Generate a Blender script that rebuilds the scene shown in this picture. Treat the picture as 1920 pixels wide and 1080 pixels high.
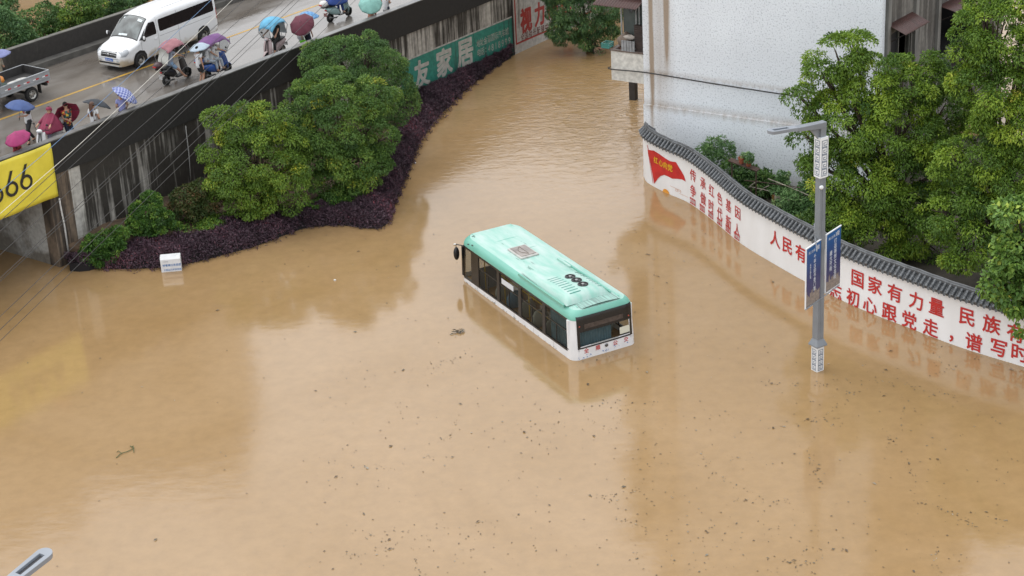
import bpy, bmesh, math, random
import numpy as np
from mathutils import Vector, Matrix, Euler
sc = bpy.context.scene
for o in list(bpy.data.objects): bpy.data.objects.remove(o)
PI = math.pi; R = math.radians
# ---------------------------------------------------------------- camera
CAMH = 28.0; FPX = 3500.0; PITCH = R(24.409); ROLL = R(-3.27)
_F = Vector((0, math.cos(PITCH), -math.sin(PITCH))); _X = Vector((1, 0, 0)); _D = Vector((0, -math.sin(PITCH), -math.cos(PITCH)))
_RX = math.cos(ROLL)*_X - math.sin(ROLL)*_D
_DN = math.sin(ROLL)*_X + math.cos(ROLL)*_D
cd = bpy.data.cameras.new('camera'); cam = bpy.data.objects.new('camera', cd); sc.collection.objects.link(cam)
cd.sensor_width = 36; cd.lens = 36*FPX/1920; cd.clip_start = 0.5; cd.clip_end = 3000
U_ = -_DN; B_ = -_F
cam.matrix_world = Matrix(((_RX.x, U_.x, B_.x, 0), (_RX.y, U_.y, B_.y, 0), (_RX.z, U_.z, B_.z, CAMH), (0, 0, 0, 1)))
sc.camera = cam
# ---------------------------------------------------------------- overcast daylight
SUN_EL, SUN_AZ = 62, -60
w = bpy.data.worlds.new('World'); sc.world = w; w.use_nodes = True
nt = w.node_tree; bg = nt.nodes['Background']
sky = nt.nodes.new('ShaderNodeTexSky'); sky.sky_type = 'NISHITA'; sky.sun_disc = False
sky.sun_elevation = R(SUN_EL); sky.sun_rotation = R(SUN_AZ); sky.air_density = 1.0; sky.dust_density = 3.0; sky.ozone_density = 1.0
hs = nt.nodes.new('ShaderNodeHueSaturation'); hs.inputs['Saturation'].default_value = 0.15
nt.links.new(sky.outputs[0], hs.inputs['Color']); cl = nt.nodes.new('ShaderNodeMix'); cl.data_type = 'RGBA'; cl.inputs[0].default_value = 0.62; cl.inputs[7].default_value = (7.2, 7.35, 7.6, 1)   # even cloud deck over most of the sky
nt.links.new(hs.outputs[0], cl.inputs[6]); nt.links.new(cl.outputs[2], bg.inputs['Color'])
bg.inputs['Strength'].default_value = 0.15
sl = bpy.data.lights.new('sun', 'SUN'); so = bpy.data.objects.new('sun', sl); sc.collection.objects.link(so)
sl.energy = 0.5; sl.angle = R(70); sl.color = (1.0, 0.97, 0.92)
sd = Vector((math.sin(R(SUN_AZ))*math.cos(R(SUN_EL)), math.cos(R(SUN_AZ))*math.cos(R(SUN_EL)), math.sin(R(SUN_EL))))
so.rotation_euler = sd.to_track_quat('Z', 'Y').to_euler(); so.location = sd*60
sc.view_settings.view_transform = 'Standard'; sc.view_settings.look = 'None'; sc.view_settings.gamma = 1; sc.view_settings.use_curve_mapping = False
sc.view_settings.exposure = 0.73
# ---------------------------------------------------------------- survey helpers (photo pixel -> point in the place)
def ray(px, py): return _F + _RX*((px-960)/FPX) + _DN*((py-540)/FPX)
def at(px, py, z=0.0):
    d = ray(px, py); t = (z-CAMH)/d.z; return Vector((d.x*t, d.y*t, z))
def aty(px, py, Y):
    d = ray(px, py); t = Y/d.y; return Vector((d.x*t, Y, CAMH+d.z*t))
def hit(px, py, P0, n):
    d = ray(px, py); o = Vector((0, 0, CAMH)); t = (Vector(P0)-o).dot(n)/d.dot(n); return o+d*t
def proj(P):
    v = Vector(P)-Vector((0, 0, CAMH)); wz = v.dot(_F); return 960+FPX*v.dot(_RX)/wz, 540+FPX*v.dot(_DN)/wz
def pxm(P): return FPX/((Vector(P)-Vector((0, 0, CAMH))).dot(_F))
# ---------------------------------------------------------------- materials
MATS = {}
def srgb(h):
    h = h.lstrip('#'); c = [int(h[i:i+2], 16)/255 for i in (0, 2, 4)]
    return tuple((x/12.92 if x <= .04045 else ((x+.055)/1.055)**2.4) for x in c)
def mat(name, col, rough=.5, metal=0.0, var=0.0, vscale=3.0, vcol=None, bump=0.0, bscale=30.0, spec=.5, coat=0.0, stretch=None, detail=5):
    """Principled with noise-driven colour variation (real dirt / mottling) and bump."""
    if name in MATS: return MATS[name]
    m = bpy.data.materials.new(name); m.use_nodes = True; N = m.node_tree; b = N.nodes['Principled BSDF']
    b.inputs['Base Color'].default_value = (*col, 1); b.inputs['Roughness'].default_value = rough; b.inputs['Metallic'].default_value = metal
    b.inputs['Specular IOR Level'].default_value = spec; b.inputs['Coat Weight'].default_value = coat
    if var or bump:
        tc = N.nodes.new('ShaderNodeTexCoord'); mp = N.nodes.new('ShaderNodeMapping'); N.links.new(tc.outputs['Object'], mp.inputs[0])
        if stretch: mp.inputs['Scale'].default_value = stretch
    if var:
        n = N.nodes.new('ShaderNodeTexNoise'); n.inputs['Scale'].default_value = vscale; n.inputs['Detail'].default_value = detail; N.links.new(mp.outputs[0], n.inputs['Vector'])
        rp = N.nodes.new('ShaderNodeValToRGB'); rp.color_ramp.elements[0].position = .35; rp.color_ramp.elements[1].position = .68
        N.links.new(n.outputs['Fac'], rp.inputs[0])
        v2 = vcol if vcol else tuple(c*(1-var) for c in col)
        rp.color_ramp.elements[0].color = (*col, 1); rp.color_ramp.elements[1].color = tuple(c*(1-var)+d*var for c, d in zip(col, v2))+(1,) if vcol else (*v2, 1)
        N.links.new(rp.outputs[0], b.inputs['Base Color'])
    if bump:
        n2 = N.nodes.new('ShaderNodeTexNoise'); n2.inputs['Scale'].default_value = bscale; n2.inputs['Detail'].default_value = 4; N.links.new(mp.outputs[0], n2.inputs['Vector'])
        bp = N.nodes.new('ShaderNodeBump'); bp.inputs['Strength'].default_value = bump; bp.inputs['Distance'].default_value = .02
        N.links.new(n2.outputs['Fac'], bp.inputs['Height']); N.links.new(bp.outputs[0], b.inputs['Normal'])
    MATS[name] = m; return m
def glass_mat(name, tint, alpha, rough=.03):
    if name in MATS: return MATS[name]
    m = bpy.data.materials.new(name); m.use_nodes = True; N = m.node_tree; N.nodes.clear()
    o = N.nodes.new('ShaderNodeOutputMaterial'); t = N.nodes.new('ShaderNodeBsdfTransparent'); t.inputs[0].default_value = (*tint, 1)
    g = N.nodes.new('ShaderNodeBsdfPrincipled'); g.inputs['Base Color'].default_value = (.012, .013, .014, 1); g.inputs['Roughness'].default_value = rough
    mx = N.nodes.new('ShaderNodeMixShader'); mx.inputs[0].default_value = alpha
    N.links.new(t.outputs[0], mx.inputs[1]); N.links.new(g.outputs[0], mx.inputs[2]); N.links.new(mx.outputs[0], o.inputs[0])
    MATS[name] = m; return m
# ---------------------------------------------------------------- object helpers
def tag(o, label=None, cat=None, group=None, kind=None):
    if label: o['label'] = label
    if cat: o['category'] = cat
    if group: o['group'] = group
    if kind: o['kind'] = kind
    return o
def thing(name, label, cat, loc=(0, 0, 0), rz=0.0, group=None, rot=None):
    o = bpy.data.objects.new(name, None); o.empty_display_size = .3; sc.collection.objects.link(o); o.location = loc
    o.rotation_euler = rot if rot else (0, 0, rz)
    return tag(o, label, cat, group)
def dup(root, loc=None, rz=None, label=None, group=None):
    r = root.copy(); sc.collection.objects.link(r)
    if loc is not None: r.location = loc
    if rz is not None: r.rotation_euler = (0, 0, rz)
    if label: r['label'] = label
    if group: r['group'] = group
    def rec(a, b):
        for ch in list(a.children):
            c = ch.copy(); sc.collection.objects.link(c); c.parent = b; rec(ch, c)
    rec(root, r); return r
def link(name, me, mats, parent=None):
    o = bpy.data.objects.new(name, me); sc.collection.objects.link(o)
    for m in (mats if isinstance(mats, (list, tuple)) else [mats]): me.materials.append(m)
    if parent is not None: o.parent = parent
    return o
SPLIT = {'roof_seam', 'roof_bracket', 'red_reflector', 'white_reflector', 'clutter', 'bracket', 'post', 'wiper', 'panel_gap', 'side_window', 'fork', 'strap', 'pilaster', 'roof_rib', 'door_seam', 'driver_partition', 'fan_blades', 'vent', 'rear_light', 'pale_window', 'windscreen_surround', 'canopy_frame', 'sleeve', 'scuffed_paint', 'mud_fleck', 'banner_bracket', 'ridge_tile'}
class MB:
    def __init__(s): s.v = []; s.f = []; s.m = []; s.cur = 0
    def add(s, vs, fs):
        k = len(s.v); s.v += [tuple(p) for p in vs]; s.f += [tuple(i+k for i in f) for f in fs]; s.m += [s.cur]*len(fs); return s
    def box(s, x0, x1, y0, y1, z0, z1, M=None, taper=None):
        vs = [Vector((x, y, z)) for z in (z0, z1) for y in (y0, y1) for x in (x0, x1)]
        if taper:
            cx, cy = (x0+x1)/2, (y0+y1)/2
            for i in range(4, 8): vs[i].x = cx+(vs[i].x-cx)*taper[0]; vs[i].y = cy+(vs[i].y-cy)*taper[1]
        if M is not None: vs = [M @ v for v in vs]
        return s.add(vs, [(0, 2, 3, 1), (4, 5, 7, 6), (0, 1, 5, 4), (2, 6, 7, 3), (0, 4, 6, 2), (1, 3, 7, 5)])
    def quad(s, a, b, c, d): return s.add([a, b, c, d], [(0, 1, 2, 3)])
    def poly(s, pts): return s.add(pts, [tuple(range(len(pts)))])
    def tube(s, pts, r, n=8, cap=True):
        pts = [Vector(p) for p in pts]; rs = r if isinstance(r, (list, tuple)) else [r]*len(pts); k = len(pts); vs = []
        up = Vector((0, 0, 1))
        for i, p in enumerate(pts):
            t = (pts[min(i+1, k-1)]-pts[max(i-1, 0)]).normalized()
            if i == 0:
                a = t.cross(up)
                if a.length < .05: a = t.cross(Vector((1, 0, 0)))
                a.normalize()
            else:
                a = (a - t*a.dot(t))
                if a.length < 1e-4: a = t.orthogonal()
                a.normalize()
            b = t.cross(a)
            for j in range(n):
                q = 2*PI*j/n; vs.append(p+(a*math.cos(q)+b*math.sin(q))*rs[i])
        fs = [(i*n+j, i*n+(j+1) % n, (i+1)*n+(j+1) % n, (i+1)*n+j) for i in range(k-1) for j in range(n)]
        if cap: fs += [tuple(range(n))[::-1], tuple(range((k-1)*n, k*n))]
        return s.add(vs, fs)
    def lathe(s, prof, n=24, M=None, close=False):
        """prof: (r, h) about local z"""
        vs = []
        for r, h in prof:
            for j in range(n):
                q = 2*PI*j/n; vs.append(Vector((r*math.cos(q), r*math.sin(q), h)))
        if M is not None: vs = [M @ v for v in vs]
        k = len(prof); fs = [(i*n+j, i*n+(j+1) % n, (i+1)*n+(j+1) % n, (i+1)*n+j) for i in range(k-1) for j in range(n)]
        if close: fs += [tuple(range(n))[::-1], tuple(range((k-1)*n, k*n))]
        return s.add(vs, fs)
    def prism(s, pts2, M, t):
        """2-D outline (x,y) -> slab of thickness t along local z of M"""
        n = len(pts2); vs = [M @ Vector((x, y, 0)) for x, y in pts2]+[M @ Vector((x, y, t)) for x, y in pts2]
        return s.add(vs, [tuple(range(n))[::-1], tuple(range(n, 2*n))]+[(i, (i+1) % n, n+(i+1) % n, n+i) for i in range(n)])
    def grid(s, P):
        """P[i][j] points -> quads"""
        a, b = len(P), len(P[0]); vs = [p for row in P for p in row]
        return s.add(vs, [(i*b+j, i*b+j+1, (i+1)*b+j+1, (i+1)*b+j) for i in range(a-1) for j in range(b-1)])
    def ball(s, c, r, n=10, k=6):
        rx, ry, rz = r if isinstance(r, (tuple, list)) else (r, r, r); vs = []
        for i in range(k+1):
            a = PI*i/k
            for j in range(n):
                q = 2*PI*j/n; vs.append((c[0]+rx*math.sin(a)*math.cos(q), c[1]+ry*math.sin(a)*math.sin(q), c[2]+rz*math.cos(a)))
        return s.add(vs, [(i*n+j, (i+1)*n+j, (i+1)*n+(j+1) % n, i*n+(j+1) % n) for i in range(k) for j in range(n)])
    def comps(s):
        par = list(range(len(s.v)))
        def find(i):
            while par[i] != i: par[i] = par[par[i]]; i = par[i]
            return i
        for f in s.f:
            r = find(f[0])
            for i in f[1:]: par[find(i)] = r
        g = {}
        for k, f in enumerate(s.f): g.setdefault(find(f[0]), []).append(k)
        for ks in g.values():
            m = MB(); mp = {}
            for k in ks:
                for i in s.f[k]:
                    if i not in mp: mp[i] = len(m.v); m.v.append(s.v[i])
                m.f.append(tuple(mp[i] for i in s.f[k])); m.m.append(s.m[k])
            yield m
    def build(s, name, mats, parent=None, smooth=False, bevel=0, seg=2, auto=None):
        if name in SPLIT and parent is not None:       # separate pieces become separate parts
            return [m.build1(name, mats, parent, smooth, bevel, seg, auto) for m in s.comps()][-1]
        return s.build1(name, mats, parent, smooth, bevel, seg, auto)
    def build1(s, name, mats, parent=None, smooth=False, bevel=0, seg=2, auto=None):
        me = bpy.data.meshes.new(name); me.from_pydata(s.v, [], s.f); me.update()
        me.polygons.foreach_set('material_index', s.m)
        bm = bmesh.new(); bm.from_mesh(me); bmesh.ops.recalc_face_normals(bm, faces=bm.faces); bm.to_mesh(me); bm.free()
        o = link(name, me, mats, parent)
        if smooth: me.polygons.foreach_set('use_smooth', [True]*len(me.polygons))
        if bevel:
            md = o.modifiers.new('bevel', 'BEVEL'); md.width = bevel; md.segments = seg; md.limit_method = 'ANGLE'; md.angle_limit = R(40)
        if auto: me.set_sharp_from_angle(angle=R(auto))
        return o
def struct(o): o['kind'] = 'structure'; return o
def catmull(pts, n=8):
    P = [Vector(p) for p in pts]; P = [P[0]*2-P[1]]+P+[P[-1]*2-P[-2]]; out = []
    for i in range(1, len(P)-2):
        for k in range(n):
            t = k/n; a, b, c, d = P[i-1:i+3]
            out.append(.5*((2*b)+(c-a)*t+(2*a-5*b+4*c-d)*t*t+(3*b-a-3*c+d)*t**3))
    out.append(P[-2]); return out
def resample(pts, n):
    P = [Vector(p) for p in pts]; L = [0]
    for a, b in zip(P, P[1:]): L.append(L[-1]+(b-a).length)
    out = []
    for i in range(n):
        s = L[-1]*i/(n-1); k = 0
        while k < len(L)-2 and L[k+1] < s: k += 1
        t = (s-L[k])/max(1e-9, L[k+1]-L[k]); out.append(P[k].lerp(P[k+1], t))
    return out
def text_mesh(txt, size=1.0, bold=.0, shear=0.0):
    """glyph outlines as flat mesh data: verts (x,y) centred on the origin, faces"""
    cu = bpy.data.curves.new('lettering', 'FONT'); cu.body = txt; cu.size = size; cu.align_x = 'CENTER'; cu.align_y = 'CENTER'
    cu.offset = bold*size; cu.resolution_u = 3; cu.shear = shear
    o = bpy.data.objects.new('lettering', cu); sc.collection.objects.link(o)
    dg = bpy.context.evaluated_depsgraph_get(); me = bpy.data.meshes.new_from_object(o.evaluated_get(dg))
    v = [tuple(p.co[:2]) for p in me.vertices]; f = [tuple(p.vertices) for p in me.polygons]
    bpy.data.objects.remove(o); bpy.data.curves.remove(cu); bpy.data.meshes.remove(me)
    if v:
        x0 = min(p[0] for p in v); x1 = max(p[0] for p in v); y0 = min(p[1] for p in v); y1 = max(p[1] for p in v)
        v = [(p[0]-(x0+x1)/2, p[1]-(y0+y1)/2) for p in v]
    return v, f
def put_text(mb, txt, fn, size, bold=.02, sx=1.0, shear=0.0):
    """glyphs laid on fn(x, y); bold strokes are grown edge by edge a few millimetres under the face"""
    v, f = text_mesh(txt, size, 0.0, shear); v = [(x*sx, y) for x, y in v]
    if not v: return
    P = [Vector(fn(x, y)) for x, y in v]; mb.add(P, f)
    if bold <= 0: return
    o = Vector(fn(0, 0)); n = (Vector(fn(.01, 0))-o).cross(Vector(fn(0, .01))-o).normalized(); w_ = bold*size; cnt = {}
    for fc in f:
        for a, b in zip(fc, fc[1:]+fc[:1]): cnt[(a, b)] = 1
    k = 0
    for a, b in list(cnt):
        if (b, a) in cnt: continue
        (ax, ay), (bx2, by2) = v[a], v[b]; dx, dy = bx2-ax, by2-ay; L_ = math.hypot(dx, dy)
        if L_ < 1e-6: continue
        nx, ny = dy/L_*w_, -dx/L_*w_; ex, ey = dx/L_*w_*.5, dy/L_*w_*.5
        if cnt_area(v, f) < 0: nx, ny = -nx, -ny
        k += 1; e = -n*(.0012+.00025*(k % 9))
        mb.add([Vector(fn(ax-ex, ay-ey))+e, Vector(fn(bx2+ex, by2+ey))+e, Vector(fn(bx2+ex+nx, by2+ey+ny))+e, Vector(fn(ax-ex+nx, ay-ey+ny))+e], [(0, 1, 2, 3)])
def cnt_area(v, f):
    fc = f[0]; return sum(v[a][0]*v[b][1]-v[b][0]*v[a][1] for a, b in zip(fc, fc[1:]+fc[:1]))
# ================================================================ SETTING
# ---- flood water
def water_material():
    m = bpy.data.materials.new('muddy_water'); m.use_nodes = True; N = m.node_tree; b = N.nodes['Principled BSDF']; L = N.links
    tc = N.nodes.new('ShaderNodeTexCoord')
    n = N.nodes.new('ShaderNodeTexNoise'); n.inputs['Scale'].default_value = .09; n.inputs['Detail'].default_value = 5; n.inputs['Distortion'].default_value = 2.2; L.new(tc.outputs['Object'], n.inputs['Vector'])
    rp = N.nodes.new('ShaderNodeValToRGB'); rp.color_ramp.elements[0].position = .3; rp.color_ramp.elements[1].position = .72
    rp.color_ramp.elements[0].color = (.284, .178, .078, 1); rp.color_ramp.elements[1].color = (.326, .213, .106, 1); L.new(n.outputs['Fac'], rp.inputs[0])
    # fine silt / raindrop mottling
    n3 = N.nodes.new('ShaderNodeTexNoise'); n3.inputs['Scale'].default_value = 2.2; n3.inputs['Detail'].default_value = 8; n3.inputs['Roughness'].default_value = .65; L.new(tc.outputs['Object'], n3.inputs['Vector'])
    mr = N.nodes.new('ShaderNodeMapRange'); mr.inputs[1].default_value = .3; mr.inputs[2].default_value = .7; mr.inputs[3].default_value = .92; mr.inputs[4].default_value = 1.07; L.new(n3.outputs['Fac'], mr.inputs[0])
    mul = N.nodes.new('ShaderNodeMix'); mul.data_type = 'RGBA'; mul.blend_type = 'MULTIPLY'; mul.inputs[0].default_value = 1
    L.new(rp.outputs[0], mul.inputs[6]); L.new(mr.outputs[0], mul.inputs[7]); L.new(mul.outputs[2], b.inputs['Base Color'])
    b.inputs['Roughness'].default_value = .10; b.inputs['IOR'].default_value = 1.60
    # wind ripples, strongest in the channel by the balcony pillar
    sx = N.nodes.new('ShaderNodeSeparateXYZ'); L.new(tc.outputs['Object'], sx.inputs[0])
    def mth(op, a, bb=None):
        x = N.nodes.new('ShaderNodeMath'); x.operation = op
        for i, q in enumerate((a, bb)):
            if q is None: continue
            if isinstance(q, (int, float)): x.inputs[i].default_value = q
            else: L.new(q, x.inputs[i])
        return x.outputs[0]
    c = at(1120, 205, 0)
    dx = mth('DIVIDE', mth('SUBTRACT', sx.outputs[0], c.x), 5.5); dy = mth('DIVIDE', mth('SUBTRACT', sx.outputs[1], c.y), 9.0)
    d2 = mth('ADD', mth('MULTIPLY', dx, dx), mth('MULTIPLY', dy, dy))
    g = mth('POWER', 2.718, mth('MULTIPLY', d2, -1.3))
    mp = N.nodes.new('ShaderNodeMapping'); mp.inputs['Rotation'].default_value = (0, 0, R(12)); mp.inputs['Scale'].default_value = (.9, 1.7, 1); L.new(tc.outputs['Object'], mp.inputs[0])
    n4 = N.nodes.new('ShaderNodeTexNoise'); n4.inputs['Scale'].default_value = 1.5; n4.inputs['Detail'].default_value = 4; n4.inputs['Distortion'].default_value = 1.4; L.new(mp.outputs[0], n4.inputs['Vector'])
    n5 = N.nodes.new('ShaderNodeTexNoise'); n5.inputs['Scale'].default_value = 1.1; n5.inputs['Detail'].default_value = 3; L.new(mp.outputs[0], n5.inputs['Vector'])
    h = mth('ADD', mth('MULTIPLY', n4.outputs['Fac'], mth('MULTIPLY', g, .085)), mth('MULTIPLY', n5.outputs['Fac'], .004))
    n6 = N.nodes.new('ShaderNodeTexNoise'); n6.inputs['Scale'].default_value = 9; n6.inputs['Detail'].default_value = 3; L.new(tc.outputs['Object'], n6.inputs['Vector'])
    h = mth('ADD', h, mth('MULTIPLY', n6.outputs['Fac'], .0006))
    bp = N.nodes.new('ShaderNodeBump'); bp.inputs['Strength'].default_value = 1; bp.inputs['Distance'].default_value = 1; L.new(h, bp.inputs['Height']); L.new(bp.outputs[0], b.inputs['Normal'])
    return m
wm = MB(); wm.quad((-600, -200, 0), (600, -200, 0), (600, 1200, 0), (-600, 1200, 0))
struct(wm.build('flood_water', water_material()))
gm = MB(); gm.quad((-620, -220, -2.5), (620, -220, -2.5), (620, 1220, -2.5), (-620, 1220, -2.5))
struct(gm.build('ground', mat('drowned_ground', (.12, .09, .06), .9)))
# ---- the overpass frame: s along the bridge, v across it (0 = outer face of the near parapet, + = away), z up
ZT, ZD, ZB = 5.0, 3.9, 3.66
A0 = at(120, 255, ZT)
def bridge(drop):
    """the deck falls gently towards the far end; fitted to where the wall meets the water at both ends"""
    global A1, Ub, Vb, Wb, MBR
    A1 = at(787, 1, ZT-drop); Ub = (A1-A0).normalized(); Vb = Vector((-Ub.y, Ub.x, 0)).normalized(); Wb = Ub.cross(Vb)
    MBR = Matrix.Translation(A0-Wb*ZT) @ Matrix(((Ub.x, Vb.x, Wb.x, 0), (Ub.y, Vb.y, Wb.y, 0), (Ub.z, Vb.z, Wb.z, 0), (0, 0, 0, 1)))
def bw(s, v, z): return MBR @ Vector((s, v, z))
def base_y(px):
    lo, hi_ = 0.0, 90.0
    for _ in range(40):
        m_ = (lo+hi_)/2; p = bw(m_, .07, 2.0); k = -p.z/Wb.z; p = p+Wb*k
        if proj(p)[0] < px: lo = m_
        else: hi_ = m_
    return proj(p)[1]
_d = 0.0
while _d < 2.5:
    bridge(_d)
    if base_y(966) <= 103: break
    _d += .02
print('bridge drop', _d)
BANG = math.atan2(Ub.y, Ub.x)
def deck(px, py, dz=0.0): return hit(px, py, bw(0, 0, ZD+dz), Wb)
def bsv(px, py, z):
    q = MBR.inverted() @ hit(px, py, bw(0, 0, z), Wb); return q.x, q.y
W_FAR = bsv(120, 61, ZT)[1]; W_YEL = bsv(217, 146, ZD)[1]
S_OPEN = bsv(97, 496, 0)[0]
S0, S1 = -42.0, 60.0
def conc_mat(name, light, dark, bias, streak=(5.5, 1, .22), sc2=1.0, zfade=None, rough=.75, thr=.08, grey=0.0):
    """weathered concrete: vertical run-off streaks of black mould over paint; bias>0.5 = darker"""
    m = bpy.data.materials.new(name); m.use_nodes = True; N = m.node_tree; L = N.links; b = N.nodes['Principled BSDF']; b.inputs['Roughness'].default_value = rough
    tc = N.nodes.new('ShaderNodeTexCoord'); mp = N.nodes.new('ShaderNodeMapping'); mp.inputs['Scale'].default_value = streak; L.new(tc.outputs['Object'], mp.inputs[0])
    n = N.nodes.new('ShaderNodeTexNoise'); n.inputs['Scale'].default_value = sc2; n.inputs['Detail'].default_value = 7; n.inputs['Roughness'].default_value = .62; L.new(mp.outputs[0], n.inputs['Vector'])
    n2 = N.nodes.new('ShaderNodeTexNoise'); n2.inputs['Scale'].default_value = .35; n2.inputs['Detail'].default_value = 3; L.new(tc.outputs['Object'], n2.inputs['Vector'])
    ad = N.nodes.new('ShaderNodeMath'); ad.operation = 'ADD'; L.new(n.outputs['Fac'], ad.inputs[0]); mu = N.nodes.new('ShaderNodeMath'); mu.operation = 'MULTIPLY'; mu.inputs[1].default_value = .55; L.new(n2.outputs['Fac'], mu.inputs[0]); L.new(mu.outputs[0], ad.inputs[1])
    src = ad.outputs[0]
    if zfade:     # run-off is heaviest right under the parapet
        sx = N.nodes.new('ShaderNodeSeparateXYZ'); L.new(tc.outputs['Object'], sx.inputs[0])
        mr = N.nodes.new('ShaderNodeMapRange'); mr.inputs[1].default_value = zfade[0]; mr.inputs[2].default_value = zfade[1]; mr.inputs[3].default_value = zfade[2]; mr.inputs[4].default_value = zfade[3]
        L.new(sx.outputs[2], mr.inputs[0]); a2 = N.nodes.new('ShaderNodeMath'); a2.operation = 'ADD'; L.new(src, a2.inputs[0]); L.new(mr.outputs[0], a2.inputs[1]); src = a2.outputs[0]
        if len(zfade) > 4:
            mr2 = N.nodes.new('ShaderNodeMapRange'); mr2.inputs[1].default_value = zfade[4]; mr2.inputs[2].default_value = zfade[5]; mr2.inputs[3].default_value = zfade[6]; mr2.inputs[4].default_value = zfade[7]
            L.new(sx.outputs[0], mr2.inputs[0]); a3 = N.nodes.new('ShaderNodeMath'); a3.operation = 'ADD'; L.new(src, a3.inputs[0]); L.new(mr2.outputs[0], a3.inputs[1]); src = a3.outputs[0]
    rp = N.nodes.new('ShaderNodeValToRGB'); e = rp.color_ramp.elements; c0 = .775+(.5-bias)
    e[0].position = max(0, c0-thr); e[0].color = (*light, 1); e[1].position = min(1, c0+thr); e[1].color = (*dark, 1)
    mid = e.new(c0); mid.color = tuple(.45*a+.55*bb for a, bb in zip(light, dark))+(1,)
    L.new(src, rp.inputs[0])
    n3 = N.nodes.new('ShaderNodeTexNoise'); n3.inputs['Scale'].default_value = 6; n3.inputs['Detail'].default_value = 8; L.new(tc.outputs['Object'], n3.inputs['Vector'])
    m3 = N.nodes.new('ShaderNodeMapRange'); m3.inputs[1].default_value = .3; m3.inputs[2].default_value = .7; m3.inputs[3].default_value = .75; m3.inputs[4].default_value = 1.15; L.new(n3.outputs['Fac'], m3.inputs[0])
    mx = N.nodes.new('ShaderNodeMix'); mx.data_type = 'RGBA'; mx.blend_type = 'MULTIPLY'; mx.inputs[0].default_value = 1; L.new(rp.outputs[0], mx.inputs[6]); L.new(m3.outputs[0], mx.inputs[7]); L.new(mx.outputs[2], b.inputs['Base Color'])
    bp = N.nodes.new('ShaderNodeBump'); bp.inputs['Strength'].default_value = .25; bp.inputs['Distance'].default_value = .02; L.new(n3.outputs['Fac'], bp.inputs['Height']); L.new(bp.outputs[0], b.inputs['Normal'])
    return m
S_MUR = bsv(757, 130, 2.0)[0]; S_GAP = bsv(962, 100, .3)[0]
m_black = conc_mat('mould_black_parapet', (.10, .092, .082), (.016, .015, .014), .86, streak=(2.2, 1, .5))
m_wall = conc_mat('stained_retaining_wall', (.44, .42, .38), (.030, .026, .021), .50, thr=.11, zfade=(0, 3.66, -.02, .10, 3.0, S_MUR-1, .085, -.05))
m_far = conc_mat('dark_far_parapet', (.085, .075, .062), (.030, .027, .024), .62, streak=(1.5, 1, .6))
m_grey = mat('grey_concrete', (.20, .20, .19), .8, var=.5, vscale=2.5, bump=.2)
m_inner = conc_mat('painted_underpass_wall', (.42, .42, .40), (.17, .155, .13), .42, streak=(1, .7, .7), zfade=(0, .8, .25, 0))
m_brown = conc_mat('brown_damp_pier', (.16, .12, .085), (.040, .031, .024), .52, streak=(4, 1, .3))
# road
m_road = bpy.data.materials.new('wet_asphalt'); m_road.use_nodes = True
def wet_road():
    N = m_road.node_tree; L = N.links; b = N.nodes['Principled BSDF']; tc = N.nodes.new('ShaderNodeTexCoord')
    mp = N.nodes.new('ShaderNodeMapping'); mp.inputs['Scale'].default_value = (.35, 1, 1); L.new(tc.outputs['Object'], mp.inputs[0])
    n = N.nodes.new('ShaderNodeTexNoise'); n.inputs['Scale'].default_value = .8; n.inputs['Detail'].default_value = 7; n.inputs['Distortion'].default_value = .5; L.new(mp.outputs[0], n.inputs['Vector'])
    rp = N.nodes.new('ShaderNodeValToRGB'); e = rp.color_ramp.elements; e[0].position = .32; e[0].color = (.112, .096, .081, 1); e[1].position = .7; e[1].color = (.195, .180, .163, 1); L.new(n.outputs['Fac'], rp.inputs[0]); L.new(rp.outputs[0], b.inputs['Base Color'])
    r2 = N.nodes.new('ShaderNodeValToRGB'); e = r2.color_ramp.elements; e[0].position = .42; e[0].color = (.05,)*3+(1,); e[1].position = .62; e[1].color = (.26,)*3+(1,); L.new(n.outputs['Fac'], r2.inputs[0]); L.new(r2.outputs[0], b.inputs['Roughness'])
    n2 = N.nodes.new('ShaderNodeTexNoise'); n2.inputs['Scale'].default_value = 7; n2.inputs['Detail'].default_value = 6; L.new(tc.outputs['Object'], n2.inputs['Vector'])
    bp = N.nodes.new('ShaderNodeBump'); bp.inputs['Strength'].default_value = .14; bp.inputs['Distance'].default_value = .02; L.new(n2.outputs['Fac'], bp.inputs['Height']); L.new(bp.outputs[0], b.inputs['Normal'])
wet_road()
q = MB(); q.box(S0, S1, .26, W_FAR+.02, ZD-.5, ZD)
o = struct(q.build('road', m_road)); o.matrix_world = MBR
q = MB(); N_ = 40
Pm = []
for i in range(N_+1):
    s = S0+(S1-S0)*i/N_; Pm.append([(s, W_YEL-.075, ZD+.004), (s, W_YEL+.075, ZD+.004)])
q.grid(Pm); o = struct(q.build('road_marking', mat('worn_yellow_paint', (.50, .29, .035), .45, var=.55, vscale=2.5, vcol=(.2, .16, .1)))); o.matrix_world = MBR
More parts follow.
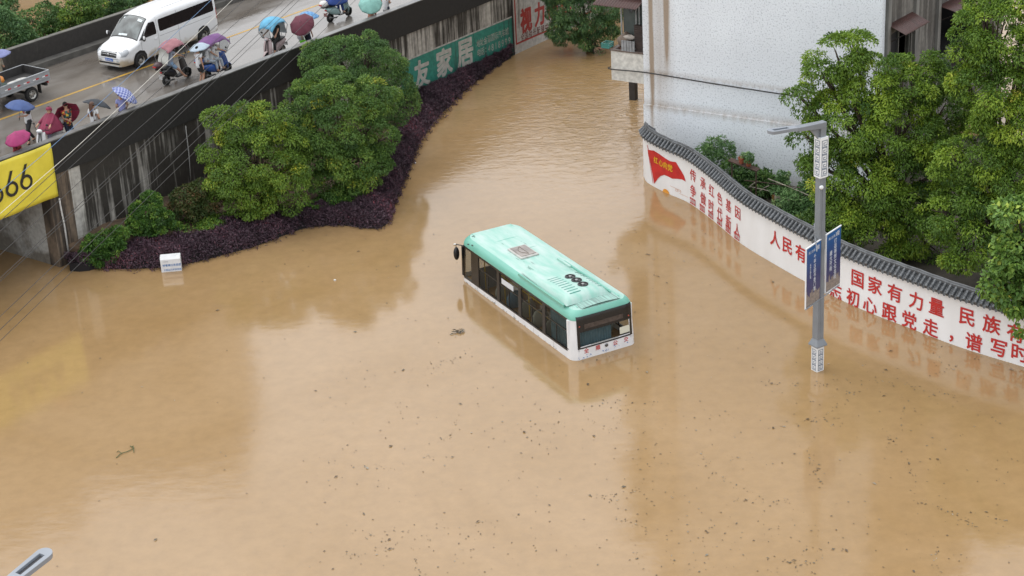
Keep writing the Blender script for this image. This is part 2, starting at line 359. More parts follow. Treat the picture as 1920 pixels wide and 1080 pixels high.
# overpass
ov = thing('overpass', 'long concrete overpass with black mould-stained parapet above the flood', 'overpass'); ov.matrix_world = MBR
q = MB(); q.box(S0, S1, 0, .26, ZB, ZT-.03); q.build('parapet', m_black, ov)
q = MB(); q.box(S0, S1, -.02, .28, ZT-.03, ZT+.01); q.build('parapet_coping', mat('wet_coping', (.17, .17, .165), .35, var=.5, vscale=1.2), ov)
q = MB(); q.box(S0, S1, W_FAR, W_FAR+.22, ZD-.6, ZT); p = q.build('parapet', m_far, ov); p['label'] = 'far parapet, dark and streaked'
q = MB(); q.box(S0, S1, W_FAR-.5, W_FAR, ZD-.2, ZD+.26); q.build('kerb', mat('kerb_concrete', (.115, .11, .10), .6, var=.5, vscale=2, bump=.2), ov)
q = MB(); q.box(S0, S1, W_FAR, W_FAR+.26, ZT, ZT+.03); q.build('parapet_coping', mat('far_coping', (.15, .145, .13), .5, var=.4), ov)
q = MB(); q.box(S_OPEN+1.62, S1, .07, .6, -2, ZB-.001); q.build('retaining_wall', m_wall, ov)
q = MB(); q.box(S_OPEN, S_OPEN+1.05, .05, .6, -2, ZB-.002); q.build('pier', m_brown, ov)
q = MB(); q.box(S_OPEN+1.05, S_OPEN+1.62, .06, .6, -2, ZB-.003); p = q.build('pier', conc_mat('pale_pier', (.42, .41, .38), (.16, .15, .13), .42, streak=(3, 1, .3)), ov)
q = MB(); q.box(S_OPEN+.02, S_OPEN+.5, .6, W_FAR+.2, -2, ZD-.52); q.build('abutment_wall', m_inner, ov)
q = MB(); q.box(S_OPEN-9, S_OPEN-8.5, .3, W_FAR+.2, -2, ZD-.52); q.build('abutment_wall', m_inner, ov)
q = MB(); q.box(S0, S_OPEN, .02, .5, 2.95, ZB); q.build('girder', m_brown, ov)
def drain(px0, py0, px1, py1, col, rr):
    a = hit(px0, py0, bw(0, .02, 0), Vb); b = hit(px1, py1, bw(0, .02, 0), Vb)
    inv = MBR.inverted(); a = inv @ a; b = inv @ b; mid = a.lerp(b, .5); mid.x += .03
    q = MB(); q.tube([a, a.lerp(b, .1), mid, b], rr); return q.build('drain_pipe', col, ov, smooth=True)
m_pipe = mat('white_pipe', (.62, .62, .60), .4, var=.3, vscale=5)
drain(111, 372, 129, 478, m_pipe, .035); drain(348, 236, 358, 338, mat('grey_pipe', (.35, .35, .34), .5), .022)
# ---- yellow banner on the parapet
bt = thing('banner', 'large yellow banner with black 666 hung over the overpass parapet', 'banner'); bt.matrix_world = MBR
inv = MBR.inverted()
b_r = (inv @ hit(94, 263, bw(0, -.06, 0), Vb)); b_rb = (inv @ hit(114, 365, bw(0, -.06, 0), Vb))
bx1 = b_r.x; bz1 = ZT-.04; bz0 = b_rb.z; bx0 = bx1-11
q = MB(); rng = random.Random(3); P = []
for i in range(90):
    t = i/89; x = bx0+(bx1-bx0)*t; row = []
    for j in range(14):
        k = j/13; z = bz0+(bz1-bz0)*k
        y = -.07-.022*math.sin(x*2.3+z*1.7)*math.sin(z*2+.6)-.012*math.sin(x*7+z*5)*(1-k)-.01*math.sin(x*4-z*6)
        row.append((x, y, z+.015*math.sin(x*2.7)*(1-k)))
    P.append(row)
q.grid(P); o = q.build('cloth', mat('yellow_vinyl', (.76, .64, .065), .4, var=.12, vscale=2), bt, smooth=True); sm = o.modifiers.new('thick', 'SOLIDIFY'); sm.thickness = .006; sm.offset = 1
q = MB()
for px, py in ((47.5, 332-0), (22, 342), (-8, 352)):
    pass
def six(cx, cz, hgt, y=-.108):
    """digit 6 outline: ring + slanted stem"""
    r = hgt*.30; wd = hgt*.115; c = Vector((cx, 0, cz-hgt*.5+r)); n = 28
    ro, ri = r, r-wd
    for k in range(n):
        a, b = 2*PI*k/n, 2*PI*(k+1)/n
        q.quad(*[(c.x+rr*math.cos(t), y, c.z+rr*math.sin(t)) for rr, t in ((ri, a), (ro, a), (ro, b), (ri, b))])
    a = R(165); x0 = c.x+r*math.cos(a); z0 = c.z+r*math.sin(a)
    tx, tz = cx+hgt*.12, cz+hgt*.5
    q.poly([(x0, y-.001, z0-.02), (x0+wd*1.05, y-.001, z0-.05), (tx+wd*.35, y-.001, tz), (tx-wd*.75, y-.001, tz)])
for px, py in ((48, 332), (21, 345), (-7, 358), (-36, 371)):
    c = inv @ hit(px, py, bw(0, -.1, 0), Vb); six(c.x, c.z, .98)
q.build('lettering', mat('banner_black', (.022, .02, .018), .5), bt)
# ---- murals painted on the retaining wall
mur = thing('wall_mural', 'faded green advertisement mural with big white characters on the overpass wall', 'mural'); mur.matrix_world = MBR
def onwall(px, py, v=.0): return inv @ hit(px, py, bw(0, .07, 0), Vb)
m_green = conc_mat('mural_green', (.028, .215, .165), (.022, .055, .045), .36, streak=(5, 1, .25), rough=.6)
zt_ = (onwall(757, 116).z+onwall(958, 34).z)/2
gx0 = onwall(752, 150).x; gx1 = onwall(962, 60).x
q = MB(); q.box(gx0, gx1, .062, .0701, 0.05, zt_); q.build('painted_panel', m_green, mur)
q = MB(); q.box(gx0, gx1, .058, .0622, zt_, zt_+.07); q.build('border', mat('mural_white', (.50, .49, .46), .7, var=.5, vscale=5), mur)
def wtext(q, txt, px, py, size, bold, sx=1.0, y=.056):
    c = onwall(px, py); put_text(q, txt, lambda a, b: (c.x+a, y, c.z+b), size, bold, sx)
q = MB()
wtext(q, '友', 791, 137, 1.35, .035, .85); wtext(q, '家', 833, 116, 1.4, .035, .9); wtext(q, '居', 872, 99, 1.45, .035, .9)
q.build('lettering', mat('mural_letter', (.50, .49, .45), .7, var=.55, vscale=4, vcol=(.2, .2, .18)), mur)
q = MB()
for i, ch in enumerate('地址金源国际汽车城'):
    wtext(q, ch, 896.5+i*6.7, 81-i*2.75, .40, .01, .75)
for i, ch in enumerate('电话:4818999'):
    wtext(q, ch, 898+i*6.3, 98.5-i*2.5, .40 if i < 2 else .48, .012, .8)
q.build('small_lettering', mat('mural_letter_small', (.42, .43, .39), .7, var=.5, vscale=5), mur)
mu2 = thing('wall_mural', 'white wall panel with red characters and thin red frame by the channel', 'mural'); mu2.matrix_world = MBR
rx0 = onwall(966, 60).x; rx1 = rx0+7.2; rz0 = onwall(968, 84).z; rz1 = rz0+2.55
q = MB(); q.box(rx0-.1, rx1+.2, .058, .0702, -.5, ZB-.02); q.build('painted_panel', conc_mat('mural_whitewash', (.46, .44, .41), (.13, .11, .09), .40, streak=(4, 1, .35)), mu2)
m_red = mat('mural_red', (.36, .022, .016), .6, var=.4, vscale=4, vcol=(.2, .06, .05))
q = MB()
for a in ((rx0, rx1, rz0, rz0+.09), (rx0, rx1, rz1-.09, rz1), (rx0, rx0+.09, rz0+.09, rz1-.09), (rx1-.09, rx1, rz0+.09, rz1-.09)): q.box(a[0], a[1], .052, .0581, a[2], a[3])
q.build('frame', m_red, mu2)
q = MB(); wtext(q, '视', 986, 37, 1.3, .04, .75, .05); wtext(q, '力', 1011, 26, 1.25, .035, .75, .05); wtext(q, '眼', 1036, 15, 1.3, .04, .75, .05); wtext(q, '镜', 1060, 5, 1.3, .04, .75, .05)
q.build('lettering', m_red, mu2)
q = MB()
for i, ch in enumerate('全国验光配镜中心'): wtext(q, ch, 979+i*7.6, 69.5-i*3.1, .42, .012, .75, .05)
q.build('small_lettering', mat('mural_dark', (.16, .05, .04), .7), mu2)
q = MB(); s_ = onwall(962.5, 80).x; q.box(s_-.05, s_+.05, .03, .0699, -.5, ZB-.02); q.build('joint', mat('joint_dark', (.03, .028, .025), .9), ov)
# ---- planted bank at the foot of the overpass
HEDGE_OUT = [(120, 491), (160, 497), (205, 505), (300, 503), (360, 494), (430, 476), (480, 463), (540, 440), (580, 427), (640, 423), (718, 428), (742, 380), (760, 335), (778, 290), (800, 248), (840, 203), (890, 155), (962, 104)]
HEDGE_IN = [(128, 486), (165, 485), (222, 462), (270, 446), (330, 440), (385, 432), (432, 402), (500, 392), (560, 388), (640, 376), (692, 356), (712, 318), (722, 280), (738, 240), (752, 196), (775, 172), (815, 151), (850, 136), (880, 123), (958, 97)]
ho = resample(catmull([at(x, y, 0) for x, y in HEDGE_OUT], 6), 90)
hi = resample(catmull([at(x, y, .5) if i < 14 else hit(x, y, bw(0, -.08, 0), Vb) for i, (x, y) in enumerate(HEDGE_IN)], 6), 90)
q = MB(); P = []
for i_, (a, b) in enumerate(zip(ho, hi)):
    sv = inv @ a; s = sv.x; v = min(sv.y, .0)
    row = []
    for k in range(9):
        t = k/8; p = a.lerp(bw(s, .08, 0), t)
        z = -.35+.45*min(1, t*3)+(.75 if i_ < 62 else .25)*t+.08*math.sin(s*2.1+t*5)
        if t < .02: p = a+(a-bw(s, .08, 0)).normalized()*.02 if (a-bw(s, .08, 0)).length > .1 else a
        row.append(Vector((p.x, p.y, z)))
    P.append(row)
q.grid(P); struct(q.build('embankment', mat('bare_soil', (.115, .075, .045), .9, var=.5, vscale=2.0, bump=.6, bscale=12), smooth=True))
# ---- slogan wall with tiled cap: arclength s along its water line
WB = [(1207, 331), (1215, 343), (1248, 361), (1291, 380), (1333, 410), (1390, 457), (1450, 494), (1510, 528), (1580, 564), (1640, 590), (1700, 613), (1800, 651), (1920, 688)]
wl = catmull([at(x, y, 0) for x, y in WB], 10)
e = (wl[-1]-wl[-12]).normalized(); wl = wl+[wl[-1]+e*k*.5+Vector((.02*k*k, .03*k*k, 0)) for k in range(1, 9)]
wl = resample(wl, 260)
_sl = [0.0]
for a, b in zip(wl, wl[1:]): _sl.append(_sl[-1]+(b-a).length)
WLEN = _sl[-1]
def wpt(s, off=0.0, z=0.0):
    s = min(max(s, 0), WLEN-1e-4); k = min(int(s/WLEN*259), 258)
    while k > 0 and _sl[k] > s: k -= 1
    while k < 257 and _sl[k+1] < s: k += 1
    t = (s-_sl[k])/(_sl[k+1]-_sl[k]); p = wl[k].lerp(wl[k+1], t)
    i0, i1 = max(0, k-4), min(259, k+5); d = (wl[i1]-wl[i0]).normalized(); n = Vector((d.y, -d.x, 0))   # towards the water
    return Vector((p.x, p.y, z))+n*off
WH = 0.0
for px, py, qx, qy in ((1207, 331, 1206, 262), (1800, 650, 1801, 560)):
    b = at(px, py, 0); z = 0
    while proj(b+Vector((0, 0, z)))[1] > qy: z += .01
    WH += z/2
def wall_sz(px, py):
    best = None
    for i in range(0, 521):
        s = WLEN*i/520; p = wpt(s)
        lo, hi_ = 0, 3.0
        for _ in range(14):
            m_ = (lo+hi_)/2
            if proj(p+Vector((0, 0, m_)))[1] > py: lo = m_
            else: hi_ = m_
        d = abs(proj(p+Vector((0, 0, lo)))[0]-px)
        if best is None or d < best[0]: best = (d, s, lo)
    return best[1], best[2]
sw = thing('slogan_wall', 'long curving white wall with red slogan characters and grey tiled cap', 'wall', wpt(0))
Ws = Matrix.Translation(-wpt(0))
def wloc(s, off, z): return wpt(s, off, z)-wpt(0)
def capl(s, off, z): return wloc(s, off, z+.09+.19*max(0, 1-s/9.0))
q = MB(); NS = 200; ring = []
P = [[(capl if z == WH else wloc)(WLEN*i/NS, o, z) for (o, z) in ((0, -1.5), (0, WH*.5), (0, WH), (-.26, WH), (-.26, -1.5))] for i in range(NS+1)]
q.grid(P); q.poly(P[0][::-1]); q.poly(P[-1]); q.build('wall_face', mat('white_wall_paint', (.78, .785, .795), .55, var=.16, vscale=1.1, vcol=(.45, .42, .38), stretch=(1.5, 1.5, .6), detail=7), sw)
# tile cap
m_tile = mat('grey_roof_tile', (.125, .135, .145), .45, var=.55, vscale=6, bump=.3, bscale=25)
m_tile_d = mat('dark_tile_bed', (.05, .054, .058), .6, var=.5, vscale=8)
q = MB()
P = [[capl(WLEN*i/NS, o, z) for (o, z) in ((.13, WH-.02), (.13, WH+.035), (-.13, WH+.29), (-.46, WH+.035), (-.46, WH-.02), (.13, WH-.02))] for i in range(NS+1)]
q.grid(P); q.poly(P[0][:5]); q.poly(P[-1][:5][::-1]); q.build('tile_bed', m_tile_d, sw)
q = MB(); rng = random.Random(8); n = int(WLEN/.215)
for i in range(n):
    s = (i+.5)*.215
    for sg, (o1, o0) in ((1, (.165, -.10)), (-1, (-.495, -.16))):
        j = rng.uniform(-.012, .012); lift = rng.uniform(0, .02)
        # three lapped half-round tiles per course
        for k in range(3):
            t0, t1 = k/3, (k+1)/3+.04
            a = capl(s+j, o1+(o0-o1)*t0, WH+.055+.255*t0+lift*(k == 0)); b = capl(s+j*.5, o1+(o0-o1)*t1, WH+.055+.255*t1-.004)
            q.tube([a, b], [.062, .050], 7)
    # drip tile between
    s2 = s+.1075
    c = [capl(s2-.085, .145, WH+.045), capl(s2+.085, .145, WH+.045), capl(s2+.05, .155, WH-.02), capl(s2, .16, WH-.06), capl(s2-.05, .155, WH-.02)]
    q.poly(c)
    for k in range(4):
        t0, t1 = k/4, (k+1)/4+.02
        y0, y1 = .13-.26*t0, .13-.26*t1
        za, zb = WH+.052+.245*t0, WH+.05+.245*t1-.008
        q.add([capl(s2-.07, y0, za), capl(s2, y0, za-.014), capl(s2+.07, y0, za), capl(s2+.07, y1, zb), capl(s2, y1, zb-.014), capl(s2-.07, y1, zb)], [(0, 1, 4, 5), (1, 2, 3, 4)])
q.build('roof_tiles', m_tile, sw, auto=50)
q = MB()
prof = [(-.20, WH+.27), (-.21, WH+.36), (-.17, WH+.375), (-.155, WH+.42), (-.13, WH+.435), (-.105, WH+.42), (-.09, WH+.375), (-.05, WH+.36), (-.06, WH+.27)]
P = [[capl(WLEN*i/NS, o, z+.006*math.sin(i*.9)) for (o, z) in prof] for i in range(NS+1)]
q.grid(P); q.poly(P[0]); q.poly(P[-1][::-1]); q.build('ridge', mat('ridge_tile', (.115, .122, .13), .45, var=.5, vscale=3), sw, auto=35)
# lettering painted on it
m_lred = mat('slogan_red', (.52, .030, .028), .5, var=.15, vscale=5)
def chars(q, lst, size, bold=.03, off=.018, sx=1.0):
    for ch, px, py in lst:
        s, z = wall_sz(px, py); put_text(q, ch, lambda a, b, s=s, z=z: wloc(s+a, off, z+b), size, bold, sx)
def z6(l): return [(c, 1180+x*.21296, 240+y*.21296) for c, x, y in l]
def z7(l): return [(c, 1440+x*.27778, 400+y*.27778) for c, x, y in l]
q = MB()
chars(q, z6([('传', 565, 418), ('承', 652, 490), ('红', 725, 550), ('色', 800, 620), ('基', 875, 682), ('因', 955, 748), ('争', 565, 555), ('做', 652, 622), ('时', 722, 685), ('代', 798, 752), ('新', 873, 825), ('人', 953, 895)]), .53, .012, sx=.95)
q.build('slogan_lettering', m_lred, sw)
q = MB()
chars(q, z7([('人', 48, 172), ('民', 130, 220), ('有', 222, 270), ('信', 305, 318), ('仰', 442, 385), ('国', 603, 443), ('家', 723, 487), ('有', 855, 537), ('力', 997, 590), ('量', 1138, 632), ('民', 1345, 700), ('族', 1512, 750), ('有', 1672, 808),
             ('不', 380, 468), ('忘', 462, 525), ('初', 572, 570), ('心', 688, 622), ('跟', 820, 668), ('党', 958, 720), ('走', 1100, 770), ('，', 1240, 845), ('谱', 1392, 868), ('写', 1556, 910), ('时', 1700, 942)]), .66, .021)
q.build('slogan_lettering', m_lred, sw)
q = MB(); q2 = MB(); vals = ['富强民', '主文明', '和谐自', '由平等', '公正法', '治爱国']
for tx, (c, px, py) in zip(vals, z6([('x', 562, 660), ('x', 645, 714), ('x', 720, 792), ('x', 797, 853), ('x', 872, 926), ('x', 948, 986)])):
    s, z = wall_sz(px, py); z = max(z, .17); hw, hh = .235, .13
    q.box(0, 0, 0, 0, 0, 0) if False else None
    for a in range(3):
        cx = s-hw+hw*2*(a+.5)/3
        q.add([wloc(cx-hw/3+.012, .012, z-hh), wloc(cx+hw/3-.012, .012, z-hh), wloc(cx+hw/3-.012, .012, z+hh), wloc(cx-hw/3+.012, .012, z+hh)], [(0, 1, 2, 3)])
        put_text(q2, tx[a], lambda u, v, cx=cx, z=z: wloc(cx+u, .018, z+v), .15, .02)
q.build('slogan_box', m_lred, sw); q2.build('box_lettering', mat('slogan_white', (.7, .7, .7), .5), sw)
# painted flag
FL = [(163, 190), (215, 198), (262, 225), (310, 262), (360, 292), (415, 300), (432, 340), (465, 385), (485, 425), (500, 472), (462, 452), (420, 447), (380, 445), (345, 425), (310, 412), (275, 422), (250, 445), (226, 488), (205, 400), (185, 300)]
q = MB(); pts = [wall_sz(1180+x*.21296, 240+y*.21296) for x, y in FL]
import mathutils
def strip_fill(q, poly, off, n=70):
    s0 = min(p[0] for p in poly); s1 = max(p[0] for p in poly); cols = []
    for k in range(n+1):
        x = s0+(s1-s0)*min(max(k/n, .002), .998); zs_ = []
        for (a, b), (c, d) in zip(poly, poly[1:]+poly[:1]):
            if (a-x)*(c-x) < 0: zs_.append(b+(d-b)*(x-a)/(c-a))
        cols.append((x, min(zs_), max(zs_)))
    q.grid([[wloc(x, off, lo+(hi_-lo)*j/4) for j in range(5)] for x, lo, hi_ in cols])
strip_fill(q, pts, .012); q.build('painted_flag', mat('flag_red', (.55, .022, .022), .5, var=.25, vscale=3), sw)
q = MB()
for a, b, wd in (((160, 150), (222, 488), .022), ((166, 215), (210, 485), .016)):
    p0 = wall_sz(1180+a[0]*.21296, 240+a[1]*.21296); p1 = wall_sz(1180+b[0]*.21296, 240+b[1]*.21296)
    q.add([wloc(p0[0]-wd, .016, p0[1]), wloc(p0[0]+wd, .016, p0[1]), wloc(p1[0]+wd, .016, p1[1]), wloc(p1[0]-wd, .016, p1[1])], [(0, 1, 2, 3)])
q.build('flag_pole', m_lred, sw)
q = MB(); chars(q, z6([('红', 238, 282), ('心', 279, 308), ('向', 322, 328), ('党', 362, 350)]), .30, .03, .024); q.build('flag_lettering', mat('flag_yellow', (.70, .40, .02), .5), sw)
q = MB(); chars(q, z6([('《', 408, 546), ('之', 424, 550), ('一', 440, 556), ('》', 456, 560)]), .13, .01, .006)
for a, b in (((360, 508), (450, 552)), ((440, 575), (520, 612))):
    p0 = wall_sz(1180+a[0]*.21296, 240+a[1]*.21296); p1 = wall_sz(1180+b[0]*.21296, 240+b[1]*.21296)
    q.add([wloc(p0[0], .006, p0[1]), wloc(p1[0], .006, p1[1]), wloc(p1[0], .006, p1[1]+.012), wloc(p0[0], .006, p0[1]+.012)], [(0, 1, 2, 3)])
q.build('caption', mat('caption_ochre', (.55, .25, .12), .5), sw)
s, z = wall_sz(1180+325*.213, 240+562*.213); q = MB(); q.poly([wloc(s+.22*math.cos(a), .014, .0+.16*math.sin(a)) for a in [PI*k/12 for k in range(13)]]); q.build('painted_sun', mat('sun_orange', (.75, .32, .04), .5), sw)
# ---- yard behind the wall
q = MB(); yp = [wpt(WLEN*i/40, -.25, .12) for i in range(41)]; yq = [Vector((p.x+14*(.35+i/60), p.y+10+i*.18, .12)) for i, p in enumerate(yp)]
q.grid([[a, a.lerp(b, .5), b] for a, b in zip(yp, yq)]); struct(q.build('yard_ground', mat('yard_soil', (.06, .05, .035), .95, var=.5, vscale=1.5, bump=.5, bscale=8)))
# ---- white apartment building; local x along the facade, y away, z up
B0 = at(1211, 312, 0); BA = R(-32.5); MBL = Matrix.Translation(B0) @ Matrix.Rotation(BA, 4, 'Z'); iB = MBL.inverted()
dB = MBL.to_3x3() @ Vector((1, 0, 0)); nB = MBL.to_3x3() @ Vector((0, -1, 0))
def fac(px, py, y=0.0): return iB @ hit(px, py, MBL @ Vector((0, y, 0)), nB)
def sidep(px, py, x): return iB @ hit(px, py, MBL @ Vector((x, 0, 0)), dB)
BW = fac(1653, 92).x; BH = 25.0; BD = 15.0
bl = thing('apartment_building', 'white roughcast apartment block with rust streaks and balcony over the water', 'building', B0, BA)
def facade_material():
    m = bpy.data.materials.new('white_roughcast'); m.use_nodes = True; N = m.node_tree; L = N.links; b = N.nodes['Principled BSDF']; b.inputs['Roughness'].default_value = .85
    tc = N.nodes.new('ShaderNodeTexCoord')
    v = N.nodes.new('ShaderNodeTexNoise'); v.inputs['Scale'].default_value = 15; v.inputs['Detail'].default_value = 2.5; v.inputs['Roughness'].default_value = .6; L.new(tc.outputs['Object'], v.inputs['Vector'])
    rp = N.nodes.new('ShaderNodeValToRGB'); e = rp.color_ramp.elements; e[0].position = .36; e[0].color = (.70, .71, .72, 1); e[1].position = .46; e[1].color = (1, 1, 1, 1); L.new(v.outputs['Fac'], rp.inputs[0])
    n = N.nodes.new('ShaderNodeTexNoise'); n.inputs['Scale'].default_value = .5; n.inputs['Detail'].default_value = 6; L.new(tc.outputs['Object'], n.inputs['Vector'])
    r2 = N.nodes.new('ShaderNodeValToRGB'); e = r2.color_ramp.elements; e[0].position = .3; e[0].color = (.76, .80, .84, 1); e[1].position = .75; e[1].color = (.68, .715, .755, 1); L.new(n.outputs['Fac'], r2.inputs[0])
    mx = N.nodes.new('ShaderNodeMix'); mx.data_type = 'RGBA'; mx.blend_type = 'MULTIPLY'; mx.inputs[0].default_value = 1; L.new(r2.outputs[0], mx.inputs[6]); L.new(rp.outputs[0], mx.inputs[7])
    # rust runs near the left corner and dirt under the joints
    sx = N.nodes.new('ShaderNodeSeparateXYZ'); L.new(tc.outputs['Object'], sx.inputs[0])
    mp = N.nodes.new('ShaderNodeMapping'); mp.inputs['Scale'].default_value = (3, 1, .35); L.new(tc.outputs['Object'], mp.inputs[0])
    nz = N.nodes.new('ShaderNodeTexNoise'); nz.inputs['Scale'].default_value = 1.5; nz.inputs['Detail'].default_value = 6; L.new(mp.outputs[0], nz.inputs['Vector'])
    def M(op, a, c, clamp=False):
        x = N.nodes.new('ShaderNodeMath'); x.operation = op; x.use_clamp = clamp
        for i, s_ in enumerate((a, c)):
            if isinstance(s_, (int, float)): x.inputs[i].default_value = s_
            else: L.new(s_, x.inputs[i])
        return x.outputs[0]
    def band(x0, wd, amt, z0, z1):
        g = M('SUBTRACT', 1, M('DIVIDE', M('ABSOLUTE', M('SUBTRACT', sx.outputs[0], x0), 0), wd), True)
        mr = N.nodes.new('ShaderNodeMapRange'); mr.inputs[1].default_value = z0; mr.inputs[2].default_value = z1; mr.inputs[3].default_value = 0; mr.inputs[4].default_value = 1; L.new(sx.outputs[2], mr.inputs[0])
        return M('MULTIPLY', M('MULTIPLY', g, amt), M('MULTIPLY', mr.outputs[0], M('ADD', nz.outputs['Fac'], .25)))
    xa = fac(1222, 120).x; xb = fac(1250, 60).x; zc = fac(1260, 140).z; zl = fac(1240, 200).z
    tot = M('ADD', band(xa, .13, 1.6, .8, 3.5), band(xb, .17, 1.5, zc-.2, zc+1.6))
    tot = M('ADD', tot, band(xa+.35, .8, .55, 1.5, 4))
    def hband(z0, dn, upw, amt):
        g = M('SUBTRACT', 1, M('DIVIDE', M('ABSOLUTE', M('SUBTRACT', M('ADD', sx.outputs[2], M('MULTIPLY', nz.outputs['Fac'], .25)), z0+.12), 0), upw), True)
        return M('MULTIPLY', g, M('MULTIPLY', amt, M('ADD', nz.outputs['Fac'], -.05)))
    tot = M('ADD', tot, hband(zl+.06, 0, .30, .85)); tot = M('ADD', tot, hband(zc, 0, .18, .6)); tot = M('ADD', tot, hband(.2, 0, .5, .7))
    tot = M('MINIMUM', tot, .85)
    m2 = N.nodes.new('ShaderNodeMix'); m2.data_type = 'RGBA'; L.new(tot, m2.inputs[0]); L.new(mx.outputs[2], m2.inputs[6]); m2.inputs[7].default_value = (.25, .165, .085, 1); L.new(m2.outputs[2], b.inputs['Base Color'])
    bp = N.nodes.new('ShaderNodeBump'); bp.inputs['Strength'].default_value = .5; bp.inputs['Distance'].default_value = .03; L.new(v.outputs['Fac'], bp.inputs['Height']); L.new(bp.outputs[0], b.inputs['Normal'])
    return m
m_fac = facade_material()
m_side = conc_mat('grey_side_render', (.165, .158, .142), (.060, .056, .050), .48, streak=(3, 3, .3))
zl = fac(1240, 199).z; zl2 = fac(1430, 224).z; zc = (fac(1260, 143).z+fac(1500, 181).z)/2
q = MB(); q.box(0, BW, 0, .3, zl, BH); q.build('wall', m_fac, bl)
q = MB(); q.box(-.01, BW+.01, -.07, .3, -1.5, zl-.001); q.build('wall', m_fac, bl)
q = MB(); q.box(0, .25, .3, BD, -1.5, BH-.002); q.box(.25, BW-.25, BD-.3, BD, -1.5, BH-.004); q.build('wall', m_side, bl)
q = MB(); q.box(-.1, BW+.2, -.1, BD+.1, BH, BH+.3); q.build('roof', m_grey, bl)
# right-hand side wall with openings (strips between them)
AW = []
for tri_ in (((1665, 47), (1711, 22), (1698, 66)), ((1760, 11), (1812, -16), (1800, 26))):
    i0 = sidep(*tri_[0], BW); i1 = sidep(*tri_[1], BW); o0 = fac(tri_[2][0], tri_[2][1], i0.y)
    AW.append((i0, i1, o0))
y0w, y1w = AW[0][0].y+.1, AW[0][1].y-.05; ztw = AW[0][2].z-.15
y0d, y1d = AW[1][0].y+.25, AW[1][0].y+5.0; ztd = AW[1][2].z+.1
q = MB(); x0, x1 = BW-.25, BW
q.box(x0, x1, .3, y0w, -1.5, BH-.002); q.box(x0, x1, y1w, y0d, -1.5, BH-.002); q.box(x0, x1, y1d, BD, -1.5, BH-.002)
q.box(x0, x1, y0w, y1w, ztw, BH-.002); q.box(x0, x1, y0w, y1w, -1.5, ztw-1.5); q.box(x0, x1, y0d, y1d, ztd, BH-.002); q.box(x0, x1, y0d, y1d, -1.5, ztd-2.6)
q.build('wall', m_side, bl)
q = MB()
for yy in (.32, y1w+.15, y0d-.55, y1d+.1): q.box(BW, BW+.12, yy, yy+.34, -1.5, BH-.01)
q.build('pilaster', mat('pilaster_render', (.20, .195, .18), .85, var=.5, vscale=1.3, stretch=(2, 2, .4), bump=.2), bl)
m_dark = mat('dark_interior', (.012, .012, .013), .7)
wn = MB(); wn.box(BW-.9, BW-.5, y0w, y1w, ztw-1.5, ztw); w1 = wn.build('window', m_dark, bl)
q = MB(); q.box(BW-.12, BW-.07, y0w, y1w, ztw-.08, ztw)
for yy in (y0w, (y0w+y1w)/2, y1w-.06): q.box(BW-.12, BW-.06, yy, yy+.06, ztw-1.5, ztw)
q.build('frame', mat('window_frame_grey', (.12, .12, .11), .6), w1)
q = MB(); q.box(BW-2.2, BW-1.9, y0d, y1d, ztd-2.7, ztd); q.box(BW-2.2, BW-.25, y0d-.1, y0d, ztd-2.7, ztd); q.box(BW-2.2, BW-.25, y1d, y1d+.1, ztd-2.7, ztd); q.box(BW-2.2, BW-.25, y0d, y1d, ztd-2.7, ztd-2.6); q.box(BW-2.2, BW-.25, y0d, y1d, ztd, ztd+.1)
lg = q.build('loggia', m_dark, bl)
q = MB(); q.box(BW-.1, BW+.75, y0d, y1d, ztd-2.62, ztd-2.45)
for k in range(26): yy = y0d+.02+(y1d-y0d-.06)*k/25; q.box(BW+.70, BW+.725, yy, yy+.025, ztd-2.45, ztd-1.5)
q.box(BW+.69, BW+.74, y0d, y1d, ztd-1.5, ztd-1.45); q.build('railing', mat('rusty_dark_rail', (.035, .028, .025), .7), lg)
rng = random.Random(5); q = MB()
for k in range(14):
    yy = rng.uniform(y0d+.1, y1d-.3); xx = rng.uniform(BW-.0, BW+.5); hh = rng.uniform(.15, .5); ww = rng.uniform(.08, .22)
    q.lathe([(ww*.7, ztd-2.45), (ww, ztd-2.45+hh*.7), (ww*.9, ztd-2.45+hh)], 10, Matrix.Translation((xx, yy, 0)), True)
q.build('clutter', mat('balcony_clutter', (.10, .085, .08), .7, var=.9, vscale=2, vcol=(.2, .22, .25)), lg)
m_awn = mat('maroon_corrugated', (.105, .052, .046), .45, var=.5, vscale=2.5, vcol=(.05, .035, .03))
def awning(i0, i1, o0, name='awning', n=26, axis='x', parent=bl):
    """corrugated sheet from inner edge i0-i1 to the outer edge through o0"""
    d = Vector(o0)-Vector(i0); q = MB(); P = []
    L_ = (Vector(i1)-Vector(i0)); nn = n*6
    for k in range(nn+1):
        t = k/nn; a = Vector(i0)+L_*t; z = .022*math.sin(2*PI*t*n)
        P.append([a+d*u+Vector((0, 0, z)) for u in (0, .5, 1.0)])
    q.grid(P); o = q.build(name, m_awn, parent, smooth=True); s_ = o.modifiers.new('sheet', 'SOLIDIFY'); s_.thickness = .012
    return o
awning(*AW[0]); awning(*AW[1])
q = MB()
for i0, i1, o0 in AW:
    for t in (.06, .94):
        a = i0.lerp(i1, t); b = a+(o0-i0)*.92; q.tube([b-Vector((0, 0, .02)), Vector((a.x, a.y, b.z-.45))], .02, 6)
q.build('bracket', mat('rusty_dark_rail', (.035, .028, .025), .7), bl)
q = MB(); a = sidep(1714, 0, BW); q.box(BW, BW+.08, a.y-.05, a.y+.35, AW[0][0].z+.35, AW[0][0].z+2.5); q.build('window', mat('pale_window', (.35, .38, .42), .25), bl)
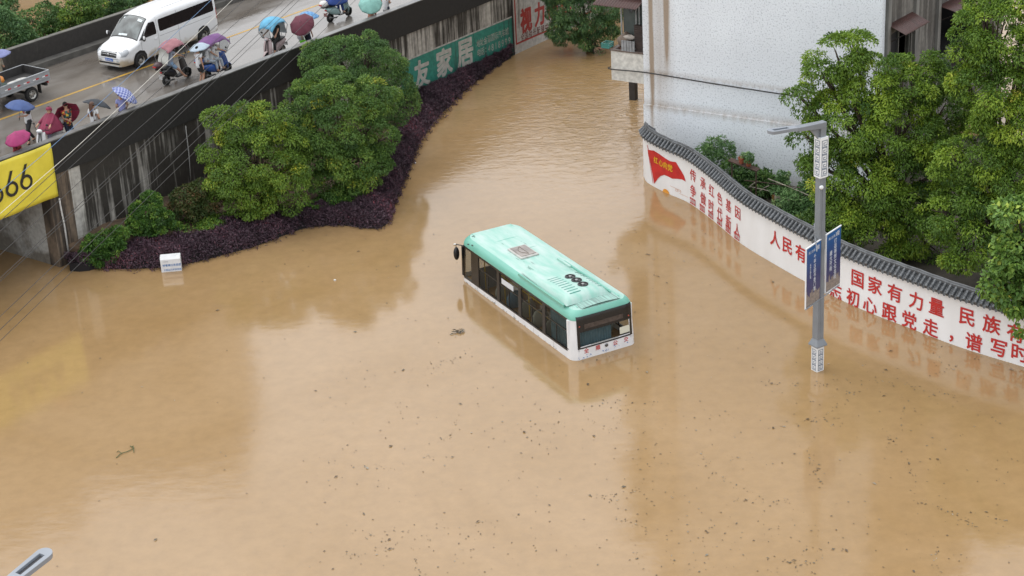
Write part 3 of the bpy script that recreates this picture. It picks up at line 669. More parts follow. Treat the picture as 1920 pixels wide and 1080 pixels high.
# ---- balcony on the left corner
xl = fac(1146, 130).x; zb0 = (fac(1146, 149).z+fac(1205, 158).z)/2; zb1 = fac(1148, 95).z
YD = 8.6
m_bal = conc_mat('balcony_roughcast', (.58, .57, .53), (.30, .24, .16), .36, streak=(2.5, 2, .4))
za = fac(1160, 14, -.30).z
def balcony(dz, detail=True):
    q = MB(); q.box(xl, -.003, .02, YD, zb0+dz, zb0+.16+dz); q.box(xl, -.004, .02, .14, zb0+.16+dz, zb1+dz); q.box(xl, xl+.12, .14, YD, zb0+.16+dz, zb1+dz); q.box(xl+.12, -.004, YD-.12, YD, zb0+.16+dz, zb1+dz)
    b = q.build('balcony', m_bal, bl)
    q = MB(); q.box(xl-.04, 0, -.02, .17, zb1+dz, zb1+.05+dz); q.box(xl-.04, xl+.15, .17, YD, zb1+dz, zb1+.05+dz); q.build('ledge', mat('balcony_ledge', (.16, .12, .10), .7, var=.4), b)
    q = MB()
    for x_, y_ in ((xl+.06, .9), (xl*.52, .95), (xl*.42, .95), (xl+.06, 4.2), (xl+.06, YD-.1)): q.tube([(x_, y_, zb1+dz), (x_, y_, za+.45+dz)], .035, 6)
    q.build('post', mat('balcony_post', (.45, .46, .45), .6, var=.4), b)
    q = MB(); q.box(xl+.1, -.02, 1.0, 1.06, zb0+.2+dz, za+.4+dz); q.build('screen', mat('green_grey_screen', (.105, .125, .115), .7, var=.4, vscale=2), b)
    awning((-.10, 1.9, za+.62+dz), (xl-.62, 1.9, za+.62+dz), (-.10, -.30, za+dz), n=16, parent=b)
    return b
FL_ = max(3.2, fac(1180, -14).z-zb0+.1); bal = balcony(0); balcony(FL_); balcony(FL_*2); balcony(FL_*3)
q = MB(); p = iB @ at(1188, 186, 0); q.box(p.x-.15, p.x+.15, p.y-.15, p.y+.15, -1.5, zb0); p2 = iB @ at(1206, 212, 0)
q.build('pillar', mat('damp_pillar', (.045, .04, .036), .6, var=.4, vscale=4), bl)
q = MB(); q.box(-.62, -.02, 2.2, 2.6, -1.5, zb0); q.build('pillar', mat('reflection_brown', (.16, .11, .075), .7, var=.4, vscale=3), bl)  # brown column standing in for a reflection on the water under the balcony
# things stored on the balcony
q = MB(); rng = random.Random(2)
gx = fac(1166, 90, .05).x; gz = zb1+.05
for k in range(5): x_ = gx+k*.125; q.box(x_, x_+.105, .0, .05, gz, gz+.44)
q.box(gx, gx+.6, .05, .07, gz+.1, gz+.16); q.box(gx, gx+.6, .05, .07, gz+.3, gz+.36)
o = q.build('slatted_crate', mat('grey_slats', (.30, .31, .32), .6, var=.4, vscale=5)); tag(o, 'grey slatted wooden crate standing on the balcony ledge', 'crate'); o.matrix_world = MBL
q = MB(); gx2 = fac(1193, 70, .3).x
for k in range(13): q.box(gx2, -.06, .12+.01*(k % 2), .3, gz+.0+k*.085, gz+.075+k*.085)
o = q.build('shutter_stack', mat('dark_brown_slats', (.045, .03, .026), .7, var=.4, vscale=4)); tag(o, 'dark brown stack of slatted boards leaning at the balcony corner', 'boards'); o.matrix_world = MBL
q = MB(); gx3 = fac(1132, 86, .1).x; x0, x1 = xl-.46, xl-.08
for z_ in (gz, gz+.085, gz+.17): q.box(x0, x1, .02, .05, z_, z_+.035); q.box(x0, x1, .43, .46, z_, z_+.035); q.box(x0, x0+.03, .05, .43, z_, z_+.035); q.box(x1-.03, x1, .05, .43, z_, z_+.035)
for k in range(8): x_ = x0+(x1-x0-.02)*k/7; q.box(x_, x_+.02, .021, .045, gz, gz+.205); q.box(x_, x_+.02, .431, .455, gz, gz+.205)
q.box(x0, x1, .05, .43, gz+.001, gz+.02)
o = q.build('basket', mat('teal_plastic', (.04, .20, .17), .45)); tag(o, 'small teal plastic basket sticking out beside the balcony ledge', 'basket'); o.matrix_world = MBL
q = MB(); q.tube([(xl-.66, .1, gz-.04), (xl+.4, .1, gz-.04)], .018, 6); q.tube([(xl-.66, .4, gz-.04), (xl+.4, .4, gz-.04)], .018, 6); q.build('bracket', mat('rust_rod', (.2, .08, .05), .7), bl)
def lump(name, lab, cat, cx, cy, cz, rx, ry, rz, m, seed):
    q = MB(); rg = random.Random(seed); n, k = 14, 9; ph = [rg.uniform(0, 6) for _ in range(4)]; vs = []
    P = []
    for i in range(k+1):
        a = PI*i/k; row = []
        for j in range(n+1):
            t = 2*PI*j/n; f = 1+.13*math.sin(3*t+ph[0]+a*2)+.09*math.sin(5*t+ph[1]-a*3)
            row.append((cx+rx*f*math.sin(a)*math.cos(t), cy+ry*f*math.sin(a)*math.sin(t), cz+rz*(.5+.5*math.cos(a))*(1+.1*math.sin(2*t+ph[2]))))
        P.append(row)
    q.grid(P); o = q.build(name, m, smooth=True); o.matrix_world = MBL; return tag(o, lab, cat)
lump('tarpaulin_bundle', 'brown tarpaulin bundle heaped on the balcony behind the crate', 'bundle', gx-.05, .5, zb1-.02, .34, .3, .68, mat('brown_tarp', (.20, .15, .115), .7, var=.4, vscale=4), 1)
lump('cloth_bundle', 'pale rolled cloth lying on top of the balcony bundle', 'cloth', gx+.22, .32, gz+.4, .26, .1, .2, mat('pale_cloth', (.45, .40, .35), .8, var=.3, vscale=5), 2)
q = MB(); P = []
for i in range(9):
    P.append([(xl*.72+.3*(i/8)+.02*math.sin(j*2+i), .93+.02*math.sin(i*1.3+j), za+.32-.95*(j/8)*(1-.25*abs(math.sin(i*1.1)))) for j in range(9)])
q.grid(P); o = q.build('laundry', mat('dark_laundry', (.05, .055, .075), .8, var=.9, vscale=3, vcol=(.35, .36, .38)), smooth=True); o.modifiers.new('t', 'SOLIDIFY').thickness = .01; o.matrix_world = MBL; tag(o, 'dark and pale laundry hanging under the balcony awning', 'laundry')
# cable sagging along the facade
q = MB(); pts = [fac(1146, 124, -.03), fac(1146, 129, -.05), fac(1215, 136, -.05), fac(1330, 155, -.05), fac(1440, 172, -.05), fac(1520, 184, -.05), fac(1640, 203, -.05)]
pts = catmull([Vector((p.x, -.09, p.z)) for p in pts], 5); q.tube(pts, .026, 6); o = q.build('wall_cable', mat('black_cable', (.02, .02, .02), .5)); o.matrix_world = MBL; tag(o, 'black cable sagging along the white facade', 'cable')
# ---- street lamp (one design, used twice); local +x = arm direction
m_pole = mat('grey_lamp_steel', (.215, .235, .26), .45, var=.15, vscale=2, metal=.1)
m_white = mat('white_panel', (.72, .74, .76), .4)
m_key = mat('meander_grey', (.20, .235, .29), .5)
def meander(q, cx0, cx1, z0, z1, n, fn, t):
    """square-spiral fret: n cells stacked; fn(x,z)->point, strips of width t"""
    w_ = cx1-cx0; c = (z1-z0)/n
    def bar(xa, za_, xb, zb_):
        x0, x1 = min(xa, xb)-t/2, max(xa, xb)+t/2; y0, y1 = min(za_, zb_)-t/2, max(za_, zb_)+t/2
        q.add([fn(x0, y0), fn(x1, y0), fn(x1, y1), fn(x0, y1)], [(0, 1, 2, 3)])
    for i in range(n):
        b = z0+i*c; X = lambda u: cx0+w_*u; Z = lambda u: b+c*u
        pts = [(.08, 0), (.08, .86), (.92, .86), (.92, .22), (.36, .22), (.36, .54), (.64, .54)]
        for (a, d), (e_, f) in zip(pts, pts[1:]): bar(X(a), Z(d), X(e_), Z(f))
        bar(X(.92), Z(.86), X(.92), Z(1.0)) if False else bar(X(.08), Z(0), X(.92), Z(0))
def street_lamp(loc, rz, label, H=8.55):
    t = thing('street_lamp', label, 'street lamp', loc, rz, 'street lamps in the flooded square')
    q = MB(); q.box(-.145, .145, -.145, .145, -1.5, .86); q.build('base', m_white, t, bevel=.006)
    q = MB()
    for k in range(4):
        Mx = Matrix.Rotation(k*PI/2, 4, 'Z')
        meander(q, -.105, .105, .05, .80, 4, lambda x, z, Mx=Mx: Mx @ Vector((x, -.1485, z)), .026)
    q.build('fret_panel', m_key, t)
    q = MB(); q.lathe([(.135*1.414, .86), (.215*1.414, .90), (.215*1.414, .94), (.165*1.414, 1.06), (.13*1.414, 1.14)], 4, Matrix.Rotation(PI/4, 4, 'Z'), True); q.build('collar', m_pole, t)
    q = MB(); q.lathe([(.13*1.414, 1.14), (.115*1.414, 6.7), (.105*1.414, H-.2)], 4, Matrix.Rotation(PI/4, 4, 'Z'), True); q.box(-.02, .02, -.138, -.115, 1.2, 6.4); q.box(-.02, .02, .115, .138, 1.2, 6.4); q.build('pole', m_pole, t, bevel=.008)
    q = MB(); q.box(-.155, .155, -.155, .155, 6.72, 8.05); q.build('light_panel', m_white, t, bevel=.006)
    q = MB()
    for k in range(4):
        Mx = Matrix.Rotation(k*PI/2, 4, 'Z')
        meander(q, -.115, .115, 6.80, 7.98, 5, lambda x, z, Mx=Mx: Mx @ Vector((x, -.1585, z)), .028)
    q.build('fret_panel', m_key, t)
    # arm: box section elbow with gusset, then the flat lamp head
    q = MB(); sec = [(-.11, H-.22, .11, H-.03), (.05, H-.22, .11, H-.03), (.3, H-.19, .115, H-.01), (1.15, H-.06, .13, H+.05)]
    P = [[(x, -w_, z0), (x, w_, z0), (x, w_, z1), (x, -w_, z1), (x, -w_, z0)] for x, z0, w_, z1 in sec]
    q.grid(P); q.poly(P[0][:4]); q.poly(P[-1][:4][::-1]); q.prism([(.1, H-.62), (.1, H-.2), (.5, H-.16)], Matrix(((1, 0, 0, 0), (0, 0, -1, .03), (0, 1, 0, 0), (0, 0, 0, 1))), .06); q.build('arm', m_pole, t, bevel=.01)
    q = MB(); out = []
    for k in range(13):
        a = -PI/2+PI*k/12; out.append((1.95+.16*math.cos(a), .17*math.sin(a)))
    ol = [(1.05, -.14)]+out+[(1.05, .14)]
    slope = .11
    def up(x, y, dz): return Vector((x, y, H+.0+(x-1.05)*slope+dz))
    n = len(ol); rec = [(1.32, -.065), (1.92, -.065), (1.92, .065), (1.32, .065)]
    top = [up(x, y, .06) for x, y in ol]; bot = [up(x*.995+.005, y*.92, -.045) for x, y in ol]
    vs = top+bot; fs = [(i, (i+1) % n, n+(i+1) % n, n+i) for i in range(n)]+[tuple(range(n, 2*n))]
    tess = mathutils.geometry.tessellate_polygon([[Vector((x, y, 0)) for x, y in ol], [Vector((x, y, 0)) for x, y in rec[::-1]]])
    vs += [up(x, y, .06) for x, y in rec[::-1]]; idx = list(range(n))+[2*n+i for i in range(4)]
    fs += [tuple(idx[i] for i in tr) for tr in tess]
    vs += [up(x, y, .0) for x, y in rec[::-1]]; b0 = 2*n
    fs += [(b0+i, b0+(i+1) % 4, b0+4+(i+1) % 4, b0+4+i) for i in range(4)]
    q.add(vs, fs); hd = q.build('lamp_head', mat('lamp_head_grey', (.25, .275, .31), .4, var=.12, vscale=2), t, bevel=.006)
    q = MB(); q.quad(*[up(x, y, .002) for x, y in rec]); q.build('heat_sink', mat('lamp_dark', (.05, .05, .055), .6), hd)
    q = MB(); q.box(1.25, 1.9, -.1, .1, 0, .01, Matrix.Translation((0, 0, H-.055)) @ Matrix.Translation((1.05, 0, 0)) @ Matrix.Rotation(-math.atan(slope), 4, 'Y') @ Matrix.Translation((-1.05, 0, 0))); q.build('lens', mat('lamp_lens', (.6, .6, .58), .2), hd)
    return t
LP = at(1532.5, 693, 0); hd_ = at(1453, 240, 8.75); dv = hd_-LP
lamp = street_lamp(LP, math.atan2(dv.y, dv.x), 'grey street lamp with blue banners rising from the water by the slogan wall')
print('arm reach', math.hypot(dv.x, dv.y), 'WH', WH, 'WLEN', WLEN, 'BW', BW, 'W_FAR', W_FAR, W_YEL, 'zb', zb0, zb1, za, zl, zc)
# banners on the lamp pole
zb_ = 4.62
def banner(pa, pb, zt, ht, label, cols, xcol):
    a = at(*pa, zt); b = at(*pb, zt); d = (b-a); L_ = d.length; d.normalize(); n = Vector((d.y, -d.x, 0))
    t = thing('banner', label, 'banner', (a.x, a.y, zt-ht), math.atan2(d.y, d.x), 'banners on the lamp pole')
    q = MB(); q.box(0, L_, -.012, .012, 0, ht); m = bpy.data.materials.get('banner_print') or banner_print(); q.build('print', m, t)
    q = MB(); q.box(-.02, L_+.02, -.02, .02, ht, ht+.03); q.box(-.02, L_+.02, -.02, .02, -.03, 0); q.box(-.03, 0, -.02, .02, 0, ht); q.build('frame', m_white, t)
    q = MB(); y = -.016
    put_text(q, '3街', lambda u, v: (L_*.76+u, y, ht-.17+v), .17, .03); put_text(q, '南江古镇', lambda u, v: (L_*.36+u, y, ht-.19+v), .10, .01)
    for ci, (x_, txt, size, z0) in enumerate(cols):
        for i, ch in enumerate(txt): put_text(q, ch, lambda u, v, i=i: (L_*x_+u, y, ht-z0-i*size*1.02+v), size, .02)
    q.build('lettering', mat('banner_white', (.62, .66, .72), .5), t)
    q = MB(); rg = random.Random(int(L_*1000)); x_ = 0
    pts = [(0, .012)]
    sk = [(0, .36)]
    while x_ < L_-.05:
        wd = rg.uniform(.05, .11); hh = rg.uniform(.30, .52); sk += [(x_, hh), (min(x_+wd, L_-.004), hh+rg.uniform(-.06, .08))]; x_ += wd
    P = [(x, z) for x, z in sk]; 
    for (xa, za_), (xb, zc_) in zip(P, P[1:]):
        if xb > xa+1e-4: q.add([(xa, -.0145, .004), (xb, -.0145, .004), (xb, -.0145, zc_), (xa, -.0145, za_)], [(0, 1, 2, 3)])
    q.build('town_picture', mat('banner_town', (.30, .25, .21), .6, var=.7, vscale=14, vcol=(.12, .10, .10)), t)
    return t
def banner_print():
    m = bpy.data.materials.new('banner_print'); m.use_nodes = True; N = m.node_tree; b = N.nodes['Principled BSDF']; b.inputs['Roughness'].default_value = .4
    tc = N.nodes.new('ShaderNodeTexCoord'); sx = N.nodes.new('ShaderNodeSeparateXYZ'); N.links.new(tc.outputs['Object'], sx.inputs[0])
    mr = N.nodes.new('ShaderNodeMapRange'); mr.inputs[2].default_value = 2.0; N.links.new(sx.outputs[2], mr.inputs[0])
    rp = N.nodes.new('ShaderNodeValToRGB'); e = rp.color_ramp.elements; e[0].color = (.055, .045, .10, 1); e[1].color = (.012, .10, .30, 1); k = e.new(.5); k.color = (.018, .03, .13, 1); N.links.new(mr.outputs[0], rp.inputs[0]); N.links.new(rp.outputs[0], b.inputs['Base Color']); return m
bA, bB, bC, bDd = (1512, 468), (1539, 449.5), (1549.5, 441), (1576.5, 423.5)
def ztop(px, py):
    z = 2.0
    return z
# height of the banner bar where it crosses the pole
zz = 0
while proj(LP+Vector((0, 0, zz)))[1] > 447: zz += .01
bn = banner(bA, bB, zz, 2.03, 'blue lamp pole banner on the left, lower one with small white side text', [(.58, '千年古韵书香门第', .155, .42), (.28, '品味古镇生活', .085, .62)], 0)
bn2 = banner(bC, bDd, zz, 2.0, 'blue lamp pole banner on the right, with two columns of bold white text', [(.62, '打造商旅文化名街', .175, .38), (.32, '盛大开街', .175, .72)], 0)
q = MB(); a = at(*bA, zz+.04); b = at(*bDd, zz+.04); q.tube([a-LP, b-LP], .018, 6); a = at(*bA, zz+.04)-Vector((0, 0, 2.07)); b = at(*bDd, zz+.04)-Vector((0, 0, 2.07)); q.tube([a-LP, b-LP], .018, 6)
br = q.build('banner_bracket', m_pole, lamp); br.matrix_parent_inverse = Matrix.Rotation(-math.atan2(dv.y, dv.x), 4, 'Z')
q = MB(); mb_ = LP+Vector((0, 0, 6.2)); q.ball((.0, -.16, 6.42), (.07, .06, .07)); o = q.build('camera_dome', m_white, lamp, smooth=True); o.matrix_parent_inverse = Matrix.Rotation(-math.atan2(dv.y, dv.x), 4, 'Z')
# second lamp: only its head reaches into the picture at the lower left
tip = at(90, 1028, 8.75); aft = at(0, 1101, 8.6); dd = (tip-aft); dd.z = 0; dd.normalize()
l2 = dup(lamp, label='pale grey street lamp head reaching in at the lower left corner')
for ch in list(l2.children):
    if ch.name.startswith(('banner_bracket', 'camera_dome')): bpy.data.objects.remove(ch)
LK = 1.06; tip = at(92, 1026, 8.75*LK); l2.scale = (LK,)*3; l2.location = (tip.x-dd.x*2.1*LK, tip.y-dd.y*2.1*LK, 0); l2.rotation_euler = (0, 0, math.atan2(dd.y, dd.x))
# ---- white utility sign box at the water edge
c = at(303, 511, 0); d = at(341, 507.5, 0); L_ = (d-c).length; ang = math.atan2(d.y-c.y, d.x-c.x)
bx = thing('sign_box', 'white slant-topped sign box with blue characters at the water edge', 'sign', c, ang)
q = MB(); q.prism([(0, -1), (.34, -1), (.34, .60), (.10, .60), (.0, .50)], Matrix(((0, 0, 1, 0), (1, 0, 0, 0), (0, 1, 0, 0), (0, 0, 0, 1))), L_); q.build('body', mat('white_sheet', (.70, .71, .73), .45, var=.12, vscale=4), bx, bevel=.01)
q = MB()
put_text(q, '好客南江欢迎您', lambda u, v: (L_*.55+u, -.004, .27+v), .10, .03); put_text(q, '文明出行平安回家', lambda u, v: (L_*.56+u, -.004, .08+v), .085, .02)
q.build('lettering', mat('sign_blue', (.05, .17, .42), .5), bx)
q = MB(); put_text(q, '公共设施', lambda u, v: (L_*.25+u, -.004, .42+v), .05, .01); q.build('small_lettering', mat('sign_grey', (.3, .31, .35), .5), bx)

# ---- unseen tower, added above the frame so its mirror image darkens the left water
TY = 120.0; xr = aty(330, 20, TY).x
zz_ = 10.0
while True:
    v = proj((aty(200, 20, TY).x, TY, -zz_))
    if v[1] > 955 or zz_ > 80: break
    zz_ += .5
TH = zz_
tw_ = thing('added_tower', 'tall grey tower added out of view beyond the overpass, seen only mirrored in the flood', 'building', (xr, TY, 0), 0)
q = MB(); q.box(-12, 0, 0, 14, -1, TH*.93); q.box(-30, -12.01, 0, 14, -1, TH); q.box(-46, -30.01, 0, 14, -1, TH*.86); q.build('wall', mat('tower_render', (.46, .44, .40), .85, var=.4, vscale=.2, bump=.1), tw_)
q = MB(); q.box(-12, .4, -.4, 14.4, TH*.93, TH*.93+.6); q.box(-26, -17, 3, 11, TH+.6, TH+4); q.box(-30.4, -12, -.4, 14.4, TH, TH+.6); q.box(-46.4, -30.4, -.4, 14.4, TH*.86, TH*.86+.6); q.build('roof', m_grey, tw_)
m_tg = mat('tower_glass', (.03, .035, .04), .1)
for i in range(6):
    for j in range(int(TH*.86/3)-1):
        q = MB(); q.box(-5-i*7.2, -1.6-i*7.2, -.06, -.002, 3*j+1.2, 3*j+2.7); q.build('window', m_tg, tw_)
print('tower', TH, xr)
# ================================================================ THE STRANDED BUS
RL, RRr, FLp = at(1074.7, 679, 0), at(1195.5, 644.4, 0), at(863.6, 522, 0)
bx_ = (FLp-RL); BL = bx_.length; bx_.normalize(); by_ = Vector((-bx_.y, bx_.x, 0)); BWD = abs((RRr-RL).dot(by_))
BO = RL-by_*(BWD/2); bang = math.atan2(bx_.y, bx_.x)
MBU = Matrix.Translation(BO) @ Matrix.Rotation(bang, 4, 'Z'); iU = MBU.inverted()
bus = thing('bus', 'white and mint green city bus stranded window deep in muddy floodwater', 'bus', BO, bang)
print('bus', BL, BWD)
hb = BWD/2; ROOF0 = 1.43; SILL = .17
def wz(x, z):
    """the sill line climbs a little towards the tail"""
    g = z/SILL if 0 < z < SILL else ((ROOF0-z)/(ROOF0-SILL) if SILL <= z < ROOF0 else 0)
    return z+.13*(1-max(0, min(1, x/BL)))*g
def z8(x, y, z): return iU @ at(840+x/3.6, 400+y/3.6, z)
def inset(z):
    if z < ROOF0: return .055*max(0, z)/ROOF0
    t = (z-ROOF0)/(.40); return .055+.42*(1-math.sqrt(max(0, 1-min(t, 1)**2)))**.9
def plan(z, ins, r=.26, n=7):
    """rounded plan outline, starting rear-left going clockwise; bowed rear and front"""
    a0, a1, b = ins*.6, BL-ins*1.0, hb-ins; r = r+ins*.3; P = []
    for cx, cy, q0 in ((a0+r, b-r, PI/2), (a0+r, -b+r, PI), (a1-r*1.6, -b+r, 1.5*PI), (a1-r*1.6, b-r, 2*PI)):
        rx = r*1.6 if cx > BL/2 else r
        for k in range(n+1):
            q = q0+PI/2*k/n; P.append(Vector((cx+rx*math.cos(q), cy+r*math.sin(q), z)))
    # bow the ends
    for p in P:
        e = (1-(p.y/b)**2)*.05
        if p.x < .6: p.x -= e*.6*(1-p.x/.6)
        if p.x > BL-.6: p.x += e*2*(1-(BL-p.x)/.6)
    for p in P: p.z = wz(p.x, p.z)
    return P
m_bwhite = mat('bus_white', (.74, .75, .77), .35, var=.10, vscale=2.5, coat=.3)
m_mint = mat('bus_mint', (.150, .42, .335), .38, var=.22, vscale=1.6, vcol=(.24, .52, .43), coat=.25, stretch=(.5, 1.6, 1))
m_mint_l = mat('bus_mint_roof', (.25, .485, .41), .45, var=.85, vscale=2.4, vcol=(.46, .57, .535), coat=.05, stretch=(.4, 1.9, 1), detail=11)
m_bblack = mat('bus_black_trim', (.012, .012, .013), .25)
m_bglass = glass_mat('bus_glass', (.86, .86, .83), .14)
m_dirtroof = mat('bus_roof_grime', (.30, .50, .44), .6, var=.75, vscale=5, vcol=(.10, .13, .12), stretch=(.25, 3.5, 1), detail=9)
def ys(z, off=0.0): return hb-inset(z)+off
# lower body
q = MB(); zs = [-.9, -.3, 0, SILL]; P = []
for z in zs: P.append(plan(z, inset(z)) + [plan(z, inset(z))[0]])
q.grid(P); q.build('body', m_bwhite, bus, smooth=True, auto=40)
# rear: white corner posts and lower rear panel
def ringpart(i0, i1, z0, z1, off, nz=6):
    P = []
    for k in range(nz+1):
        z = z0+(z1-z0)*k/nz; pl = plan(z, inset(z)-off); n = len(pl); P.append([pl[i % n] for i in range(i0, i1+1)])
    return P
q = MB(); q.grid(ringpart(0, 7, SILL, ROOF0-.004, 0)); q.grid(ringpart(8, 15, SILL, ROOF0-.004, 0)); q.grid(ringpart(6, 9, SILL, .36, 0, 2))
def rear_x(y, z):
    ins = inset(z); b = hb-ins; a0 = ins*.6; r = .26+ins*.3; ay = abs(y)
    x = a0
    if ay > b-r: x = a0+r-math.sqrt(max(0, r*r-(ay-b+r)**2))
    e = (1-(y/b)**2)*.05*.6*(1-max(0, min(1, x/.6)))
    return x-e
q.box(.26, .36, hb-.058, hb-.006, SILL, ROOF0-.01); q.box(.26, .36, -hb+.006, -hb+.058, SILL, ROOF0-.01)
q.build('body_panel', m_bwhite, bus, smooth=True, auto=40)
def rearpatch(q, y0, y1, z0, z1, off, ny=14, nz=8):
    q.grid([[(rear_x(y0+(y1-y0)*j/ny, z0+(z1-z0)*k/nz)-off, y0+(y1-y0)*j/ny, z0+(z1-z0)*k/nz) for j in range(ny+1)] for k in range(nz+1)])
yl, yr = hb-.20, -hb+.17
# roof
q = MB(); P = []; zr = [ROOF0+d_ for d_ in (0, .05, .11, .16, .205, .245, .28, .31)]
for z in zr: pl = plan(z, inset(z)); P.append(pl+[pl[0]])
q.grid(P)
q.build('roof_edge', m_mint, bus, smooth=True)
RT = ROOF0+.31; pl = plan(RT, inset(RT)); c0 = Vector((BL/2, 0, 0)); ring2 = []
q = MB(); P = []
for k, (t, dz) in enumerate(((1, 0), (.93, .022), (.7, .045), (.4, .06), (.05, .065), (0, .065))):
    P.append([Vector((p.x, p.y*t, RT+dz*min(1, max(0, min(p.x-pl[4].x+.0, BL-.2-p.x)/.5)))) for p in pl+[pl[0]]])
q.grid(P); q.build('roof', m_mint_l, bus, smooth=True)
q = MB(); q.grid([[(x, y, ROOF0-.01) for y in (-hb+.12, hb-.12)] for x in (.15, BL-.3)]); q.build('ceiling', mat('bus_ceiling', (.45, .46, .46), .7), bus)
def roofz(x, y): return RT+.065*(1-min(1, abs(y)/(hb-.35))**2)*.95
q = MB()
for sy in (.80, -.80): q.grid([[(x, sy+o, roofz(x, sy)+h) for x in [BL*.04+(BL*.93)*k/30 for k in range(31)]] for o, h in ((-.02, .001), (-.012, .012), (.012, .012), (.02, .001))])
q.build('roof_seam', m_mint, bus)
q = MB()
for x in (1.35, 2.6, 5.6, 6.75): q.grid([[(x+o, y, roofz(x, y)+.004+h) for y in [-hb+.5+(2*hb-1.0)*j/14 for j in range(15)]] for o, h in ((-.012, -.004), (-.006, .006), (.006, .006), (.012, -.004))])
q.build('roof_seam', m_mint, bus)
q = MB()
for x in (1.3, 2.7, 4.1, 5.5, 6.9): sp_z = (0.004, SILL-.02); q.add([(x-.006, ys(0)+.004, sp_z[0]), (x+.006, ys(0)+.004, sp_z[0]), (x+.006, ys(SILL)+.004, wz(x, sp_z[1])), (x-.006, ys(SILL)+.004, wz(x, sp_z[1]))], [(0, 1, 2, 3)])
q.build('panel_gap', mat('gap_grey', (.16, .16, .16), .7), bus)
q = MB(); rg = random.Random(12)
for k in range(46):
    x = rg.uniform(.9, BL-.5); y = rg.choice((rg.uniform(-.95, .95), rg.gauss(.55, .2), rg.gauss(-.6, .2))); l_ = rg.uniform(.04, .35); w__ = rg.uniform(.004, .02); y = max(-.95, min(.95, y))
    if 3.6 > x > .8 and abs(y) < .95: continue
    q.add([(x, y-w__, roofz(x, y)+.006), (x+l_*.5, y-w__*1.4, roofz(x, y)+.006), (x+l_, y, roofz(x, y)+.006), (x+l_*.5, y+w__, roofz(x, y)+.006)], [(0, 1, 2, 3)])
o_ = q.build('roof_scuffs', mat('roof_scuff', (.14, .26, .22), .7), bus); o_['kind'] = 'stuff'
# grime patch at the tail of the roof
q = MB(); q.grid([[(x, y, roofz(x, y)+.014-.05*max(0, .25-x)) for y in [-hb+.5+(2*hb-1.0)*j/12 for j in range(13)]] for x in (.15, .3, .5, .78)]); q.build('roof_tail_panel', m_dirtroof, bus)
# rear black panel with window
q = MB(); ZW0, ZW1 = .44, 1.0
rearpatch(q, yr, yl, ZW1, 1.56, .022, 16, 12)
rearpatch(q, yl-.10, yl, ZW0, ZW1, .012, 2, 5); rearpatch(q, yr, yr+.10, ZW0, ZW1, .012, 2, 5); rearpatch(q, yr, yl, ZW0-.05, ZW0, .012, 16, 1)
rp_ = q.build('rear_window', m_bblack, bus, smooth=True, auto=40)
q = MB(); rearpatch(q, yr+.10, yl-.10, ZW0, ZW1, -.01); q.build('pane', m_bglass, rp_)
q = MB(); rearpatch(q, yr+.36, yl-.27, 1.10, 1.27, .030); q.build('brake_light_strip', mat('rear_display', (.075, .058, .052), .25, var=.5, vscale=9), rp_)
q = MB(); rearpatch(q, yr+.06, yr+.50, .53, .78, .004); q.build('sticker', mat('pale_sticker', (.62, .62, .52), .5), rp_)
for y_, z_ in ((yl-.09, 1.22), (yr+.14, 1.13)):
    q = MB(); q.ball((rear_x(y_, z_)-.026, y_, z_), (.012, .026, .026), 10, 6); q.build('marker_lamp', mat('marker_red', (.45, .07, .04), .3), rp_)
q = MB(); P = []
for j in range(60):
    y = yl-.09-(.6*(yl-yr))*j/59; P.append([(.14+.022*math.sin(j*1.25), y, z) for z in (.2, .6, .99)])
q.grid(P); q.build('curtain', mat('blue_curtain', (.10, .175, .215), .8, var=.3, vscale=3), bus, smooth=True)
q = MB(); P = []
for j in range(40):
    x = .45+1.25*j/39; P.append([(x, hb-.13+.02*math.sin(j*1.25), z) for z in (.0, .7, 1.4)])
q.grid(P); q.build('curtain', mat('blue_curtain', (.12, .2, .24), .8), bus, smooth=True)
# rear lettering and badge
m_rl = mat('bus_red', (.50, .045, .04), .5)
q = MB()
for ch, x, y in (('全', 935, 927), ('顺', 1012, 906), ('公', 1130, 873), ('交', 1203, 850)):
    # intersect the rear face
    o = hit(840+x/3.6, 400+y/3.6, MBU @ Vector((-.02, 0, 0)), -bx_); l = iU @ o
    put_text(q, ch, lambda u, v, l=l: (rear_x(l.y-u, max(.01, l.z+v))-.006, l.y-u, l.z+v), .185, .02)
q.build('lettering', m_rl, bus)
o = iU @ hit(840+1070/3.6, 400+889/3.6, MBU @ Vector((-.02, 0, 0)), -bx_)
q = MB(); q.lathe([(.0, .03), (.03, .03), (.055, .02), (.062, .0)], 16, Matrix.Translation((rear_x(o.y, o.z), o.y, o.z)) @ Matrix.Rotation(-PI/2, 4, 'Y')); q.build('badge', mat('chrome_dark', (.12, .12, .12), .2, metal=.8), bus, smooth=True)
q = MB(); rg = random.Random(4)
for y0_, z0_, n_ in ((.95, .06, 5), (.62, .10, 4), (.0, .10, 7), (-.45, .13, 4), (-.75, .17, 2)):
    for k in range(n_):
        y = y0_+rg.uniform(-.12, .12); z = z0_+rg.uniform(-.05, .05); a = rg.uniform(.008, .035); b_ = rg.uniform(.006, .03)
        if z-b_ < .004: continue
        q.add([(rear_x(yy, zz_)-.004, yy, zz_) for yy, zz_ in ((y-a, z-b_), (y+a*.6, z-b_*.4), (y+a, z+b_), (y-a*.4, z+b_*.7))], [(0, 1, 2, 3)])
q.build('scuffed_paint', mat('scuff_blue', (.10, .20, .42), .5), bus)
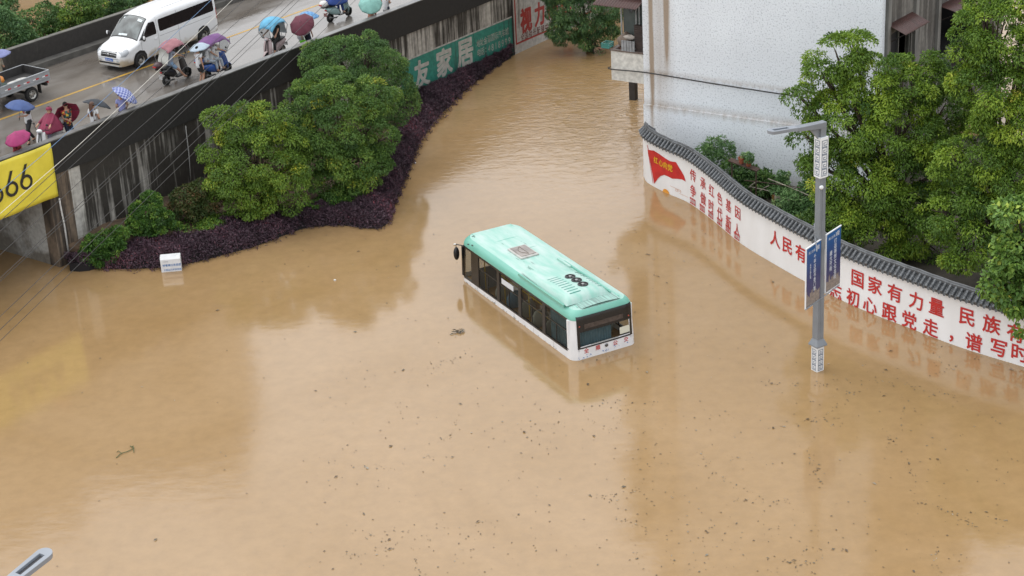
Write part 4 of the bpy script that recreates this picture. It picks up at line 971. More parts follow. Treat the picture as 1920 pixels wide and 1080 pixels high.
# side pieces (left visible, right mirrored)
def sp(q, sg, x0, x1, z0, z1, o0, o1):
    vs = []
    for x in (x0, x1):
        for z in (z0, z1):
            for o in (o0, o1): vs.append((x, sg*ys(z, o), wz(x, z)))
    q.add(vs, [(0, 1, 3, 2), (4, 6, 7, 5), (0, 4, 5, 1), (2, 3, 7, 6), (0, 2, 6, 4), (1, 5, 7, 3)])
bays = [(.03, .112), (.178, .352), (.372, .545), (.565, .752), (.772, .955)]
X = lambda t: BL*(1-t)
for sg in (1, -1):
    q = MB()
    sp(q, sg, .36, BL-.3, ROOF0-.07, ROOF0+.01, -.05, .004); sp(q, sg, .36, BL-.3, SILL-.02, SILL+.035, -.05, .004)
    edges = [.955]+[e for b in bays[::-1] for e in (b[0],)][:0]
    gaps = [(.957, .965), (.752, .772), (.545, .565), (.352, .372), (.112, .178), (0.018, .03)]
    for a, b in gaps: sp(q, sg, X(b), X(a), SILL+.035, ROOF0-.07, -.05, .004)
    sp(q, sg, .36, X(.955), SILL+.035, ROOF0-.07, -.05, .004)
    q.build('window_pillars', m_bblack, bus)
    for i, (a, b) in enumerate(bays):
        x0, x1 = X(b), X(a); q = MB(); sp(q, sg, x0, x1, SILL+.035, ROOF0-.07, -.022, -.012)
        wn_ = q.build('window', m_bglass, bus)
        q = MB(); zm = SILL+.035+(ROOF0-.1-SILL)*.62; xm = (x0+x1)/2
        if i:
            sp(q, sg, x0, x1, zm-.018, zm+.018, -.03, -.002); sp(q, sg, xm-.015, xm+.015, SILL+.035, zm-.018, -.03, -.002)
        for (e0, e1) in ((x0, x0+.03), (x1-.03, x1)): sp(q, sg, e0, e1, SILL+.035, ROOF0-.07, -.03, -.001)
        q.build('frame', m_bblack, wn_)
        if i == 2 and sg == 1:
            q = MB(); sp(q, sg, x0+.40, x1-.16, zm+.05, zm+.26, -.012, -.009); q.build('notice', mat('notice_white', (.60, .62, .64), .6), wn_)
# front: black surround, windscreen
q = MB(); q.grid(ringpart(16, 19, SILL, ROOF0, .0)); q.grid(ringpart(28, 31, SILL, ROOF0, .0)); q.grid(ringpart(19, 28, ROOF0-.12, ROOF0, 0, 2)); q.build('windscreen_surround', m_bblack, bus, smooth=True)
q = MB(); q.grid(ringpart(19, 28, SILL, ROOF0-.12, -.01)); q.build('windscreen', m_bglass, bus, smooth=True)
# mirror at the front left
q = MB(); mx, my = BL-.05, hb+.12
q.tube([(BL-.25, hb-.12, 1.36), (BL+.02, hb+.08, 1.38), (mx, my, 1.3)], .02, 7); q.build('mirror_arm', m_bblack, bus)
q = MB(); q.ball((mx, my, 1.05), (.075, .12, .26), 12, 9); q.build('mirror', m_bblack, bus, smooth=True)
q = MB(); q.tube([(BL-.25, -hb+.12, 1.36), (BL+.05, -hb-.05, 1.38), (mx+.05, -my+.06, 1.25)], .02, 7); q.ball((mx+.05, -my+.06, 1.0), (.07, .1, .22), 12, 9); q.build('mirror', m_bblack, bus, smooth=True)
# inside: seats, yellow poles, rails
m_seat = mat('seat_blue', (.10, .20, .30), .5); m_yel = mat('pole_yellow', (.62, .42, .03), .4)
for x in (1.25, 2.15, 3.05, 3.95, 4.9, 5.75):
    for sy in (.78, -.78):
        q = MB(); q.ball((x, sy, .28), (.06, .34, .38), 12, 8); q.box(x, x+.42, sy-.34, sy+.34, -.2, -.1); q.build('seat', m_seat if (int(x*10) % 3) else mat('seat_grey', (.33, .34, .30), .6), bus, smooth=True)
for x, sy in ((1.6, .3), (2.75, .3), (3.5, .95), (4.4, .3), (5.3, .95), (6.3, .3), (6.0, -.3), (3.2, -.3), (1.9, -.4), (4.7, -.35), (6.9, .9)):
    q = MB(); q.tube([(x, sy, -.4), (x, sy, ROOF0)], .02, 7); q.build('grab_pole', m_yel, bus, smooth=True)
for sy, z, x0, x1 in ((.9, 1.0, 2.4, 5.6), (-.9, .95, 1.4, 5.8), (.86, .6, 2.2, 3.4)):
    q = MB(); q.tube([(x0, sy, z), (x1, sy, z)], .02, 7); q.build('grab_rail', m_yel, bus, smooth=True)
q = MB(); q.box(6.9, 6.95, .2, 1.1, -.3, .85); q.box(BL-.75, BL-.55, -.9, .9, -.3, .30); q.build('driver_partition', mat('partition_grey', (.16, .17, .18), .5), bus)
q = MB(); q.lathe([(.21, 0), (.23, .015), (.21, .03)], 20, Matrix.Translation((BL-.95, .62, .32)) @ Matrix.Rotation(R(-35), 4, 'Y')); q.build('steering_wheel', m_bblack, bus)
# roof hatch
hc = [z8(x, y, RT+.06) for x, y in ((405, 247), (492, 312), (612, 280), (522, 212))]
cx = sum(p.x for p in hc)/4; cy = sum(p.y for p in hc)/4; hl = (abs(hc[0].x-hc[1].x)+abs(hc[2].x-hc[3].x))/4; hw_ = (abs(hc[1].y-hc[2].y)+abs(hc[3].y-hc[0].y))/4
q = MB(); q.box(cx-hl, cx+hl, cy-hw_, cy+hw_, roofz(cx, cy)-.02, roofz(cx, cy)+.05); ht_ = q.build('roof_hatch', mat('hatch_rim', (.50, .50, .47), .5, var=.5, vscale=6, vcol=(.25, .22, .2)), bus, bevel=.03)
q = MB(); q.box(cx-hl*.82, cx+hl*.82, cy-hw_*.82, cy+hw_*.82, roofz(cx, cy)+.05, roofz(cx, cy)+.075); q.build('cover', mat('hatch_cover', (.33, .29, .26), .35, var=.5, vscale=3), ht_, bevel=.02)
q = MB(); zz_ = roofz(cx, cy)+.078
pa = []
for k in range(17):
    t = k/16; pa.append((cx+hl*(.7-1.4*t), cy+hw_*(.55*math.sin(t*PI))-.1*hw_, zz_))
q.tube(pa, .014, 6); q.tube([(cx-hl*.7, cy-hw_*.1, zz_), (cx+hl*.7, cy-hw_*.1, zz_)], .012, 6); q.build('rib', mat('hatch_rib', (.16, .13, .11), .5), ht_)
# air conditioner
ac = [z8(x, y, RT+.1) for x, y in ((470, 385), (790, 612), (1105, 540), (800, 318))]
ax0 = (ac[1].x+ac[2].x)/2; ax1 = (ac[0].x+ac[3].x)/2; ay1 = (ac[0].y+ac[1].y)/2; ay0 = ac[2].y
print('ac', ax0, ax1, ay0, ay1)
q = MB(); prof = [(0, .0), (.05, .10), (.16, .18), (.35, .215), (1.2, .205), (1.7, .17), (2.2, .12), (ax1-ax0-.4, .075), (ax1-ax0, .02)]
P = []
for d, h in prof:
    row = []
    for t, f in ((0, 0), (.03, .45), (.08, .8), (.16, .96), (.5, 1.03), (.84, .96), (.92, .8), (.97, .45), (1, 0)):
        nar = 1-.10*max(0, (d-1.2)/(ax1-ax0-1.2)); yc = (ay0+ay1)/2
        y = yc+(ay0-yc+(ay1-ay0)*t)*nar; row.append((ax0+d, y, roofz(0, 0)-.02+h*f*1.25+.0))
    P.append(row)
q.grid(P); acu = q.build('air_conditioner', m_mint_l, bus, smooth=True)
def acz(d, y):
    for (d0, h0), (d1, h1) in zip(prof, prof[1:]):
        if d0 <= d <= d1: h = h0+(h1-h0)*(d-d0)/(d1-d0); break
    t = (y-ay0)/(ay1-ay0); ts = [0, .03, .08, .16, .5, .84, .92, .97, 1]; fs = [0, .45, .8, .96, 1.03, .96, .8, .45, 0]
    f = float(np.interp(t, ts, fs)); return roofz(0, 0)-.02+h*f*1.25
m_slot = mat('vent_slot', (.05, .21, .17), .6)
for side in (0, 1):
    q = MB(); src = [((668, 462), (740, 432)), ((845, 568), (880, 532))] if side == 0 else [((858, 405), (905, 393)), ((1010, 508), (1062, 492))]
    a0 = z8(*src[0][0], RT+.2); a1 = z8(*src[0][1], RT+.2); b0 = z8(*src[1][0], RT+.2); b1 = z8(*src[1][1], RT+.2); n_ = 9
    for k in range(n_):
        t = k/(n_-1); xc = (a0.x+a1.x)/2+((b0.x+b1.x)/2-(a0.x+a1.x)/2)*t; ya, yb = (a0.y+b0.y)/2, (a1.y+b1.y)/2
        q.grid([[(x_, ya+(yb-ya)*j/6, acz(x_-ax0, ya+(yb-ya)*j/6)+.004) for j in range(7)] for x_ in (xc-.026, xc+.026)])
    q.build('vent', m_slot, acu)
for x, y in ((825, 438), (868, 467), (911, 496)):
    c = z8(x, y, RT+.22); zc_ = acz(c.x-ax0, c.y)
    q = MB(); q.lathe([(.18, -.03), (.185, .03), (.15, .035), (.145, .01), (.0, .005)], 22, Matrix.Translation((c.x, c.y, zc_))); fn_ = q.build('fan', m_bblack, acu, smooth=True, auto=35)
    q = MB(); q.lathe([(.05, .012), (.05, .04), (.03, .05), (0, .05)], 14, Matrix.Translation((c.x, c.y, zc_)))
    q.build('hub', mat('fan_hub', (.30, .30, .30), .4), fn_, smooth=True, auto=40)
    q = MB()
    for k in range(5):
        a = 2*PI*k/5; q.box(.05, .118, -.012, .03, .014, .02, Matrix.Translation((c.x, c.y, zc_)) @ Matrix.Rotation(a, 4, 'Z') @ Matrix.Rotation(R(18), 4, 'X'))
    q.build('fan_blades', mat('fan_blade', (.05, .05, .05), .5), fn_)
for y_ in (ay1+.05, ay0-.05):
    q = MB(); q.box(ax0+.1, ax1-.05, y_-.025, y_+.025, roofz(0, y_)-.03, roofz(0, y_)+.075); q.box(ax0+.15, ax1-.1, y_-.028, y_-.0, roofz(0, y_)+.0751, roofz(0, y_)+.085); q.build('roof_rail', m_mint, acu, bevel=.01)
for pts in (((530, 352), (620, 418), (652, 408), (556, 342)), ((722, 298), (820, 362), (845, 352), (745, 290))):
    c = [z8(*p, RT+.1) for p in pts]; x0, x1 = min(p.x for p in c), max(p.x for p in c); y0, y1 = min(p.y for p in c), max(p.y for p in c)
    zc_ = acz(min(max((x0+x1)/2-ax0, 0), prof[-1][0]), min(max((y0+y1)/2, ay0+.1), ay1-.1)); q = MB(); q.box(x0+.05, x1-.05, y0+.03, y1-.03, zc_-.05, zc_+.035, taper=(.95, .8)); q.build('duct_cover', m_mint_l, acu, bevel=.03)
q = MB()
for x, y in ((168, 155), (182, 160), (176, 152), (138, 205), (165, 212)): c = z8(x, y, RT+.03); q.box(c.x-.03, c.x+.05, c.y-.02, c.y+.025, roofz(c.x, c.y)-.02, roofz(c.x, c.y)+.02)
q.build('roof_bracket', mat('bracket_dark', (.06, .12, .10), .6), bus)
# bumps of dirt along the waterline on the white skirt
q = MB(); rg = random.Random(9)
for k in range(26):
    x = rg.uniform(.4, BL-.5); wd = rg.uniform(.02, .08); z = rg.uniform(.012, .05)
    q.add([(x-wd, ys(0)+.004, z-.008), (x+wd, ys(0)+.004, z-.004), (x+wd*.8, ys(.02)+.004, z+.01), (x-wd*.5, ys(.02)+.004, z+.012)], [(0, 1, 2, 3)])
q.build('mud_fleck', mat('mud_fleck', (.05, .035, .02), .8), bus)
# ================================================================ VEHICLES ON THE OVERPASS
m_tyre = mat('tyre', (.016, .016, .016), .8, bump=.2, bscale=40); m_alloy = mat('rim_silver', (.42, .42, .40), .35, metal=.6, var=.4, vscale=8, vcol=(.2, .17, .13))
m_carblack = mat('car_black', (.012, .012, .013), .3); m_chrome = mat('chrome', (.5, .5, .5), .15, metal=.9)
m_red_l = mat('lamp_red', (.42, .02, .02), .25); m_lampw = mat('headlamp_clear', (.36, .38, .40), .12)
def wheel(name, loc, r, wd, parent, rimcol=None, spokes=6, side=1):
    """axle along local y; outer face towards side*y"""
    Mx = Matrix.Translation(loc) @ Matrix.Rotation(-side*PI/2, 4, 'X')
    q = MB(); q.lathe([(r*.62, -wd/2), (r*.9, -wd/2), (r, -wd*.32), (r, wd*.32), (r*.9, wd/2), (r*.62, wd/2), (r*.60, wd*.3)], 28, Mx)
    for k in range(28):
        a = 2*PI*k/28; q.box(r*.97, r*1.012, -.012, .012, -wd*.33, wd*.33, Mx @ Matrix.Rotation(a, 4, 'Z'))
    w_ = q.build(name, m_tyre, parent, smooth=True, auto=40)
    q = MB(); q.lathe([(r*.62, wd*.46), (r*.58, wd*.36), (r*.45, wd*.22), (r*.25, wd*.30), (r*.2, wd*.42), (0, wd*.44)], 24, Mx); q.build('rim', rimcol or m_alloy, w_, smooth=True, auto=35)
    q = MB()
    for k in range(spokes):
        a = 2*PI*k/spokes; q.lathe([(r*.075, wd*.2), (r*.075, wd*.31), (0, wd*.31)], 10, Mx @ Matrix.Translation((r*.38*math.cos(a), r*.38*math.sin(a), 0)))
    q.build('rim_holes', m_carblack, w_)
    return w_
# ---------------------------------------------------------------- white minibus (local +x = forward, +y = its left side)
wf = deck(264, 126); wr = deck(382, 81); vd = (wf-wr); vd.z = 0; WBv = vd.length; vd.normalize(); vang = math.atan2(vd.y, vd.x); print('van wb', WBv)
VK = 1.0; VL = WBv*1.505; fo = WBv*.245   # front overhang
VO = wf+vd*fo; vl = Vector((-vd.y, vd.x, 0)); HV = .92; VO = VO-vl*(HV-.08)
van = thing('minibus', 'white high-roof minibus with a muddy flank driving on the overpass', 'minibus', VO, vang)
def vtop(d): return float(np.interp(d, [0, .05, .18, .5, .95, 1.05, 1.25, 1.5, 1.72, 1.95, 2.3, 2.8, 4.6, VL-.12, VL], [.72, .88, .97, 1.08, 1.20, 1.27, 1.50, 1.75, 1.94, 2.06, 2.14, 2.18, 2.17, 2.10, 1.9]))
def vhw(d): return float(np.interp(d, [0, .06, .2, .5, 1.0, 2.0, VL-.3, VL-.05, VL], [.62, .74, .84, .90, HV, HV, HV, HV-.04, HV-.10]))
def vW(d, z):
    zt = vtop(d); w_ = vhw(d); zr = zt-.32*min(1, zt/1.6)
    if z > 1.1: w_ -= (z-1.1)*.085
    if z < .5: w_ -= (.5-z)*.12
    if z > zr:
        t = min(1, (z-zr)/(zt-zr)); w_ *= (1-t**2.6)**(1/2.6)
    return max(w_, 0)
def vZ(d, y):
    """roof / bonnet height at (d, y)"""
    lo, hi_ = vtop(d)-.32*min(1, vtop(d)/1.6), vtop(d)
    for _ in range(24):
        m_ = (lo+hi_)/2
        if vW(d, m_) > abs(y): lo = m_
        else: hi_ = m_
    return lo
m_van = mat('van_white', (.74, .75, .76), .28, coat=.5)
def van_dirt():
    m = bpy.data.materials.new('van_white_muddy'); m.use_nodes = True; N = m.node_tree; L = N.links; b = N.nodes['Principled BSDF']; b.inputs['Roughness'].default_value = .3; b.inputs['Coat Weight'].default_value = .4
    tc = N.nodes.new('ShaderNodeTexCoord'); n = N.nodes.new('ShaderNodeTexNoise'); n.inputs['Scale'].default_value = 1.6; n.inputs['Detail'].default_value = 6; L.new(tc.outputs['Object'], n.inputs['Vector'])
    sx = N.nodes.new('ShaderNodeSeparateXYZ'); L.new(tc.outputs['Object'], sx.inputs[0]); mr = N.nodes.new('ShaderNodeMapRange'); mr.inputs[1].default_value = 1.0; mr.inputs[2].default_value = .35; mr.inputs[3].default_value = 0; mr.inputs[4].default_value = 1.1; L.new(sx.outputs[2], mr.inputs[0])
    mu = N.nodes.new('ShaderNodeMath'); mu.operation = 'MULTIPLY'; L.new(n.outputs['Fac'], mu.inputs[0]); L.new(mr.outputs[0], mu.inputs[1])
    rp = N.nodes.new('ShaderNodeValToRGB'); e = rp.color_ramp.elements; e[0].position = .34; e[0].color = (.74, .75, .76, 1); e[1].position = .58; e[1].color = (.42, .36, .27, 1); L.new(mu.outputs[0], rp.inputs[0]); L.new(rp.outputs[0], b.inputs['Base Color']); return m
m_vanm = van_dirt()
ds = sorted(set([0, .02, .05, .1, .18, .3, .5, .75, .95, 1.05, 1.15, 1.25, 1.4, 1.55, 1.72, 1.85, 1.95, 2.1, 2.3, 2.6]+[2.8+k*.3 for k in range(int((VL-3)/.3)+1)]+[VL-.2, VL-.1, VL-.04, VL]))
q = MB(); P = []
for d in ds:
    zt = vtop(d); zr = zt-.32*min(1, zt/1.6); zl_ = [.26, .30, .42, .55, .7, .85]+[.85+(zr-.85)*k/5 for k in range(1, 6)] if zr > .9 else [.26, .30, .42, .5, .55, .6]+[.6+(zr-.6)*k/5 for k in range(1, 6)]
    zl_ += [zr+(zt-zr)*math.sin(PI/2*k/9) for k in range(1, 10)]
    left = [(-d, vW(d, z)*(1 if z > .27 else .96), z) for z in zl_]; P.append(left+[(x, -y, z) for x, y, z in left[::-1][1:]])
q.grid(P); q.poly(P[0]); q.poly(P[-1][::-1]); q.build('body', m_vanm, van, smooth=True, auto=38)
def vpatch(name, poly, off, m, sg=1, n=14, parent=van):
    """polygon in (d, z) laid on the flank"""
    q = MB(); zs_ = [p[1] for p in poly]; z0, z1 = min(zs_), max(zs_); P = []
    for k in range(n+1):
        z = z0+(z1-z0)*k/n; z = min(max(z, z0+1e-4), z1-1e-4); xs = []
        for (a, b), (c, d) in zip(poly, poly[1:]+poly[:1]):
            if (b-z)*(d-z) < 0: xs.append(a+(c-a)*(z-b)/(d-b))
        x0, x1 = min(xs), max(xs); P.append([(-(x0+(x1-x0)*j/n), sg*(vW(x0+(x1-x0)*j/n, z)+off), z) for j in range(n+1)])
    q.grid(P); return q.build(name, m, parent, smooth=True)
m_vglass = mat('van_glass', (.018, .014, .014), .06, spec=.6)
def rrect(x0, x1, z0, z1, r=.07, lean=0):
    out = []
    for cx_, cz_, a0 in ((x1-r, z0+r, -PI/2), (x1-r, z1-r, 0), (x0+r, z1-r, PI/2), (x0+r, z0+r, PI)):
        for k in range(5): a = a0+PI/2*k/4; out.append((cx_+r*math.cos(a)+lean*(cz_+r*math.sin(a)-z0), cz_+r*math.sin(a)))
    return out
for sg in (1, -1):
    w1_ = vpatch('side_window', rrect(2.36, VL-.22, 1.26, 1.80, .08), .006, m_vglass, sg, 18)
    w2_ = vpatch('door_window', [(1.28, 1.22), (2.14, 1.22), (2.17, 1.3), (2.14, 1.74), (2.06, 1.80), (1.80, 1.80), (1.62, 1.66)], .006, m_vglass, sg)
    vpatch('mirror_triangle', [(1.07, 1.16), (1.27, 1.22), (1.55, 1.62)], .007, m_carblack, sg)
    q = MB()
    for d_ in (1.16, 2.25, 3.55): q.grid([[(-d_+o, sg*(vW(d_, z)+.003), z) for o in (-.008, .008)] for z in [.42+(1.1-.42 if d_ < 2 else 1.5)*k/14 for k in range(15)]])
    q.grid([[(-d_, sg*(vW(d_, z)+.003), z) for z in (1.06, 1.075)] for d_ in [2.3+(VL-.4-2.3)*k/10 for k in range(11)]]); q.build('door_seam', mat('seam_grey', (.25, .25, .25), .6), van)
    q = MB(); q.box(-2.16, -2.0, 0, .03, 1.0, 1.05, Matrix.Translation((0, sg*vW(2.1, 1.02)-(0.03 if sg < 0 else 0), 0))); q.build('door_handle', m_van, van)
    for d_ in (fo, fo+WBv):
        vpatch('wheel_arch', [(d_-.42, .27), (d_+.42, .27), (d_+.40, .5), (d_+.28, .70), (d_, .78), (d_-.28, .70), (d_-.40, .5)], .006, m_carblack, sg)
        wheel('wheel', (-d_, sg*(HV-.07), .33), .33, .2, van, side=sg)
    vpatch('headlight', [(.03, .70), (.10, .92), (.42, .98), (.36, .80), (.20, .70)], .008, m_lampw, sg, 8)
    vpatch('tail_light', [(VL-.09, .85), (VL-.02, .85), (VL-.02, 1.35), (VL-.09, 1.35)], .008, m_red_l, sg, 6)
    q = MB(); q.ball((-1.2, sg*(HV+.14), 1.27), (.06, .11, .13), 10, 7); q.tube([(-1.22, sg*(HV-.05), 1.2), (-1.2, sg*(HV+.08), 1.23)], .03, 6); mr_ = q.build('wing_mirror', m_carblack, van, smooth=True)
    q = MB(); q.ball((-1.17, sg*(HV+.2), 1.31), (.05, .05, .09), 8, 6); q.build('mirror_cap', m_van, mr_, smooth=True)
# windscreen: patch on the sloping nose
def top_patch(name, d0, d1, y0f, m, off=.008, n=16, parent=van):
    q = MB(); P = []
    for i in range(n+1):
        d = d0+(d1-d0)*i/n; t = i/n; w_ = y0f(t); row = []
        for j in range(n+1): y = -w_+2*w_*j/n; row.append((-d+off*.8, y, vZ(d, y)+off))
        P.append(row)
    q.grid(P); return q.build(name, m, parent, smooth=True)
m_ws = mat('windscreen_glass', (.055, .062, .062), .05, var=.75, vscale=2.2, vcol=(.20, .23, .23), spec=.6)
ws = top_patch('windscreen_seal', 1.03, 1.88, lambda t: .80-.10*t, m_carblack)
ws = top_patch('windscreen', 1.07, 1.84, lambda t: .765-.10*t, m_ws, .013)
q = MB(); q.box(-1.68, -1.60, -.18, .14, 0, .01, Matrix.Translation((0, .35, 1.945)) @ Matrix.Rotation(R(45), 4, 'Y')) if False else None
for (d_, y_, sx_, sy_) in ((1.70, .48, .05, .12), (1.12, .0, .03, .16), (1.11, -.25, .03, .09), (1.72, -.45, .03, .04)):
    q = MB(); q.grid([[(-(d_+i*sx_)+.016, y_+j*sy_, vZ(d_+i*sx_, y_+j*sy_)+.018) for j in (-1, 1)] for i in (-1, 1)]); q.build('windscreen_sticker', mat('sticker_white', (.6, .66, .68), .5), ws)
q = MB(); q.tube([(-1.06, -.5, vZ(1.06, -.5)+.02), (-1.2, .1, vZ(1.2, .1)+.02)], .01, 5); q.tube([(-1.06, .1, vZ(1.06, .1)+.02), (-1.2, .6, vZ(1.2, .6)+.02)], .01, 5); q.build('wiper', m_carblack, van)
# nose: grille, bumper slit, plate, fog lamps
def nose(name, y0, y1, z0, z1, off, m, parent=van, n=10):
    """patch on the rounded nose"""
    def dd_(y, z):
        lo, hi_ = 0, .6
        for _ in range(22):
            m_ = (lo+hi_)/2
            if vW(m_, z) >= abs(y) and vtop(m_) >= z: hi_ = m_
            else: lo = m_
        return hi_
    q = MB(); q.grid([[(-dd_(y0+(y1-y0)*j/n, z0+(z1-z0)*k/4)+off, y0+(y1-y0)*j/n, z0+(z1-z0)*k/4) for j in range(n+1)] for k in range(5)]); return q.build(name, m, parent, smooth=True)
gr = nose('grille', -.46, .46, .66, .90, .010, m_carblack)
for z_ in (.70, .77, .845): nose('grille_bar', -.46, .46, z_, z_+.014, .016, m_chrome, gr)
q = MB(); q.lathe([(.0, .025), (.045, .022), (.052, .0)], 14, Matrix.Translation((.012, 0, .775)) @ Matrix.Rotation(PI/2, 4, 'Y')); q.build('badge', m_chrome, gr, smooth=True)
nose('bumper_slit', -.62, .62, .355, .425, .008, m_carblack)
nose('bumper_lip', -.66, .66, .26, .315, .004, mat('bumper_grey', (.45, .45, .44), .5))
pl_ = nose('number_plate', -.23, .23, .47, .60, .014, mat('plate_blue', (.035, .14, .50), .35), n=4)
q = MB(); put_text(q, '赣·53C66', lambda u, v: (.034, u, .535+v), .095, .02); q.build('lettering', mat('plate_white', (.7, .7, .7), .5), pl_)
for y_ in (.52, -.52): nose('fog_light', y_-.07, y_+.07, .47, .53, .01, m_lampw, n=4)
q = MB(); q.tube([(-1.95, .25, vZ(1.95, .25)), (-1.99, .25, vZ(1.95, .25)+.18)], .008, 5); q.build('aerial', m_carblack, van)
q = MB()
for y_ in (.55, -.55): q.grid([[(-d_, y_+o, vZ(d_, y_)+.004+h) for d_ in [2.6+(VL-3)*k/10 for k in range(11)]] for o, h in ((-.02, 0), (-.01, .014), (.01, .014), (.02, 0))])
q.build('roof_rib', m_van, van)
# ---------------------------------------------------------------- silver flatbed pickup at the left edge
tw = deck(62, 190); td = Vector((-Ub.x, -Ub.y, 0)).normalized(); tl = Vector((-td.y, td.x, 0)); tang = math.atan2(td.y, td.x)
TR = .31; TY = .76; TO = tw-tl*TY
trk = thing('pickup_truck', 'silver dropside pickup truck carrying orange bundles at the left edge', 'truck', TO, tang)
m_sil = mat('truck_silver', (.40, .42, .44), .35, metal=.25, var=.2, vscale=3); m_trkd = mat('truck_underbody', (.03, .028, .026), .7)
bx0, bx1, bz0_, bz1_ = -1.0, 1.62, .74, 1.10
q = MB(); q.box(bx0, bx1, -.80, .80, bz0_-.05, bz0_); q.build('bed_floor', mat('bed_floor', (.17, .075, .05), .7, var=.5, vscale=3, vcol=(.08, .05, .04)), trk)
q = MB()
for sg in (1, -1):
    y0_, y1_ = (.78, .82) if sg > 0 else (-.82, -.78); q.box(bx0, bx1, y0_, y1_, bz0_-.08, bz1_)
    yo = .82 if sg > 0 else -.845
    for z_ in (bz0_-.08, bz0_+.04, bz1_-.05): q.box(bx0, bx1, yo, yo+.025, z_, z_+.05)
q.box(bx0-.04, bx0-.001, -.82, .82, bz0_-.08, bz1_); q.box(bx1+.001, bx1+.04, -.82, .82, bz0_-.08, bz1_+.12); q.build('dropside', m_sil, trk, bevel=.008)
q = MB(); q.box(bx0+.001, bx1, -.779, .779, bz0_+.001, bz0_+.006); q.box(bx0+.01, bx1, .765, .7795, bz0_+.006, bz1_-.01); q.box(bx0+.01, bx1, -.7795, -.765, bz0_+.006, bz1_-.01); q.box(bx0+.001, bx0+.012, -.76, .76, bz0_+.006, bz1_-.01); q.build('bed_lining', mat('bed_lining', (.045, .043, .042), .6, var=.4, vscale=4), trk)
q = MB()
for k in range(5): q.box(bx0+.08+k*.5, bx0+.24+k*.5, .8455, .85, bz0_+.13, bz0_+.18)
q.build('red_reflector', mat('reflector_red', (.55, .03, .03), .3), trk)
q = MB()
for k in range(5): q.box(bx0+.241+k*.5, bx0+.40+k*.5, .8455, .85, bz0_+.13, bz0_+.18)
q.build('white_reflector', mat('reflector_white', (.75, .75, .75), .3), trk)
q = MB(); q.box(-.9, 4.3, -.36, -.28, .48, .64); q.box(-.9, 4.3, .28, .36, .48, .64); q.box(-.95, -.85, -.7, .7, .42, .52); q.tube([(0, -.7, TR), (0, .7, TR)], .06, 8)
for sg in (1, -1): q.box(-.52, -.48, sg*.6-.02, sg*.6+.18, .22, .62); q.box(-.35, .38, sg*.78-.12, sg*.78+.02, .655, .67)
q.build('chassis', m_trkd, trk)
for y_ in (.62, -.62): q = MB(); q.box(-1.0, -.96, y_-.1, y_+.1, .52, .60); q.build('tail_light', m_red_l, trk)
for sg in (1, -1): wheel('wheel', (0, sg*.72, TR), TR, .2, trk, side=sg); wheel('wheel', (2.95, sg*.72, TR), TR, .2, trk, side=sg)
# cab as a lofted shell
def tx(q, secs):
    P = []
    for x, y0_, z0_, z1_ in secs:
        pr = [(.0, -1), (.12, -1.0), (.45, -1.0), (.55, -.985), (.9, -.86), (.97, -.80), (1, -.6)]; row = [(x, y0_*b, z0_+(z1_-z0_)*a) for a, b in pr]; P.append(row+[(x, -y, z) for x, y, z in row[::-1]])
    q.grid(P); q.poly(P[0]); q.poly(P[-1][::-1])
q = MB(); tx(q, [(1.72, .80, .40, 1.72), (1.80, .81, .38, 1.80), (2.6, .82, .38, 1.84), (3.05, .82, .38, 1.78), (3.45, .81, .38, 1.30), (3.75, .80, .38, 1.08), (4.15, .76, .38, .98), (4.25, .70, .42, .85)]); q.build('cab', m_sil, trk, smooth=True, auto=35)
q = MB()
for sg in (1, -1): q.poly([(1.95, sg*.79, 1.22), (2.95, sg*.8, 1.22), (2.85, sg*.72, 1.66), (2.0, sg*.72, 1.70)])
q.build('side_window', m_vglass, trk)
q = MB(); q.poly([(3.08, -.62, 1.76), (3.08, .62, 1.76), (3.47, .74, 1.30), (3.47, -.74, 1.30)]); q.build('windscreen', m_vglass, trk)
q = MB(); q.box(1.69, 1.715, -.6, .6, 1.25, 1.62); q.build('rear_window', m_vglass, trk)
q = MB(); q.box(2.1, 2.25, .825, .845, 1.05, 1.09); q.build('door_handle', m_carblack, trk); q = MB(); q.box(1.9, 2.1, .822, .83, .95, 1.0); q.build('red_reflector', mat('reflector_red', (.55, .03, .03), .3), trk)
MT = Matrix.Translation(TO) @ Matrix.Rotation(tang, 4, 'Z')
def cargo(name, lab, cat, cx, cy, rx, ry, rz, m, seed, z=None):
    q = MB(); rg = random.Random(seed); ph = [rg.uniform(0, 6) for _ in range(5)]; P = []
    for i in range(11):
        a = PI*i/10; row = []
        for j in range(19):
            t = 2*PI*j/18; f = 1+.12*math.sin(2*t+ph[0])+.08*math.sin(5*t+ph[1]+a*2); sq = 1+.12*abs(math.sin(2*t))
            row.append((rx*f*sq*math.sin(a)**.8*math.cos(t), ry*f*sq*math.sin(a)**.8*math.sin(t), rz*(.5+.5*math.cos(a)*(1+.1*math.sin(3*t+ph[2])))))
        P.append(row)
    q.grid(P); o = q.build(name, m, smooth=True); o.matrix_world = MT @ Matrix.Translation((cx, cy, bz0_+.012 if z is None else z)); return tag(o, lab, cat)
cargo('tarpaulin_bundle', 'bright orange bundle in the bed of the silver pickup', 'bundle', 1.05, -.35, .5, .38, .46, mat('orange_tarp', (.62, .22, .02), .5, var=.35, vscale=5), 1)
cargo('cargo_bag', 'dark green bag wedged under the orange bundle in the pickup', 'bag', 1.15, .3, .33, .3, .3, mat('dark_green_bag', (.02, .05, .035), .6, var=.5, vscale=6), 2)
cargo('sack', 'white sack lying along the side of the pickup bed', 'sack', .35, .42, .55, .22, .25, mat('white_sack', (.55, .54, .51), .8, var=.3, vscale=5), 3)
